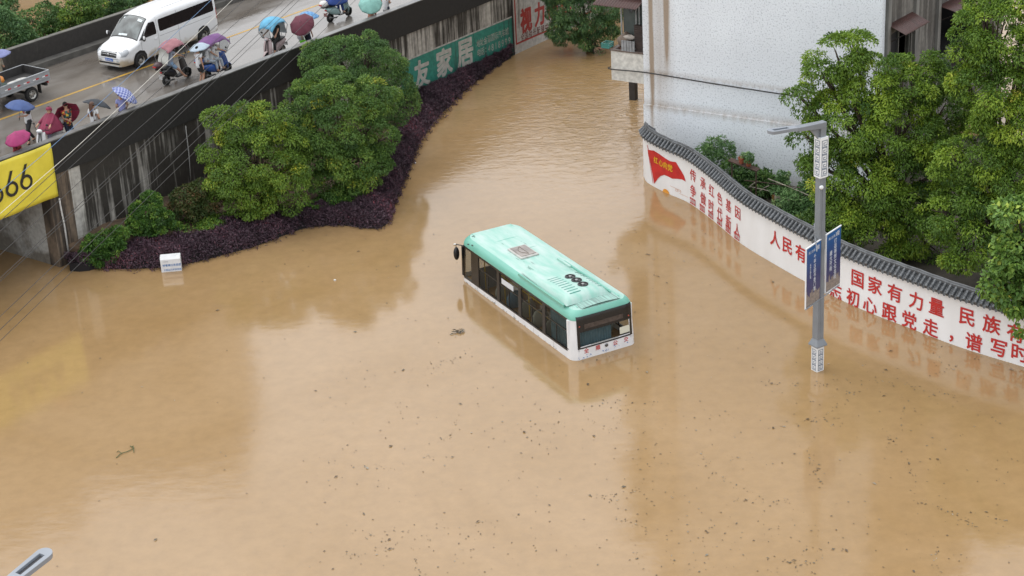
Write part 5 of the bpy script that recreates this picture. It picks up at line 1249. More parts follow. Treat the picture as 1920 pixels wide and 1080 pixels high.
q = MB(); q.box(1.42, 1.60, -.25, .75, bz0_+.012, bz1_+.42); o = q.build('metal_box', mat('galvanised', (.22, .24, .25), .4, metal=.4, var=.4, vscale=4), bevel=.02); o.matrix_world = MT; tag(o, 'grey metal locker standing behind the cab of the pickup', 'box')
# ================================================================ PEOPLE, SCOOTERS, UMBRELLAS
def skin_build(verts, edges, levels=1):
    """connected skeleton with a radius per joint -> one continuous surface (Skin + Subdivision, baked)"""
    names = list(verts); idx = {n: i for i, n in enumerate(names)}
    me = bpy.data.meshes.new('skeleton'); me.from_pydata([verts[n][0] for n in names], [(idx[a], idx[b]) for a, b in edges], []); o = bpy.data.objects.new('skeleton', me); sc.collection.objects.link(o)
    sk = o.modifiers.new('skin', 'SKIN'); sk.use_smooth_shade = True
    if not me.skin_vertices: me.attributes
    lay = me.skin_vertices[0].data if me.skin_vertices else None
    if lay is None:
        bm = bmesh.new(); bm.from_mesh(me); bm.verts.layers.skin.verify(); bm.to_mesh(me); bm.free(); lay = me.skin_vertices[0].data
    for i, n in enumerate(names):
        r = verts[n][1]; lay[i].radius = (r, r) if not isinstance(r, tuple) else r; lay[i].use_root = (i == 0)
    if levels: s_ = o.modifiers.new('sub', 'SUBSURF'); s_.levels = levels; s_.render_levels = levels
    dg = bpy.context.evaluated_depsgraph_get(); out = bpy.data.meshes.new_from_object(o.evaluated_get(dg))
    V = [v.co.copy() for v in out.vertices]; Fc = [tuple(p.vertices) for p in out.polygons]
    bpy.data.objects.remove(o); bpy.data.meshes.remove(me); bpy.data.meshes.remove(out)
    return V, Fc
def ik(a, b, l1, l2, pole):
    a, b = Vector(a), Vector(b); d = b-a; L_ = min(d.length, (l1+l2)*.995); d = d.normalized(); b = a+d*L_
    x = (l1*l1-l2*l2+L_*L_)/(2*L_); h = math.sqrt(max(0, l1*l1-x*x)); p = Vector(pole); p = (p-d*p.dot(d)).normalized(); return a+d*x+p*h, b
m_skin = mat('skin', (.42, .235, .155), .55)
m_hair = mat('black_hair', (.009, .008, .007), .8, spec=.15); m_eye = mat('eye_dark', (.01, .008, .006), .3); m_lip = mat('lips', (.35, .12, .10), .5)
def person(label, loc, rz, pose=None, top=None, bottom=None, hair='short', sex='m', sc_=1.0, sleeves='short', legs='long', shoe=None, extra=None, haircol=None, poncho=None):
    """local +x = facing, +y = left, origin on the ground between the feet"""
    p = dict(pelvis=(0, 0, .92), lean=0, lean_y=0, lh=(.10, .26, .82), rh=(.10, -.26, .82), lf=(.0, .10, .07), rf=(.0, -.10, .07), knee=(1, 0, 0), head=(0, 0))
    if pose: p.update(pose)
    root = thing('person', label, 'person', loc, rz, 'people on the overpass in the rain'); root.scale = (sc_,)*3
    pv = Vector(p['pelvis']); up = Vector((math.sin(p['lean']), math.sin(p['lean_y']), math.cos(p['lean']))).normalized()
    spine = pv+up*.18; chest = pv+up*.40; neck = pv+up*.55; hy, hp = p['head']
    hf = Vector((math.cos(hy)*math.cos(hp), math.sin(hy)*math.cos(hp), -math.sin(hp))); skull = neck+Vector((0, 0, .16))+hf*.02
    sw_ = .175 if sex == 'm' else .155
    side = Vector((0, 1, 0)); J = {}
    B = {'pelvis': (pv, .115 if sex == 'm' else .12), 'spine': (spine, .11 if sex == 'm' else .098), 'chest': (chest, .125 if sex == 'm' else .112), 'neck': (neck, .055), 'jaw': (neck+Vector((0, 0, .075))+hf*.025, .068), 'skull': (skull, .088), 'crown': (skull+Vector((0, 0, .055))-hf*.012, .07)}
    E_ = [('pelvis', 'spine'), ('spine', 'chest'), ('chest', 'neck'), ('neck', 'jaw'), ('jaw', 'skull'), ('skull', 'crown')]
    for s_, sg in (('l', 1), ('r', -1)):
        sh = chest+up*.09+side*sg*sw_; hand = Vector(p[s_+'h']); el, wr_ = ik(sh, hand, .27, .24, p.get(s_+'pole', (-1, sg*.6, -.5)))
        hp_ = pv+side*sg*.09-up*.04; ft = Vector(p[s_+'f']); kn, an = ik(hp_, ft, .43, .42, p['knee']); toe = an+Vector((.13, sg*.02, -.045))
        dirh = (wr_-el).normalized(); palm = wr_+dirh*.05
        B.update({s_+'sh': (sh, .062), s_+'el': (el, .043), s_+'wr': (wr_, .030), s_+'palm': (palm, .033), s_+'hip': (hp_, .088), s_+'kn': (kn, .058), s_+'an': (an, .042), s_+'heel': (an+Vector((-.02, 0, -.035)), .038), s_+'toe': (toe, .032)})
        E_ += [('chest', s_+'sh'), (s_+'sh', s_+'el'), (s_+'el', s_+'wr'), (s_+'wr', s_+'palm'), ('pelvis', s_+'hip'), (s_+'hip', s_+'kn'), (s_+'kn', s_+'an'), (s_+'an', s_+'heel'), (s_+'an', s_+'toe')]
        a = dirh.cross(Vector((0, 0, 1))); a = a.normalized() if a.length > .1 else Vector((0, 1, 0)); nn = a.cross(dirh)
        for k, (o_, ln) in enumerate(((-.030, .062), (-.010, .075), (.010, .070), (.030, .055))):
            r0 = palm+dirh*.035+a*o_; m1 = r0+dirh*ln*.55-nn*.012; m2 = m1+dirh*ln*.35-nn*.03
            B.update({f'{s_}f{k}a': (r0, .010), f'{s_}f{k}b': (m1, .009), f'{s_}f{k}c': (m2, .008)}); E_ += [(s_+'palm', f'{s_}f{k}a'), (f'{s_}f{k}a', f'{s_}f{k}b'), (f'{s_}f{k}b', f'{s_}f{k}c')]
        t0 = palm+a*(.04*-sg)-nn*.005; B.update({s_+'t0': (t0, .012), s_+'t1': (t0+dirh*.03+a*(.015*-sg)-nn*.02, .009)}); E_ += [(s_+'palm', s_+'t0'), (s_+'t0', s_+'t1')]
    V, Fc = skin_build(B, E_, 1)
    q = MB(); q.add(V, Fc)
    sd_ = Vector((-hf.y, hf.x, 0)).normalized(); fu = sd_.cross(hf)*-1 if False else hf.cross(sd_)
    face = skull+hf*.075
    q.add([face+sd_*.014-fu*.03, face-sd_*.014-fu*.03, face+hf*.03-fu*.03, face+fu*.012, face-fu*.035], [(0, 2, 3), (2, 1, 3), (0, 4, 2), (4, 1, 2)])      # nose
    for sg in (1, -1): q.ball(skull+sd_*sg*.088-fu*.02, (.018, .018, .032), 8, 5)
    q.cur = 1
    for sg in (1, -1): q.ball(face+sd_*sg*.032+fu*.008-hf*.004, .011, 8, 5)
    q.cur = 2; mo = face-fu*.055-hf*.004
    q.add([mo+sd_*.024, mo+fu*.008, mo-sd_*.024, mo-fu*.008], [(0, 1, 2, 3)])
    q.build('body', [m_skin, m_eye, m_lip], root, smooth=True)
    g = lambda n: B[n][0]
    def cloth(name, spec, edges, m):
        v_, f_ = skin_build(spec, edges, 1); qq = MB(); qq.add(v_, f_); return qq.build(name, m, root, smooth=True)
    if top is not None:
        S = {'chest': (g('chest'), .145 if sex == 'm' else .128), 'belly': (g('spine')-up*.02, .150 if sex == 'm' else .135), 'hem': (g('pelvis')-up*.02, .166), 'edge': (g('pelvis')-up*.15, .172), 'collar': (g('chest')+up*.11, .07)}; Es = [('chest', 'belly'), ('belly', 'hem'), ('hem', 'edge'), ('chest', 'collar')]
        for s_ in 'lr':
            fr = .55 if sleeves == 'short' else .98
            S[s_+'sh'] = (g(s_+'sh'), .078); S[s_+'up'] = (g(s_+'sh').lerp(g(s_+'el'), fr), .066); Es += [('chest', s_+'sh'), (s_+'sh', s_+'up')]
            if sleeves == 'long': S[s_+'fw'] = (g(s_+'el').lerp(g(s_+'wr'), .9), .05); Es += [(s_+'up', s_+'fw')]
        cloth('shirt', S, Es, top)
    if bottom is not None:
        S = {'waist': (g('pelvis')+up*.14, .150), 'seat': (g('pelvis')-up*.03, .152)}; Es = [('waist', 'seat')]
        for s_ in 'lr':
            S[s_+'hip'] = (g(s_+'hip').lerp(g(s_+'kn'), .12), .102); Es += [('seat', s_+'hip')]
            if legs == 'long': S[s_+'kn'] = (g(s_+'kn'), .075); S[s_+'an'] = (g(s_+'kn').lerp(g(s_+'an'), .9), .064); Es += [(s_+'hip', s_+'kn'), (s_+'kn', s_+'an')]
            else: S[s_+'kn'] = (g(s_+'hip').lerp(g(s_+'kn'), .82), .095); Es += [(s_+'hip', s_+'kn')]
        cloth('trousers' if legs == 'long' else 'shorts', S, Es, bottom)
    for s_ in 'lr':
        a, t_ = g(s_+'an'), g(s_+'toe'); h_ = g(s_+'heel'); v_, f_ = skin_build({'h': (h_+Vector((0, 0, -.002)), .046), 'm': (h_.lerp(t_, .5), .046), 't': (t_, .042)}, [('h', 'm'), ('m', 't')], 1); qq = MB(); qq.add(v_, f_); qq.build('shoe', shoe or mat('dark_shoe', (.03, .028, .027), .6), root, smooth=True)
    hc_ = haircol or m_hair
    if hair:
        q = MB(); P = []; c = skull+Vector((0, 0, .018))-hf*.014
        for i in range(8):
            a = PI*.62*i/7; row = []
            for j in range(17):
                t = 2*PI*j/16; back = math.cos(t); aa = a*(1.0 if back < .2 else .72); dv_ = hf*(math.cos(t)*math.sin(aa))+sd_*(math.sin(t)*math.sin(aa))+Vector((0, 0, math.cos(aa)))
                row.append(c+Vector((dv_.x*.104, dv_.y*.104, dv_.z*.118)))
            P.append(row)
        q.grid(P)
        if hair == 'long':
            nk = skull-hf*.085; P = []
            for i in range(9):
                t = i/8; w_ = .085-.03*t; cc = nk+Vector((0, 0, .03-.46*t))-hf*(.01+.05*math.sin(t*PI)*.6+.03*t)
                P.append([cc+sd_*w_*math.cos(a)-hf*.045*math.sin(a)*(1-.4*t) for a in [2*PI*k/12 for k in range(13)]])
            q.grid(P); q.poly(P[-1][:-1])
        q.build('hair', hc_, root, smooth=True)
    root['_j'] = 0; del root['_j']
    return root, {k: v[0] for k, v in B.items()}, hf
# ---------------------------------------------------------------- umbrella (local z = shaft, origin at the grip)
def umbrella(label, grip, px, r, m, far=False, sh=.74, rim=None, lining=None, ribs=8, up=False):
    """held at grip (world); the canopy top points so that it appears where the photo has it"""
    d = ray(*px).normalized(); o = Vector((0, 0, CAMH))-grip; b = o.dot(d); c = o.dot(o)-sh*sh; D_ = b*b-c
    if D_ < 0: t = -b; P = Vector((0, 0, CAMH))+d*t; ax = (P-grip).normalized()
    else:
        s_ = math.sqrt(D_); P1 = Vector((0, 0, CAMH))+d*(-b-s_); P2 = Vector((0, 0, CAMH))+d*(-b+s_); ax = ((P2 if far else P1)-grip).normalized()
    if up:       # held nearly upright: nearest point of the sight line to the vertical through the grip
        t = ((grip.x*d.x+grip.y*d.y))/(d.x*d.x+d.y*d.y); P = o+grip+d*t if False else Vector((d.x*t, d.y*t, CAMH+d.z*t)); sh = min(1.0, max(.62, (P-grip).length)); ax = (P-grip).normalized()
        if ax.z < .6: ax = Vector((ax.x*.6, ax.y*.6, .8)).normalized()
    q_ = ax.to_track_quat('Z', 'Y')
    t = thing('umbrella', label, 'umbrella', grip, group='umbrellas on the overpass'); t.rotation_euler = q_.to_euler()
    H_ = r*.42; n = ribs; K = 5
    def cano(off):
        P = []
        for i in range(10):
            a = i/9; row = []
            for j in range(n*K+1):
                th = 2*PI*j/(n*K); f = abs(((j % K)/K)-.5)*2; rr = r*a*(1-.055*a*(1-f*f)); z = sh-H_*(a**1.9)-.03*a*(1-f*f)*a; row.append((rr*math.cos(th), rr*math.sin(th), z+off))
            P.append(row)
        return P
    q = MB(); q.grid(cano(0)); cn = q.build('canopy', m, t, smooth=True); s_ = cn.modifiers.new('t', 'SOLIDIFY'); s_.thickness = .006
    q = MB(); q.tube([(0, 0, -.06), (0, 0, sh+.05)], .009, 7); q.build('shaft', mat('umbrella_steel', (.25, .25, .26), .3, metal=.7), t)
    q = MB(); q.tube([(0, 0, -.16), (0, 0, 0)], .017, 8); q.build('handle', m_carblack, t)
    for k in range(n):
        q = MB(); a = 2*PI*k/n; pts = [(r*u*math.cos(a), r*u*math.sin(a), sh-H_*(u**1.9)-.014) for u in (.03, .3, .6, .85, 1.0)]; q.tube(pts, .006, 5); q.build('rib', mat('umbrella_rib', (.10, .10, .10), .4, metal=.5), t)
    if rim:
        P = []; C_ = cano(.004)
        q = MB(); q.grid([[Vector(p)*f_+Vector((0, 0, (1-f_)*p[2])) for p in C_[-1]] for f_ in (.965, 1.005)]); q.build('rim_band', rim, cn, smooth=True)
    return t
def fabric(n, c, var=.25): return mat('fabric_'+n, c, .75, var=var, vscale=4)
def loc_(px, py, z):
    p = deck(px, py, z)-Wb*z; q = MBR.inverted() @ p; q.y = max(q.y, .62); return MBR @ q   # nobody stands inside the parapet
def hand_world(root, J, k): return Matrix.Translation(root.location) @ Matrix.Rotation(root.rotation_euler.z, 4, 'Z') @ Matrix.Scale(root.scale[0], 4) @ (J[k]+Vector((0, 0, 0)))
rb = BANG  # bridge bearing
white = fabric('white', (.62, .63, .64), .12); black = fabric('black', (.02, .02, .022)); dkblue = fabric('navy', (.02, .028, .055))
hold = dict(lh=(.26, .16, 1.12), rh=(.10, -.25, .82))
# 1 man under the blue umbrella
def plaid(name, c1, c2, sc2, kind='plaid'):
    m = bpy.data.materials.new(name); m.use_nodes = True; N = m.node_tree; L = N.links; b = N.nodes['Principled BSDF']; b.inputs['Roughness'].default_value = .7
    tc = N.nodes.new('ShaderNodeTexCoord'); 
    if kind == 'plaid':
        sep = N.nodes.new('ShaderNodeSeparateXYZ'); L.new(tc.outputs['Object'], sep.inputs[0]); tot = None
        for ax_ in (0, 1):
            a = N.nodes.new('ShaderNodeMath'); a.operation = 'MULTIPLY'; a.inputs[1].default_value = sc2; L.new(sep.outputs[ax_], a.inputs[0]); s_ = N.nodes.new('ShaderNodeMath'); s_.operation = 'SINE'; L.new(a.outputs[0], s_.inputs[0]); g_ = N.nodes.new('ShaderNodeMath'); g_.operation = 'GREATER_THAN'; g_.inputs[1].default_value = .35; L.new(s_.outputs[0], g_.inputs[0])
            if tot is None: tot = g_.outputs[0]
            else:
                ad = N.nodes.new('ShaderNodeMath'); ad.operation = 'ADD'; L.new(tot, ad.inputs[0]); L.new(g_.outputs[0], ad.inputs[1]); h_ = N.nodes.new('ShaderNodeMath'); h_.operation = 'MULTIPLY'; h_.inputs[1].default_value = .5; L.new(ad.outputs[0], h_.inputs[0]); tot = h_.outputs[0]
        rp = N.nodes.new('ShaderNodeValToRGB'); rp.color_ramp.elements[0].color = (*c1, 1); rp.color_ramp.elements[1].color = (*c2, 1); L.new(tot, rp.inputs[0]); L.new(rp.outputs[0], b.inputs['Base Color'])
    else:
        v = N.nodes.new('ShaderNodeTexVoronoi'); v.inputs['Scale'].default_value = sc2; L.new(tc.outputs['Object'], v.inputs['Vector']); rp = N.nodes.new('ShaderNodeValToRGB'); rp.color_ramp.interpolation = 'CONSTANT'
        cols = [c1, c2, (.55, .36, .04), (.02, .10, .09), (.30, .02, .03), (.05, .04, .03)]; e = rp.color_ramp.elements; e[0].color = (*cols[0], 1); e[1].position = .2; e[1].color = (*cols[1], 1)
        for k, c_ in enumerate(cols[2:]): x = e.new(.36+.16*k); x.color = (*c_, 1)
        sp_ = N.nodes.new('ShaderNodeSeparateColor'); L.new(v.outputs['Color'], sp_.inputs[0]); L.new(sp_.outputs[0], rp.inputs[0]); L.new(rp.outputs[0], b.inputs['Base Color'])
    return m
r_, J, hf = person('man walking in a white shirt with black sleeves under a blue umbrella', loc_(60, 266, .03), rb+R(170), dict(lf=(.16, .1, .07), rf=(-.2, -.09, .10), lh=(.28, -.02, 1.16), rh=(.0, -.27, .84)), white, black, sc_=1.0)
q = MB()
for s_ in 'lr': q.tube([J[s_+'sh']+Vector((0, 0, .012)), J[s_+'sh'].lerp(J[s_+'el'], .62)], .086, 10)
q.build('sleeve', black, r_, smooth=True)
q = MB(); c = J['chest']; q.poly([(c.x+.143, -.05, c.z+.03), (c.x+.143, .05, c.z+.0), (c.x+.14, .03, c.z-.1), (c.x+.14, -.04, c.z-.08)]); q.build('print', fabric('red_print', (.4, .03, .03)), r_)
umbrella('blue umbrella over the man in black trousers beside the pickup', hand_world(r_, J, 'lpalm'), (38, 188), .58, fabric('blue', (.055, .095, .24)), up=True)
# 2 person half hidden by the magenta umbrella
red_j = fabric('dark_red', (.22, .018, .022))
r_, J, hf = person('person in a dark red jacket crouched under a magenta umbrella behind the banner', loc_(32, 262, 1.42), rb-R(70), dict(lh=(.24, .06, 1.1), rh=(.26, -.10, 1.05), lean=.15), red_j, black, sleeves='long', sc_=.95)
umbrella('magenta umbrella tilted over the person in red behind the banner', hand_world(r_, J, 'lpalm'), (29, 251), .5, fabric('magenta', (.30, .025, .12)), sh=.74, far=False)
# 4 man in floral shirt
r_, J, hf = person('man in a colourful floral shirt looking at his phone', loc_(123, 199, 1.58), rb-R(105), dict(lh=(.24, .02, 1.14), rh=(.22, -.06, 1.08), head=(0, .35), lean=.03), plaid('floral_cloth', (.40, .07, .02), (.02, .05, .045), 13, 'floral'), dkblue)
q = MB(); p = J['rpalm']; q.box(p.x, p.x+.012, p.y+.0, p.y+.075, p.z-.0, p.z+.14); ph_ = q.build('phone', m_carblack); ph_.matrix_world = Matrix.Translation(r_.location) @ Matrix.Rotation(r_.rotation_euler.z, 4, 'Z'); tag(ph_, 'dark phone in the hand of the man in the floral shirt', 'phone')
umbrella('crimson umbrella resting behind the man in the floral shirt', hand_world(r_, J, 'lpalm'), (120, 207), .55, fabric('crimson', (.27, .02, .055)), far=True, sh=.55)
# 5 woman with long brown hair
r_, J, hf = person('woman with long brown hair in a white top under a black umbrella', loc_(190, 206, 1.50), rb+R(15), dict(lh=(.2, .14, 1.14), rh=(.12, -.22, .95)), white, fabric('grey_denim', (.16, .18, .22)), hair='long', sex='f', haircol=mat('brown_hair', (.075, .032, .016), .5))
umbrella('black umbrella tilted over the long haired woman in white', hand_world(r_, J, 'lpalm'), (184, 186), .56, fabric('black_umbrella', (.03, .036, .045)), sh=.62, far=True)
hb_ = thing('handbag', 'small brown shoulder bag at the side of the woman in white', 'bag', hand_world(r_, J, 'rhip')+Vector((.05, -.16, .12))); q = MB(); q.box(-.1, .1, -.05, .05, -.1, .08); q.build('pouch', mat('brown_leather', (.05, .025, .015), .5), hb_, bevel=.02); q = MB(); q.tube([(-.08, 0, .08), (-.1, .03, .3), (-.03, .1, .52), (.05, .03, .3), (.08, 0, .08)], .008, 5); q.build('strap', mat('brown_leather', (.05, .025, .015), .5), hb_)
# 6 plaid umbrella
r_, J, hf = person('person in a lilac shirt seen from behind under a plaid umbrella', loc_(240, 199, 1.2), rb+R(60), dict(lh=(.18, .10, 1.16), rh=(.16, -.2, 1.0)), fabric('lilac', (.26, .28, .55)), dkblue, sex='f')
umbrella('blue and white plaid umbrella by the parapet', hand_world(r_, J, 'lpalm'), (240, 169), .58, plaid('plaid_cloth', (.07, .09, .30), (.42, .46, .62), 58), up=True)
# 8 standing person, grey-blue umbrella
r_, J, hf = person('young person in a long white shirt standing under a pale grey umbrella', loc_(378, 158, .03), rb-R(10), dict(lh=(.22, .12, 1.18), rh=(.04, -.25, .84)), white, black, legs='short', sc_=.97, shoe=mat('tan_shoe', (.25, .16, .09), .6))
umbrella('pale grey-blue umbrella beside the purple scooter canopy', hand_world(r_, J, 'lpalm'), (372, 83), .46, fabric('pale_blue', (.40, .48, .56)), up=True)
# 11, 12 couple by the parapet
r_, J, hf = person('person in grey shorts with a lime green bag under a maroon umbrella', loc_(563, 66, .95), rb-R(60), dict(lh=(.24, .08, 1.12), rh=(.12, -.14, .9)), white, fabric('grey_shorts', (.42, .44, .48)), legs='short', sex='f')
bg_ = thing('tote_bag', 'lime green bag held low by the person under the maroon umbrella', 'bag', hand_world(r_, J, 'rpalm')+Vector((0, 0, -.2))); q = MB(); q.box(-.13, .13, -.06, .06, -.16, .1); q.build('pouch', fabric('lime', (.16, .62, .03)), bg_, bevel=.03); q = MB(); q.tube([(-.08, 0, .1), (-.05, 0, .24), (.05, 0, .24), (.08, 0, .1)], .01, 5); q.build('strap', fabric('lime', (.16, .62, .03)), bg_)
umbrella('maroon umbrella with a pale rim by the parapet', hand_world(r_, J, 'lpalm'), (563, 41), .58, fabric('maroon', (.115, .022, .04)), sh=.80, rim=fabric('pale_rim', (.5, .46, .44)))
r_, J, hf = person('person in dark clothes behind the maroon umbrella', loc_(573, 36, 1.58), rb+R(0), dict(lh=(.2, .1, 1.16)), black, dkblue)
umbrella('sky blue striped umbrella behind the maroon one', hand_world(r_, J, 'lpalm'), (576, 22), .52, plaid('striped_cloth', (.08, .22, .45), (.16, .36, .60), 40), up=True)
# 14, 15 at the top of the overpass
r_, J, hf = person('person in a coral top leaning under a mint green umbrella', loc_(697, 30, .98), rb+R(20), dict(lh=(.2, .1, 1.14), rh=(.2, -.15, 1.0)), fabric('coral', (.55, .27, .19)), black, sex='f', sleeves='long')
umbrella('mint green umbrella tilted over the person in coral', hand_world(r_, J, 'lpalm'), (694, 2), .55, fabric('mint_umbrella', (.22, .45, .40)), sh=.78)
person('person in a white shirt and navy trousers at the top of the parapet', loc_(724, 12, .98), rb+R(10), dict(lh=(.26, .1, 1.1), rh=(.24, -.1, 1.12)), white, dkblue)
# 16 at the left edge behind the truck
r_, J, hf = person('person in a beige coat at the left edge behind the pickup', loc_(-3, 122, 1.15), rb-R(90), dict(lh=(.2, .1, 1.14)), fabric('beige', (.38, .33, .24)), black, sleeves='long')
umbrella('lavender umbrella at the left edge of the overpass', hand_world(r_, J, 'lpalm'), (-4, 94), .5, fabric('lavender', (.20, .22, .42)), up=True)
# ---------------------------------------------------------------- scooters; local +x forward, origin under the middle
def scooter(label, loc, rz, col, trim, top_box=None, canopy=None, can_back=None, plate=None, canopy_style='long', seatcol=None):
    t = thing('scooter', label, 'scooter', loc, rz, 'scooters on the overpass'); r = .215
    for x in (-.62, .62): wheel('wheel', (x, 0, r), r, .10, t, spokes=5)
    def loft(name, secs, m, parent=t, sub=True):
        q = MB(); P = []
        for x, z0, z1, w_ in secs:
            P.append([(x, w_*math.cos(a)*(1 if math.sin(a) > 0 else .9), (z0+z1)/2+(z1-z0)/2*math.sin(a)) for a in [2*PI*k/14 for k in range(15)]])
        q.grid(P); q.poly(P[0][:-1][::-1]); q.poly(P[-1][:-1]); return q.build(name, m, parent, smooth=True, auto=50)
    loft('rear_body', [(-.86, .62, .70, .07), (-.78, .52, .75, .13), (-.55, .36, .74, .165), (-.3, .26, .70, .16), (-.12, .22, .58, .14), (-.06, .22, .42, .12)], col)
    loft('seat', [(-.82, .74, .79, .11), (-.7, .72, .83, .15), (-.4, .69, .80, .16), (-.2, .67, .77, .14), (-.06, .64, .72, .10)], seatcol or mat('seat_black', (.015, .015, .015), .5))
    q = MB(); q.box(-.12, .36, -.16, .16, .21, .27); q.build('footboard', trim, t, bevel=.02)
    q = MB(); P = []
    for i in range(7):
        z = .24+.72*i/6; x = .36+.02*math.sin(i/6*PI)+.10*(1-i/6); w_ = .17+.07*math.sin(PI*(i/6)**.8); P.append([(x+.09*math.cos(a)*(1-.3*i/6), w_*math.sin(a), z) for a in [-PI/2+PI*k/10 for k in range(11)]])
    q.grid(P); o = q.build('front_shield', col, t, smooth=True); o.modifiers.new('t', 'SOLIDIFY').thickness = .02
    loft('fender', [(.40, .36, .42, .05), (.52, .43, .49, .07), (.66, .42, .48, .07), (.80, .33, .38, .05), (.85, .26, .30, .03)], col)
    q = MB(); q.tube([(.62, .07, r), (.56, .07, .5), (.44, .03, .98)], .02, 7); q.tube([(.62, -.07, r), (.56, -.07, .5), (.44, -.03, .98)], .02, 7); q.build('fork', m_carblack, t)
    q = MB(); q.tube([(.30, .34, 1.02), (.40, .2, 1.04), (.44, 0, 1.0), (.40, -.2, 1.04), (.30, -.34, 1.02)], .017, 7); q.build('handlebar', m_carblack, t)
    q = MB(); q.ball((.47, 0, 1.0), (.09, .13, .08), 12, 7); q.build('headset', col, t, smooth=True)
    q = MB(); q.ball((.545, 0, .99), (.03, .07, .045), 10, 6); q.build('headlight', m_lampw, t, smooth=True)
    for sg in (1, -1):
        q = MB(); q.tube([(.38, sg*.22, 1.04), (.36, sg*.30, 1.20)], .008, 5); q.ball((.35, sg*.31, 1.24), (.015, .06, .045), 8, 5); q.build('mirror', m_carblack, t, smooth=True)
    q = MB(); q.ball((-.875, 0, .62), (.025, .08, .04), 8, 5); q.build('tail_light', m_red_l, t, smooth=True)
    q = MB(); q.box(-.93, -.92, -.10, .10, .34, .50); q.box(-.92, -.80, -.02, .02, .44, .5); q.build('number_plate', plate or mat('plate_pale', (.45, .45, .45), .5), t)
    q = MB(); q.tube([(-.3, -.16, .2), (-.62, -.17, .22), (-.82, -.17, .3)], [.03, .045, .04], 8); q.build('exhaust', mat('exhaust_grey', (.12, .12, .12), .35, metal=.6), t, smooth=True)
    if top_box:
        q = MB(); q.ball((-.98, 0, .97), (.22, .2, .155), 16, 10); b_ = q.build('top_box', top_box, t, smooth=True); q = MB(); q.box(-1.21, -1.17, -.09, .09, .92, .98); q.build('reflector', m_red_l, b_, bevel=.01); q = MB(); q.box(-1.1, -.7, -.1, .1, .78, .82); q.build('rack', m_carblack, t)
    if canopy:
        q = MB(); P = []; n = 14
        x0, x1 = (-.92, .66) if canopy_style == 'long' else (-.66, .50)
        for i in range(n+1):
            u = i/n; x = x0+(x1-x0)*u; zc_ = 1.72+.16*math.sin(PI*min(1, u*.95+.05))-.10*(1-u)**2-(.22*(u-.8)/.2 if u > .8 else 0); w_ = .36+.10*math.sin(PI*u)
            P.append([(x+.02*math.sin(9*v), w_*v, zc_-.20*abs(v)**2.2+.018*math.sin(u*17+v*4)) for v in [-1+2*k/12 for k in range(13)]])
        q.grid(P); cn = q.build('rain_canopy', canopy, t, smooth=True); cn.modifiers.new('t', 'SOLIDIFY').thickness = .006
        q = MB()
        for sg in (1, -1): q.tube([(.42, sg*.2, 1.0), (.62, sg*.30, 1.35), (x1-.02, sg*.3, 1.60)], .012, 6); q.tube([(-.82, sg*.1, .8), (-.92, sg*.2, 1.3), (x0+.05, sg*.28, 1.58)], .012, 6)
        q.build('canopy_frame', mat('frame_steel', (.2, .2, .2), .4, metal=.5), cn)
        q = MB(); q.grid([[(.46+.17*k/5+.0, -.26-.03*k/5+2*(.26+.03*k/5)*j/6, 1.02+.5*k/5) for j in range(7)] for k in range(6)]); q.build('windshield', glass_mat('clear_plastic', (.75, .77, .78), .25, .15), cn, smooth=True)
        if can_back:
            q = MB(); q.grid([[(x0+.03+.06*math.sin(k*.8), -.3+.6*j/6, 1.60-.62*k/6) for j in range(7)] for k in range(7)]); q.build('canopy_flap', can_back, cn, smooth=True)
    return t
ride = dict(pelvis=(-.32, 0, .90), lean=.12, lf=(.14, .15, .34), rf=(.14, -.15, .34), lh=(.27, .32, 1.06), rh=(.27, -.32, 1.06), knee=(1, 0, .6))
def rider(label, sct, pose, *a, dx=0, **k):
    pr = dict(ride); pr.update(pose or {})
    return person(label, sct.location+Matrix.Rotation(sct.rotation_euler.z, 3, 'Z') @ Vector((dx, 0, 0)), sct.rotation_euler.z, pr, *a, **k)
def between(pa, pb):
    a, b = deck(*pa), deck(*pb); d = b-a; return a.lerp(b, .5), math.atan2(d.y, d.x)
m_sblk = mat('scooter_black', (.016, .016, .017), .3, coat=.4)
# 7 black scooter
c, a = between((311, 160), (355, 144))
s7 = scooter('black scooter with a dusty pink rain canopy beside the minibus', c, a, m_sblk, m_sblk, top_box=mat('box_dark_red', (.05, .02, .025), .35), canopy=fabric('dusty_pink', (.34, .15, .17)), can_back=fabric('pale_flap', (.50, .50, .46)), canopy_style='short')
rider('rider in a grey shirt and pale blue shorts on the black scooter', s7, dict(lf=(.22, .34, .08), rf=(.30, -.30, .10)), fabric('grey_blue', (.32, .36, .44)), fabric('light_denim', (.24, .38, .56)), legs='short', hair='short', shoe=mat('sandal', (.2, .13, .09), .7))
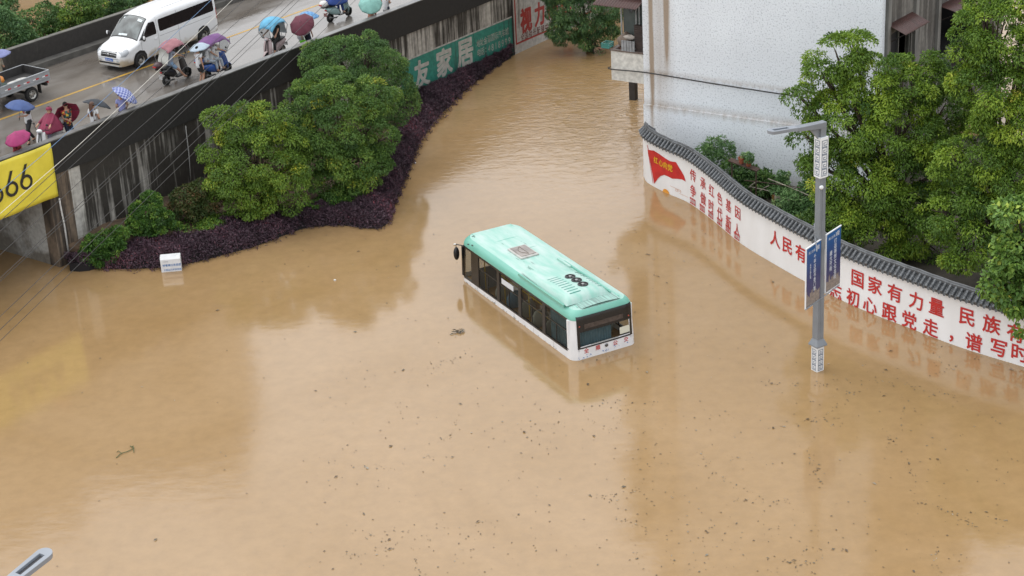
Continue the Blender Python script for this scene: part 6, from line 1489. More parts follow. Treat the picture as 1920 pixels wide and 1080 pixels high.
# 9 blue scooter with two riders
c, a = between((385, 152), (433, 134))
s9 = scooter('blue scooter with a torn purple rain canopy carrying two riders', c, a, mat('scooter_blue', (.03, .10, .36), .3, coat=.4), m_sblk, top_box=mat('box_blue', (.05, .14, .46), .3, coat=.4), canopy=fabric('purple', (.16, .065, .20)), plate=mat('plate_pink', (.5, .05, .18), .5))
rider('front rider in a white shirt on the blue scooter', s9, None, white, fabric('pale_jeans', (.42, .47, .52)), dx=.08)
rider('passenger in a white shirt with a grey backpack on the blue scooter', s9, dict(pelvis=(-.62, 0, .92), lf=(-.2, .22, .34), rf=(-.2, -.22, .34), lh=(-.22, .2, 1.05), rh=(-.22, -.2, 1.05)), white, fabric('pale_jeans', (.42, .47, .52)), dx=.02)
bp_ = thing('backpack', 'grey backpack with a yellow patch on the scooter passenger', 'backpack', s9.location+Matrix.Rotation(a, 3, 'Z') @ Vector((-.80, 0, 1.28)), a); q = MB(); q.ball((0, 0, 0), (.11, .17, .22), 12, 8); pk = q.build('pouch', fabric('grey_pack', (.12, .13, .13)), bp_, smooth=True); q = MB(); q.poly([(-.112, -.05, -.04), (-.112, .05, -.04), (-.112, 0, .06)]); q.build('patch', fabric('acid_yellow', (.55, .6, .03)), pk)
for sg in (1, -1):
    q = MB(); q.tube([(.06, sg*.1, .18), (.2, sg*.13, .22), (.3, sg*.12, .05), (.16, sg*.12, -.15), (.05, sg*.1, -.18)], .016, 5); q.build('strap', fabric('grey_pack', (.12, .13, .13)), bp_)
# 10 scooter with sky blue canopy coming towards us
c, a = between((534, 100), (497, 118))
s10 = scooter('pale pink scooter with a sky blue rain canopy facing the camera', c, a, mat('scooter_pale', (.42, .33, .33), .4, var=.2, vscale=4), mat('scooter_grey', (.2, .2, .2), .5), canopy=fabric('sky_blue', (.13, .40, .60)), can_back=fabric('clear_flap', (.42, .46, .48)), canopy_style='short')
rider('rider in a black top under the sky blue scooter canopy', s10, None, black, black)
# 3 rider in maroon poncho
c = loc_(90, 250, .75)
s3 = scooter('white scooter with a white top box ridden by the person in a maroon raincoat', c, rb-R(168), mat('scooter_white', (.62, .62, .62), .35), mat('scooter_grey', (.2, .2, .2), .5), top_box=mat('box_white', (.62, .62, .60), .4))
r_, J, hf = rider('rider wearing a hooded maroon raincoat on the white scooter', s3, dict(lean=.05), fabric('maroon_coat', (.22, .022, .06)), fabric('lilac_trousers', (.36, .34, .48)), sleeves='long')
def raincoat(root, J, hf, m, hood=True, front=.42):
    """loose cape over shoulders and lap"""
    q = MB(); P = []; nk = J['neck']
    for i in range(11):
        u = i/10; row = []
        for j in range(25):
            t = 2*PI*j/24; fx = math.cos(t); fy = math.sin(t); rr = .08+.26*u**.7+.10*u; fold = 1+.07*math.sin(t*7+u*3)*u
            fwd = (front*u**1.3 if fx > 0 else .14*u); row.append((nk.x+fx*(rr*.7+fwd)*fold, nk.y+fy*rr*1.05*fold, nk.z+.05-.62*u**1.25-.05*abs(fy)*u))
        P.append(row)
    q.grid(P)
    if hood:
        c = J['skull']; P = []
        for i in range(8):
            a = PI*.8*i/7; row = []
            for j in range(17):
                t = 2*PI*j/16; aa = a*(1 if math.cos(t) < .3 else .58); dv_ = hf*math.cos(t)*math.sin(aa)+Vector((-hf.y, hf.x, 0))*math.sin(t)*math.sin(aa)+Vector((0, 0, math.cos(aa))); row.append(c+Vector((0, 0, .01))-hf*.02+dv_*.125)
            P.append(row)
        q.grid(P)
    o = q.build('raincoat', m, root, smooth=True); o.modifiers.new('t', 'SOLIDIFY').thickness = .008
raincoat(r_, J, hf, fabric('maroon_coat', (.22, .022, .06)))
# 13 mint scooter with blue raincoat
c, a = between((618, 42), (656, 29))
s13 = scooter('pale mint scooter with a white top box and a rider in a blue cape', c, a, mat('scooter_mint', (.34, .50, .50), .35, coat=.3), m_sblk, top_box=mat('box_white', (.62, .62, .60), .4), plate=mat('plate_brown', (.22, .10, .09), .5))
r_, J, hf = rider('rider in a royal blue rain cape on the mint scooter', s13, None, fabric('royal', (.018, .055, .24)), fabric('royal', (.018, .055, .24)), sleeves='long')
raincoat(r_, J, hf, fabric('royal', (.018, .055, .24)), True, .55)
# ================================================================ VEGETATION
def foliage(name, stops, rough=.5, trans=.22):
    m = bpy.data.materials.new(name); m.use_nodes = True; N = m.node_tree; L = N.links; b = N.nodes['Principled BSDF']; out = N.nodes['Material Output']; b.inputs['Roughness'].default_value = rough; b.inputs['Specular IOR Level'].default_value = .35
    a = N.nodes.new('ShaderNodeAttribute'); a.attribute_name = 'tint'; rp = N.nodes.new('ShaderNodeValToRGB'); e = rp.color_ramp.elements
    e[0].position = stops[0][0]; e[0].color = (*stops[0][1], 1); e[1].position = stops[-1][0]; e[1].color = (*stops[-1][1], 1)
    for p, c in stops[1:-1]: x = e.new(p); x.color = (*c, 1)
    L.new(a.outputs['Fac'], rp.inputs[0]); L.new(rp.outputs[0], b.inputs['Base Color'])
    t = N.nodes.new('ShaderNodeBsdfTranslucent'); L.new(rp.outputs[0], t.inputs[0]); mx = N.nodes.new('ShaderNodeMixShader'); mx.inputs[0].default_value = trans; L.new(b.outputs[0], mx.inputs[1]); L.new(t.outputs[0], mx.inputs[2]); L.new(mx.outputs[0], out.inputs[0]); return m
def norm(a): return a/np.maximum(1e-9, np.linalg.norm(a, axis=1, keepdims=True))
def leaves(name, p, d, n, ln, wd, tint, m, parent=None, fold=.25):
    """N folded leaves: base p, direction d, face normal n"""
    N_ = len(p); d = norm(d); s = norm(np.cross(d, n)); n = np.cross(s, d); ln = np.broadcast_to(np.asarray(ln, float).reshape(-1, 1) if np.ndim(ln) else np.full((1, 1), ln), (N_, 1)); wd = np.broadcast_to(np.asarray(wd, float).reshape(-1, 1) if np.ndim(wd) else np.full((1, 1), wd), (N_, 1))
    V = np.empty((N_, 4, 3)); V[:, 0] = p; V[:, 2] = p+d*ln-n*ln*.12; mid = p+d*ln*.48+n*ln*.05; V[:, 1] = mid+s*wd*.5+n*wd*fold; V[:, 3] = mid-s*wd*.5+n*wd*fold
    me = bpy.data.meshes.new(name); me.vertices.add(N_*4); me.vertices.foreach_set('co', V.reshape(-1).astype(np.float32))
    base = (np.arange(N_)*4)[:, None]; idx = np.concatenate([base+0, base+1, base+2, base+0, base+2, base+3], 1).reshape(-1).astype(np.int32)
    me.loops.add(N_*6); me.loops.foreach_set('vertex_index', idx); me.polygons.add(N_*2); me.polygons.foreach_set('loop_start', (np.arange(N_*2)*3).astype(np.int32)); me.update(calc_edges=True)
    at_ = me.attributes.new('tint', 'FLOAT', 'POINT'); at_.data.foreach_set('value', np.repeat(np.clip(tint, 0, 1), 4).astype(np.float32))
    return link(name, me, m, parent)
def rdir(rg, n): return norm(rg.normal(size=(n, 3)))
def crown_leaves(rg, lobes, clump=.34, dens=95, up=.35, leaf=(.15, .07), droop=.25, inner=.12, ymix=.55, gap=.0, tj=.13):
    """lobes: (centre, (rx,ry,rz)). Clumps of leaves over each lobe, none buried deep in another lobe."""
    C_, Nn, Rr, Tt = [], [], [], []
    for (c, r) in lobes:
        c = np.array(c); r = np.array(r); area = 4*PI*((r[0]*r[1]+r[1]*r[2]+r[0]*r[2])/3); k = int(area/(PI*clump**2*.62))
        u = rdir(rg, k); keep = (u[:, 1] < .25) | (rg.random(k) < ymix); u = u[keep]; sc_ = rg.uniform(.72, 1.06, len(u))[:, None]; pts = c+u*r*sc_
        nin = int(k*inner); ui = rdir(rg, nin); pts = np.vstack([pts, c+ui*r*rg.uniform(.35, .7, nin)[:, None]]); u = np.vstack([u, ui])
        ok = np.ones(len(pts), bool)
        for (c2, r2) in lobes:
            if c2 is c or (np.array(c2) == c).all(): continue
            ok &= (((pts-np.array(c2))/np.array(r2))**2).sum(1) > .50
        ok &= rg.random(len(pts)) > gap
        pts = pts[ok]; u = u[ok]; C_.append(pts); Nn.append(norm(u/r)); Rr.append(clump*rg.uniform(.65, 1.3, len(pts))); Tt.append(np.clip(rg.normal(.42, .17, len(pts)), 0, 1))
    C_ = np.vstack(C_); Nn = np.vstack(Nn); Rr = np.concatenate(Rr); Tt = np.concatenate(Tt)
    cnt = (dens*(Rr/clump)**2).astype(int); rep = np.repeat(np.arange(len(C_)), cnt); n = len(rep)
    u = norm(rdir(rg, n)+Nn[rep]*.55+np.array([0, 0, up])); p = C_[rep]+u*(Rr[rep]*rg.uniform(.66, 1.0, n))[:, None]*np.array([1, 1, .7])
    d = norm(u*.7+rdir(rg, n)*.6+np.array([0, 0, -droop])); nn = norm(u*.6+np.array([0, 0, .8])+rdir(rg, n)*.5)
    tint = Tt[rep]+rg.normal(0, tj, n); ln = leaf[0]*rg.uniform(.7, 1.25, n); wd = leaf[1]*rg.uniform(.75, 1.2, n)
    return p, d, nn, ln, wd, tint
def limbs(q, base, lobes, r0, rg):
    base = Vector(base); cs = [Vector(c) for c, r in lobes]; cen = sum(cs, Vector())/len(cs); fork = base.lerp(cen, .45); fork.x = base.x+(fork.x-base.x)*.5; fork.y = base.y+(fork.y-base.y)*.5
    q.tube([base-Vector((0, 0, .6)), base+Vector((0, 0, .02)), base.lerp(fork, .5)+Vector((.05, -.04, 0)), fork], [r0*1.35, r0*1.15, r0, r0*.8], 9)
    for c, (cc, r) in zip(cs, lobes):
        m_ = fork.lerp(c, .55)+Vector((rg.uniform(-.12, .12), rg.uniform(-.12, .12), .12)); q.tube([fork, m_, c, c+(c-fork).normalized()*min(r)*.5], [r0*.5, r0*.34, r0*.2, r0*.07], 7)
        for k in range(3):
            e_ = c+Vector((rg.uniform(-1, 1)*r[0], rg.uniform(-1, 1)*r[1], rg.uniform(-.2, .9)*r[2]))*.75; q.tube([m_.lerp(c, .6), c.lerp(e_, .5)+Vector((0, 0, .06)), e_], [r0*.2, r0*.12, r0*.04], 5)
m_bark = mat('bark', (.10, .075, .055), .9, var=.5, vscale=6, bump=.5)
def lobes_px(base, lst, sq=(1, 1, .9)):
    Y = base.y; out = []
    for l in lst:
        px, py, rpx = l[:3]; dY = l[3] if len(l) > 3 else 0; c = aty(px, py, Y+dY); r = rpx/pxm(c); out.append((tuple(c), (r*sq[0], r*sq[1], r*sq[2])))
    return out
def tree(name, label, base, lst, m, seed, r0=.13, cat='tree', group=None, sq=(1, 1, .9), **k):
    rg = np.random.default_rng(seed); rr = random.Random(seed); lb = lobes_px(base, lst, sq)
    t = thing(name, label, cat, base, group=group); b = np.array(base); lbl = [(tuple(np.array(c)-b), r) for c, r in lb]
    leaves('crown', *crown_leaves(rg, lbl, **k), m, t); q = MB(); limbs(q, (0, 0, 0), lbl, r0, rr); q.build('trunk', m_bark, t, smooth=True); return t
G_A = foliage('leaf_olive', [(0, (0.0490, 0.1032, 0.0178)), (.35, (0.1114, 0.2024, 0.0286)), (.6, (0.1897, 0.2995, 0.0357)), (.85, (0.3681, 0.4132, 0.0427)), (1, (0.6021, 0.5371, 0.0536))])
G_B = foliage('leaf_mid', [(0, (0.0425, 0.0983, 0.0220)), (.4, (0.0976, 0.1928, 0.0408)), (.65, (0.1658, 0.2754, 0.0442)), (.88, (0.3185, 0.3738, 0.0476)), (1, (0.6371, 0.5312, 0.0679))])
G_C = foliage('leaf_bluegreen', [(0, (0.0413, 0.0950, 0.0294)), (.4, (0.0953, 0.1926, 0.0528)), (.7, (0.1545, 0.2717, 0.0665)), (1, (0.2831, 0.3737, 0.0782))])
G_R = foliage('leaf_bright', [(0, (0.0401, 0.0948, 0.0142)), (.35, (0.1130, 0.2068, 0.0250)), (.6, (0.2097, 0.3274, 0.0320)), (.85, (0.3463, 0.4479, 0.0462)), (1, (0.5832, 0.5342, 0.0889))])
G_N = foliage('leaf_broad', [(0, (0.0576, 0.1271, 0.0284)), (.4, (0.1312, 0.2426, 0.0472)), (.65, (0.2362, 0.3695, 0.0630)), (.85, (0.5249, 0.6004, 0.0944)), (1, (0.8924, 0.6928, 0.1259))])
G_F = foliage('leaf_far', [(0, (0.0488, 0.1097, 0.0439)), (.4, (0.0975, 0.1998, 0.0731)), (.7, (0.1658, 0.2925, 0.0975)), (.9, (0.3169, 0.4631, 0.1219)), (1, (0.4875, 0.5850, 0.1463))])
G_S = foliage('leaf_shrub', [(0, (.03, .075, .016)), (.4, (.06, .15, .025)), (.7, (.13, .25, .035)), (1, (.28, .36, .05))])
G_O = foliage('leaf_russet', [(0, (.03, .06, .018)), (.4, (.07, .115, .03)), (.7, (.13, .10, .035)), (1, (.20, .08, .04))])
G_P = foliage('leaf_purple', [(0, (0.0308, 0.0187, 0.0263)), (.4, (0.0784, 0.0450, 0.0612)), (.62, (0.1316, 0.0750, 0.1000)), (.82, (0.1960, 0.0775, 0.1000)), (1, (0.3360, 0.0750, 0.0938))], rough=.5, trans=.08)
bA_ = at(495, 395, .5); bB_ = at(650, 352, .6); bC_ = at(690, 268, .7)
tree('broadleaf_tree', 'olive green tree on the bank, left of the clump by the overpass', bA_, [(478, 300, 67, 0), (440, 335, 48, -.5), (530, 325, 51, -.3), (502, 235, 39, .5), (470, 215, 24, .7), (548, 270, 37, .4), (408, 222, 19, .5), (402, 285, 26, .1), (470, 368, 39, -.7), (540, 362, 35, -.5), (445, 250, 37, .3), (410, 335, 24, -.3)], G_A, 1, group='trees on the bank', dens=160, clump=.34, leaf=(.10, .05), inner=.06, tj=.09, up=.5, droop=.4)
tree('broadleaf_tree', 'tall yellow-flecked tree in the middle of the bank clump', bB_, [(640, 232, 76, 0), (582, 200, 43, .3), (612, 162, 39, .8), (690, 245, 51, .2), (600, 285, 43, -.4), (660, 300, 46, -.6), (700, 185, 39, .6), (718, 262, 28, .1), (566, 248, 33, .2), (690, 335, 20, -.8), (622, 338, 34, -.6), (655, 345, 24, -.8), (585, 330, 28, -.5), (708, 305, 22, -.4), (632, 190, 45, -.4), (575, 165, 22, .6)], G_B, 2, group='trees on the bank', dens=160, clump=.34, leaf=(.10, .05), inner=.06, tj=.09, up=.5, droop=.4)
tree('broadleaf_tree', 'blue-green tree against the parapet at the back of the bank', bC_, [(640, 112, 46, .3), (690, 112, 45, .2), (602, 112, 32, .6), (660, 84, 20, .5), (722, 132, 39, .1), (745, 165, 30, 0), (742, 205, 33, -.2), (700, 160, 43, -.2), (688, 74, 12, .5), (592, 95, 13, .5), (765, 190, 13, -.1)], G_C, 3, group='trees on the bank', dens=120, clump=.30, leaf=(.10, .042))
bR1 = at(1680, 470, .12); bR2 = at(1868, 520, .12)
tree('broadleaf_tree', 'large bright green tree between the slogan wall and the white building', bR1, [(1572, 112, 45, .6), (1600, 88, 35, .8), (1545, 145, 27, .5), (1505, 188, 21, .3), (1642, 160, 69, .5), (1722, 150, 55, .6), (1590, 232, 69, .1), (1680, 250, 86, 0), (1762, 215, 54, .3), (1522, 262, 31, 0), (1560, 325, 50, -.2), (1620, 345, 72, -.4), (1700, 370, 72, -.4), (1572, 415, 43, -.6), (1645, 430, 54, -.7), (1722, 440, 52, -.6), (1765, 320, 48, -.1), (1512, 302, 17, -.1), (1690, 180, 62, .2), (1745, 470, 27, -.7)], G_R, 4, group='trees behind the slogan wall', dens=190, clump=.42, leaf=(.125, .055), r0=.2, inner=.05, tj=.085, up=.6, droop=.45)
tree('broadleaf_tree', 'large dense green tree at the top right corner', bR2, [(1862, 60, 69, .4), (1912, 100, 79, .2), (1842, 22, 35, .6), (1872, 172, 70, 0), (1832, 205, 35, -.1), (1902, 232, 70, -.2), (1850, 295, 50, -.3), (1902, 330, 62, -.5), (1836, 372, 31, -.6), (1800, 480, 27, -.9), (1852, 420, 43, -.8), (1890, 410, 48, -.7), (1792, 300, 39, .2), (1800, 395, 43, 0), (1765, 405, 43, -.2), (1825, 462, 38, -.8), (1930, 180, 72, 0), (1940, 20, 62, .4), (1820, 160, 21, .2)], G_R, 5, group='trees behind the slogan wall', dens=190, clump=.42, leaf=(.125, .055), r0=.2, inner=.05, tj=.085, up=.6, droop=.45)
bR3 = at(1985, 705, 0)
tree('broadleaf_tree', 'near tree with broad yellow-tipped leaves at the right edge', bR3, [(1904, 406, 31, .2), (1934, 438, 43, .1), (1894, 478, 36, 0), (1872, 534, 27, -.1), (1914, 546, 40, -.1), (1940, 606, 31, -.3), (1864, 568, 14, -.2), (1957, 506, 54, 0), (1982, 426, 45, .2), (1972, 586, 45, -.2)], G_N, 6, dens=46, clump=.34, leaf=(.20, .12), r0=.14)
bE = at(1105, 96, .0)
tree('willow_tree', 'drooping willow-like tree over the water beside the balcony', bE, [(1090, 28, 48, 0), (1058, 10, 28, .3), (1060, 56, 25, 0), (1120, 50, 28, -.2), (1104, 76, 14, -.4), (1124, 92, 11, -.5), (1132, 12, 32, .2), (1085, -34, 44, .3), (1045, 46, 13, 0), (1068, 74, 10, -.3), (1114, 110, 8, -.6), (1136, 58, 17, -.2), (1040, -22, 28, .3)], G_F, 7, dens=90, clump=.30, leaf=(.15, .04), droop=.8, up=.2, r0=.16, gap=.25)
# trees beyond the far parapet
for i, (px, Y, lst, sd_) in enumerate([(20, 88, [(8, 62, 38), (30, 75, 34), (-12, 40, 40), (22, 92, 26), (50, 95, 22)], 11), (85, 91, [(80, 62, 40), (105, 78, 30), (62, 42, 26), (88, 30, 30), (120, 50, 30)], 12), (150, 90, [(150, 50, 34), (175, 58, 28), (140, 25, 28), (130, 72, 24), (165, 12, 24)], 13), (205, 92, [(200, 38, 30), (222, 30, 26), (190, 10, 26), (240, 18, 22), (215, 2, 26)], 14), (262, 97, [(255, 8, 24), (275, 0, 20), (250, -14, 30)], 15), (-30, 95, [(-20, 10, 40), (8, 12, 22), (-40, 40, 40)], 16)]):
    tree('bushy_tree', ['bushy tree behind the parapet at the far upper left', 'bushy tree with pale tips behind the parapet, above the pickup', 'dark bushy tree behind the parapet, left of the minibus', 'bushy tree rising behind the roof of the minibus nose', 'small tree behind the parapet just above the minibus roof', 'tree reaching in at the top left corner beyond the overpass'][i], Vector((aty(px, 90, Y).x, Y, 0)), lst, (G_F, G_C, G_B, G_F, G_C, G_F)[i], sd_, group='trees beyond the overpass', dens=90, clump=.36, leaf=(.15, .07), r0=.1)
# ---- shrubs on the bank
def shrub(name, label, px, py, z, lst, m, seed, **k): return tree(name, label, at(px, py, z), lst, m, seed, r0=.04, cat='shrub', group='shrubs on the bank', **k)
shrub('round_shrub', 'round light green shrub on the bank below the stained wall', 280, 442, .5, [(280, 402, 30, 0), (268, 420, 24, -.1), (295, 415, 25, -.1), (282, 380, 18, .1), (262, 398, 18, 0)], G_S, 21, clump=.15, dens=60, leaf=(.10, .045))
shrub('leafy_shrub', 'low bright leafy shrub at the left end of the purple hedge', 195, 485, .2, [(180, 465, 22, 0), (205, 455, 24, .1), (222, 440, 16, .3), (190, 480, 18, -.2), (168, 478, 14, -.1), (212, 472, 16, -.1)], G_S, 22, clump=.16, dens=42, leaf=(.15, .05))
shrub('russet_shrub', 'russet and green shrub beside the olive tree', 360, 408, .6, [(352, 372, 26, 0), (378, 362, 24, .1), (338, 388, 18, -.1), (395, 380, 18, 0), (368, 395, 16, -.2)], G_O, 23, clump=.16, dens=48, leaf=(.11, .045))
shrub('leafy_shrub', 'small yellow-green plant on the bare soil of the bank', 335, 430, .5, [(330, 424, 8, 0), (342, 428, 6, 0), (322, 415, 8, .1)], G_S, 24, clump=.1, dens=30, leaf=(.10, .04))
def carpet(name, label, poly, z, n, m, seed, h=.22, leaf=(.10, .05), kind='stuff', cat='ground cover'):
    rg = np.random.default_rng(seed); P = [at(x, y, z) for x, y in poly]; xs = [p.x for p in P]; ys_ = [p.y for p in P]; out = []
    pts = []
    while len(pts) < n:
        x = rg.uniform(min(xs), max(xs)); y = rg.uniform(min(ys_), max(ys_)); c = False; j = len(P)-1
        for i in range(len(P)):
            if (P[i].y > y) != (P[j].y > y) and x < (P[j].x-P[i].x)*(y-P[i].y)/(P[j].y-P[i].y)+P[i].x: c = not c
            j = i
        if c: pts.append((x, y, z+h*rg.uniform(.2, 1)*(.6+.4*math.sin(x*3.1+y*2.3))))
    p = np.array(pts); u = rdir(rg, n); d = norm(u+np.array([0, -.2, .5])); nn = norm(rdir(rg, n)*.5+np.array([0, -.2, 1])); o = leaves(name, p, d, nn, leaf[0]*rg.uniform(.7, 1.3, n), leaf[1], np.clip(rg.normal(.55, .2, n)+.15*np.sin(p[:, 0]*2), 0, 1), m)
    return tag(o, label, cat, kind=kind)
carpet('ground_cover', 'bright green ground cover under the trees on the bank', [(560, 392), (600, 372), (640, 362), (690, 352), (688, 372), (640, 384), (590, 394)], .5, 4200, G_S, 31)
carpet('ground_cover', 'bright green weeds in front of the olive tree', [(368, 432), (382, 410), (420, 398), (438, 396), (424, 424), (398, 436)], .45, 2200, G_S, 32)
carpet('ground_cover', 'sparse weeds on the bare soil beside the round shrub', [(310, 440), (318, 400), (360, 400), (420, 380), (440, 395), (380, 425), (350, 440)], .5, 700, G_S, 33, h=.15)
# ---- purple hedge
rg = np.random.default_rng(41); n = 120000
ii = rg.uniform(0, 88.999, n); i0 = ii.astype(int); f = (ii-i0)[:, None]
HO = np.array([tuple(p) for p in ho]); HI = np.array([tuple(p) for p in hi]); wdt = np.linalg.norm(HO-HI, axis=1); pw = wdt/wdt.max()
keep = rg.random(n) < .35+.65*pw[i0]; ii = ii[keep]; i0 = i0[keep]; f = f[keep]; n = len(ii)
t = rg.random(n); o_ = HO[i0]*(1-f)+HO[i0+1]*f; e_ = HI[i0]*(1-f)+HI[i0+1]*f; p = o_*(1-t[:, None])+e_*t[:, None]
hgt = .46*np.clip(t*5+.12, 0, 1)**.6*np.clip((1-t)*8+.35, 0, 1)
bump = .10*np.sin(p[:, 0]*3.3+1.2*np.sin(p[:, 1]*2.1))*np.sin(p[:, 1]*2.9)+.06*np.sin(p[:, 0]*7.1+p[:, 1]*5.3)+.05*np.sin(p[:, 0]*13.1-p[:, 1]*11.3)
depth = rg.random(n)**2*.16
edge = 1+.0*t
p[:, 2] = -.02+np.where(HI[i0, 2] > .55, p[:, 2]*1.0-t*.27, p[:, 2]*.35)+hgt*np.where(HI[i0, 2] > .55, .75, 1)*(1+bump*1.6)-depth
out_ = norm(o_-e_); p += out_*((rg.normal(0, .12, n)+.10*np.sin(ii*2.7)+.07*np.sin(ii*6.1+1))*(t < .25))[:, None]; p[:, 2] = np.maximum(p[:, 2], .015)
u = rdir(rg, n); d = norm(u*.9+np.array([0, 0, .55])+out_*.25); nn = norm(rdir(rg, n)*.7+np.array([0, -.3, 1]))
tint = np.clip(rg.normal(.40, .17, n)+.16*np.sin(p[:, 0]*.9+2)*np.sin(p[:, 1]*.7)+.10*np.sin(p[:, 0]*2.3+p[:, 1]*1.9), 0, 1)
o = leaves('purple_hedge', p, d, nn, .115*rg.uniform(.7, 1.3, n), .036, tint, G_P); tag(o, 'dark purple hedge edging the bank along the floodwater', 'hedge', kind='stuff')
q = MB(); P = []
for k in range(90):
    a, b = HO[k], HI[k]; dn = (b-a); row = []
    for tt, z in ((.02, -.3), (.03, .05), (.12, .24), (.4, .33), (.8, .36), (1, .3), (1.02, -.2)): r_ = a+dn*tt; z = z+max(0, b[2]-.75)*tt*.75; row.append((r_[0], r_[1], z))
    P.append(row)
q.grid(P); o = q.build('hedge_base', mat('hedge_under', (.010, .008, .009), .95)); tag(o, kind='structure')  # solid near-black base volume beneath the hedge leaves
# ---- vines, pots and trellis between the slogan wall and the white building
def yb(px, py, off): return (MBL @ fac(px, py, -off)).y
def vine(label, lst, off, m, seed, name='climbing_plant', **k):
    px, py = lst[0][:2]; c = MBL @ fac(px, py, -off); b = Vector((c.x, c.y, .12)); return tree(name, label, b, lst, m, seed, r0=.03, cat='plant', group='plants behind the slogan wall', **k)
G_V = foliage('leaf_vine', [(0, (0.0711, 0.1540, 0.0521)), (.45, (0.1422, 0.2726, 0.0948)), (.75, (0.2370, 0.3910, 0.1422)), (1, (0.4027, 0.5213, 0.2132))])
vine('feathery pale green plant climbing at the white facade above the tiled cap', [(1340, 280, 18, 0), (1325, 290, 14, 0), (1355, 285, 16, 0), (1345, 300, 20, -.2), (1318, 280, 9, 0), (1358, 268, 8, 0)], 1.2, G_V, 51, clump=.16, dens=32, leaf=(.17, .03), gap=.2)
vine('dark leafy vine spreading below the flower pot shelf', [(1395, 328, 24, 0), (1420, 342, 22, 0), (1375, 320, 18, 0), (1440, 350, 16, -.2), (1408, 350, 18, -.4), (1425, 325, 12, .2)], 1.6, G_C, 52, clump=.2, dens=50, leaf=(.15, .06))
vine('spiky vine shoot standing against the white facade', [(1466, 340, 9, 0), (1468, 328, 7, 0), (1462, 355, 12, 0), (1475, 362, 12, 0)], 1.2, G_V, 53, clump=.12, dens=40, leaf=(.13, .045))
vine('tangled vine mass left of the street lamp behind the wall', [(1500, 385, 24, 0), (1480, 375, 18, 0), (1518, 365, 20, .2), (1512, 400, 22, -.3), (1488, 398, 16, -.3), (1530, 345, 14, .3), (1460, 372, 12, .2), (1525, 395, 18, 0)], 2.2, G_V, 54, clump=.2, dens=42, leaf=(.16, .055))
vine('low vines along the ridge of the tiled cap', [(1530, 420, 16, 0), (1505, 418, 12, 0), (1545, 440, 14, 0)], 3.4, G_C, 55, clump=.18, dens=40, leaf=(.14, .05))
m_terra = mat('terracotta', (.34, .095, .045), .7, var=.3, vscale=6); m_wood = mat('old_plank', (.10, .06, .045), .8, var=.5, vscale=5); m_pwood = mat('pale_wood', (.42, .38, .30), .8, var=.5, vscale=5)
sa = MBL @ fac(1368, 298, -2.6); sb = MBL @ fac(1422, 318, -2.6); sh_ = thing('plank_shelf', 'weathered plank shelf for flower pots behind the slogan wall', 'shelf', sa); dS = (sb-sa); q = MB()
nS = Vector((dS.y, -dS.x, 0)).normalized()*.16
q.add([nS, dS+nS, dS-nS, -nS, nS+Vector((0, 0, -.04)), dS+nS+Vector((0, 0, -.04)), dS-nS+Vector((0, 0, -.04)), -nS+Vector((0, 0, -.04))], [(0, 1, 2, 3), (7, 6, 5, 4), (0, 4, 5, 1), (1, 5, 6, 2), (2, 6, 7, 3), (3, 7, 4, 0)]); q.build('plank', m_wood, sh_)
for t_ in (.08, .92):
    q = MB(); p_ = dS*t_; q.tube([p_+Vector((0, 0, -.04)), Vector((p_.x, p_.y, .1-sa.z))], .03, 6); q.build('post', m_wood, sh_)
for t_, lab in ((.42, 'left terracotta flower pot on the plank shelf'), (.66, 'right terracotta flower pot, the one with a bushy plant')):
    p_ = sa+dS*t_; t = thing('flower_pot', lab, 'flower pot', p_, group='terracotta pots on the shelf'); q = MB(); q.lathe([(.0, 0), (.09, 0), (.125, .20), (.145, .20), (.145, .25), (.12, .25), (.11, .2), (0, .2)], 16); q.build('pot', m_terra, t, smooth=True, auto=40)
    rg2 = np.random.default_rng(int(t_*100)); leaves('plant', *crown_leaves(rg2, [((0, 0, .36), (.16, .16, .16) if t_ > .5 else (.07, .07, .08))], clump=.08, dens=26, leaf=(.10, .04)), G_V, t)
tr0 = MBL @ fac(1408, 350, -2.4); tt_ = thing('bean_trellis', 'ramshackle trellis of pale poles and boards tangled in vines', 'trellis', Vector((tr0.x, tr0.y, .12)))
def tp(px, py, off): return MBL @ fac(px, py, -off)-Vector((tr0.x, tr0.y, .12))
for a, b, r in (((1403, 352), (1420, 340), .025), ((1406, 350), (1470, 366), .022), ((1425, 358), (1442, 348), .02), ((1450, 366), (1462, 356), .022), ((1395, 338), (1500, 352), .018), ((1440, 335), (1520, 368), .02), ((1480, 372), (1500, 366), .02), ((1470, 388), (1490, 382), .018), ((1505, 398), (1530, 402), .02), ((1518, 415), (1526, 405), .02)):
    q = MB(); q.tube([tp(*a, 2.3), tp((a[0]+b[0])/2, (a[1]+b[1])/2-1, 2.3), tp(*b, 2.3)], r, 6); q.build('pole', m_pwood if r > .018 else m_wood, tt_)
for a, b in (((1452, 366), (1472, 372)), ((1472, 370), (1490, 378))):
    q = MB(); p0, p1 = tp(*a, 2.6), tp(*b, 2.6); q.add([p0, p1, p1-Vector((0, 0, .2)), p0-Vector((0, 0, .2))]+[v+Vector((.01, .03, 0)) for v in (p0, p1, p1-Vector((0, 0, .2)), p0-Vector((0, 0, .2)))], [(0, 1, 2, 3), (7, 6, 5, 4), (0, 4, 5, 1), (1, 5, 6, 2), (2, 6, 7, 3), (3, 7, 4, 0)]); q.build('board', m_pwood, tt_)
q = MB(); p0 = tp(1450, 366, 2.5); q.box(p0.x-.05, p0.x+.06, p0.y-.03, p0.y+.03, p0.z-.32, p0.z); q.build('board', mat('orange_board', (.32, .16, .05), .8), tt_)
for px, py in ((1408, 352), (1470, 372), (1500, 366), (1526, 420)):
    q = MB(); p0 = tp(px, py, 2.35); q.tube([p0, Vector((p0.x, p0.y, 0))], .022, 6); q.build('pole', m_wood, tt_)
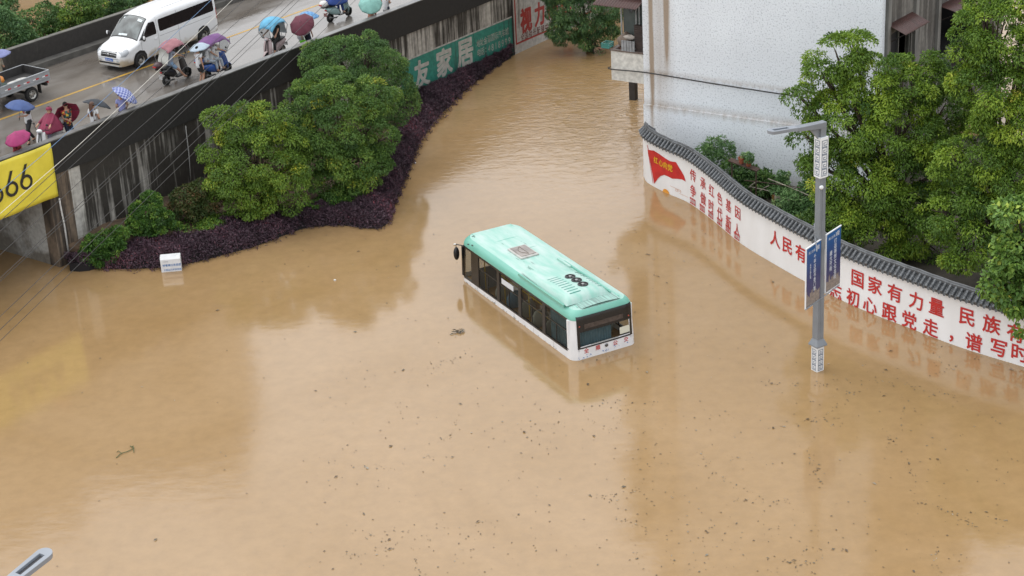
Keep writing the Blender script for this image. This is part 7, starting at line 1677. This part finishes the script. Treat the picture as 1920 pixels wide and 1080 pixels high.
# ================================================================ WIRES
m_wire = mat('black_cable', (.02, .02, .02), .5); m_wwire = mat('white_cable', (.60, .58, .52), .5); m_bwire = mat('blue_cable', (.10, .20, .36), .5)
WIR = [((0, 353), (96, 269), (390, 0), m_bwire, .013, 'blue overhead cable crossing the yellow banner and minibus'), ((0, 395), (142, 270), (430, 0), m_wwire, .013, 'thick pale overhead cable crossing the yellow banner'), ((0, 409), (150, 270), (452, 0), m_wire, .015, None), ((0, 428), (172, 270), (485, 0), m_wire, .013, None), ((0, 472), (218, 270), (528, 0), m_wire, .013, None), ((0, 516), (262, 270), (545, 0), m_wire, .014, None), ((0, 522), (270, 270), (556, 0), m_wire, .013, None), ((0, 588), (330, 270), (612, 0), m_wire, .013, None), ((0, 613), (352, 270), (636, 0), m_wire, .014, None), ((0, 634), (372, 270), (662, 0), m_wire, .012, None)]
for k, (a, m_, b, mt, r, lab) in enumerate(WIR):
    zz_ = 10.5-.12*k; A, M_, B = at(*a, zz_), at(*m_, zz_), at(*b, zz_); A2 = A+(A-M_).normalized()*9; B2 = B+(B-M_).normalized()*12
    pts = [A2]+[A.lerp(M_, t) for t in (0, .5)]+[M_.lerp(B, t) for t in (0, .33, .66, 1)]+[B2]; Lt = (B2-A2).length
    P = catmull(pts, 6); P = [p-Vector((0, 0, .12*math.sin(PI*(p-A2).length/Lt))) for p in P]; q = MB(); q.tube(P, r*.58, 6)
    o = q.build('overhead_cable', mt, smooth=True); tag(o, lab or 'thin black overhead cable running diagonally past the overpass', 'cable', 'overhead cables at the left')
# ================================================================ FLOATING LITTER
rg = np.random.default_rng(77); pts = []
def scatter(n, x0, x1, y0, y1): return [(rg.uniform(x0, x1), rg.uniform(y0, y1)) for _ in range(n)]
px = scatter(380, 1150, 1900, 640, 1075)+scatter(60, 1210, 1500, 420, 660)+scatter(260, 560, 1160, 660, 1075)+scatter(50, 430, 880, 430, 650)+scatter(45, 0, 560, 520, 1070)+scatter(40, 1060, 1210, 430, 640)
for cx_, cy_, sx_, sy_, n_ in ((1000, 800, 70, 14, 30), (745, 1010, 40, 14, 26), (880, 1015, 50, 20, 22), (1140, 755, 30, 10, 16), (1225, 765, 40, 12, 16), (1300, 1045, 60, 18, 22), (1190, 870, 30, 60, 22), (1180, 500, 40, 30, 24), (1470, 990, 60, 10, 12), (1330, 470, 60, 25, 18), (840, 690, 40, 12, 14)):
    px += [(rg.normal(cx_, sx_), rg.normal(cy_, sy_)) for _ in range(n_)]
for k in range(34):     # drift lines bent by the eddy round the bus
    x, y = (rg.uniform(1120, 1880), rg.uniform(690, 1070)) if k < 24 else (rg.uniform(600, 1150), rg.uniform(690, 1060)); a = rg.uniform(-.25, .35) if rg.random() < .7 else rg.uniform(1.0, 1.9); c_ = rg.uniform(-.004, .004); L_ = rg.uniform(50, 190)
    for q_ in range(int(L_/rg.uniform(4, 9))):
        t_ = rg.uniform(0, L_); px.append((x+t_*math.cos(a+c_*t_)+rg.normal(0, 3), y+t_*math.sin(a+c_*t_)*.6+rg.normal(0, 2.5)))
N_ = len(px); P = np.array([tuple(at(x, y, .006)) for x, y in px]); a = rg.uniform(0, 2*PI, N_); d = np.stack([np.cos(a), np.sin(a), np.zeros(N_)], 1); nn = np.tile([0, 0, 1.0], (N_, 1))
ln = rg.uniform(.025, .095, N_)*np.where(rg.random(N_) < .07, 1.9, 1); P[:, 2] += ln*.13
o = leaves('floating_litter', P, d, nn, ln, ln*rg.uniform(.25, .55, N_), rg.random(N_), foliage('litter', [(0, (.055, .036, .020)), (.5, (.11, .075, .045)), (.85, (.08, .085, .065)), (1, (.3, .27, .22))], trans=0), fold=.02); tag(o, 'dark leaves and scraps drifting on the flood', 'litter', kind='stuff')
def raft(label, px, py, n, spread, cols, name='debris_clump', cat='debris'):
    rg = np.random.default_rng(int(px)); c = at(px, py, 0); P = np.stack([rg.normal(0, spread, n), rg.normal(0, spread*.8, n), rg.uniform(.02, .07, n)], 1); a = rg.uniform(0, 2*PI, n); d = np.stack([np.cos(a), np.sin(a), rg.uniform(-.1, .3, n)], 1); o = leaves(name, P, d, np.tile([0, 0, 1.0], (n, 1)), rg.uniform(.06, .2, n), .05, rg.random(n), cols); o.location = c; return tag(o, label, cat)
raft('dark clump of drifting debris in front of the bus', 863, 624, 26, .09, bpy.data.materials['litter'])
q = MB(); P = catmull([at(218, 858, .02), at(228, 850, .03), at(240, 846, .03), at(250, 840, .025), at(244, 836, .02)], 5); q.tube(P, [.012]*len(P), 5); q.tube([at(228, 850, .03), at(222, 845, .03), at(219, 848, .02)], .01, 5); q.tube([at(246, 838, .03), at(250, 836, .05), at(251, 848, .03)], .01, 5)
o = q.build('floating_branch', mat('green_twig', (.06, .09, .03), .7)); tag(o, 'curled green twig floating at the lower left', 'branch')
def scrap(name, label, px, py, size, m, z=.0):
    q = MB(); c = at(px, py, z); q.ball((0, 0, .02), (size, size*.7, .035), 9, 5); o = q.build(name, m, smooth=True); o.location = c; return tag(o, label, 'litter')
m_foam = mat('white_foam', (.68, .67, .64), .7)
scrap('foam_scrap', 'white foam scrap floating at the corner of the hedge', 778, 306, .06, m_foam); scrap('foam_scrap', 'small white scrap floating right in front of the bus nose', 853, 459, .06, m_foam); scrap('foam_scrap', 'white scrap drifting left of the bus, far out on the water', 628, 526, .05, m_foam); scrap('foam_scrap', 'white scrap caught in the leafy shrub at the hedge end', 145, 476, .10, m_foam, .42)
bpy.context.view_layer.update()
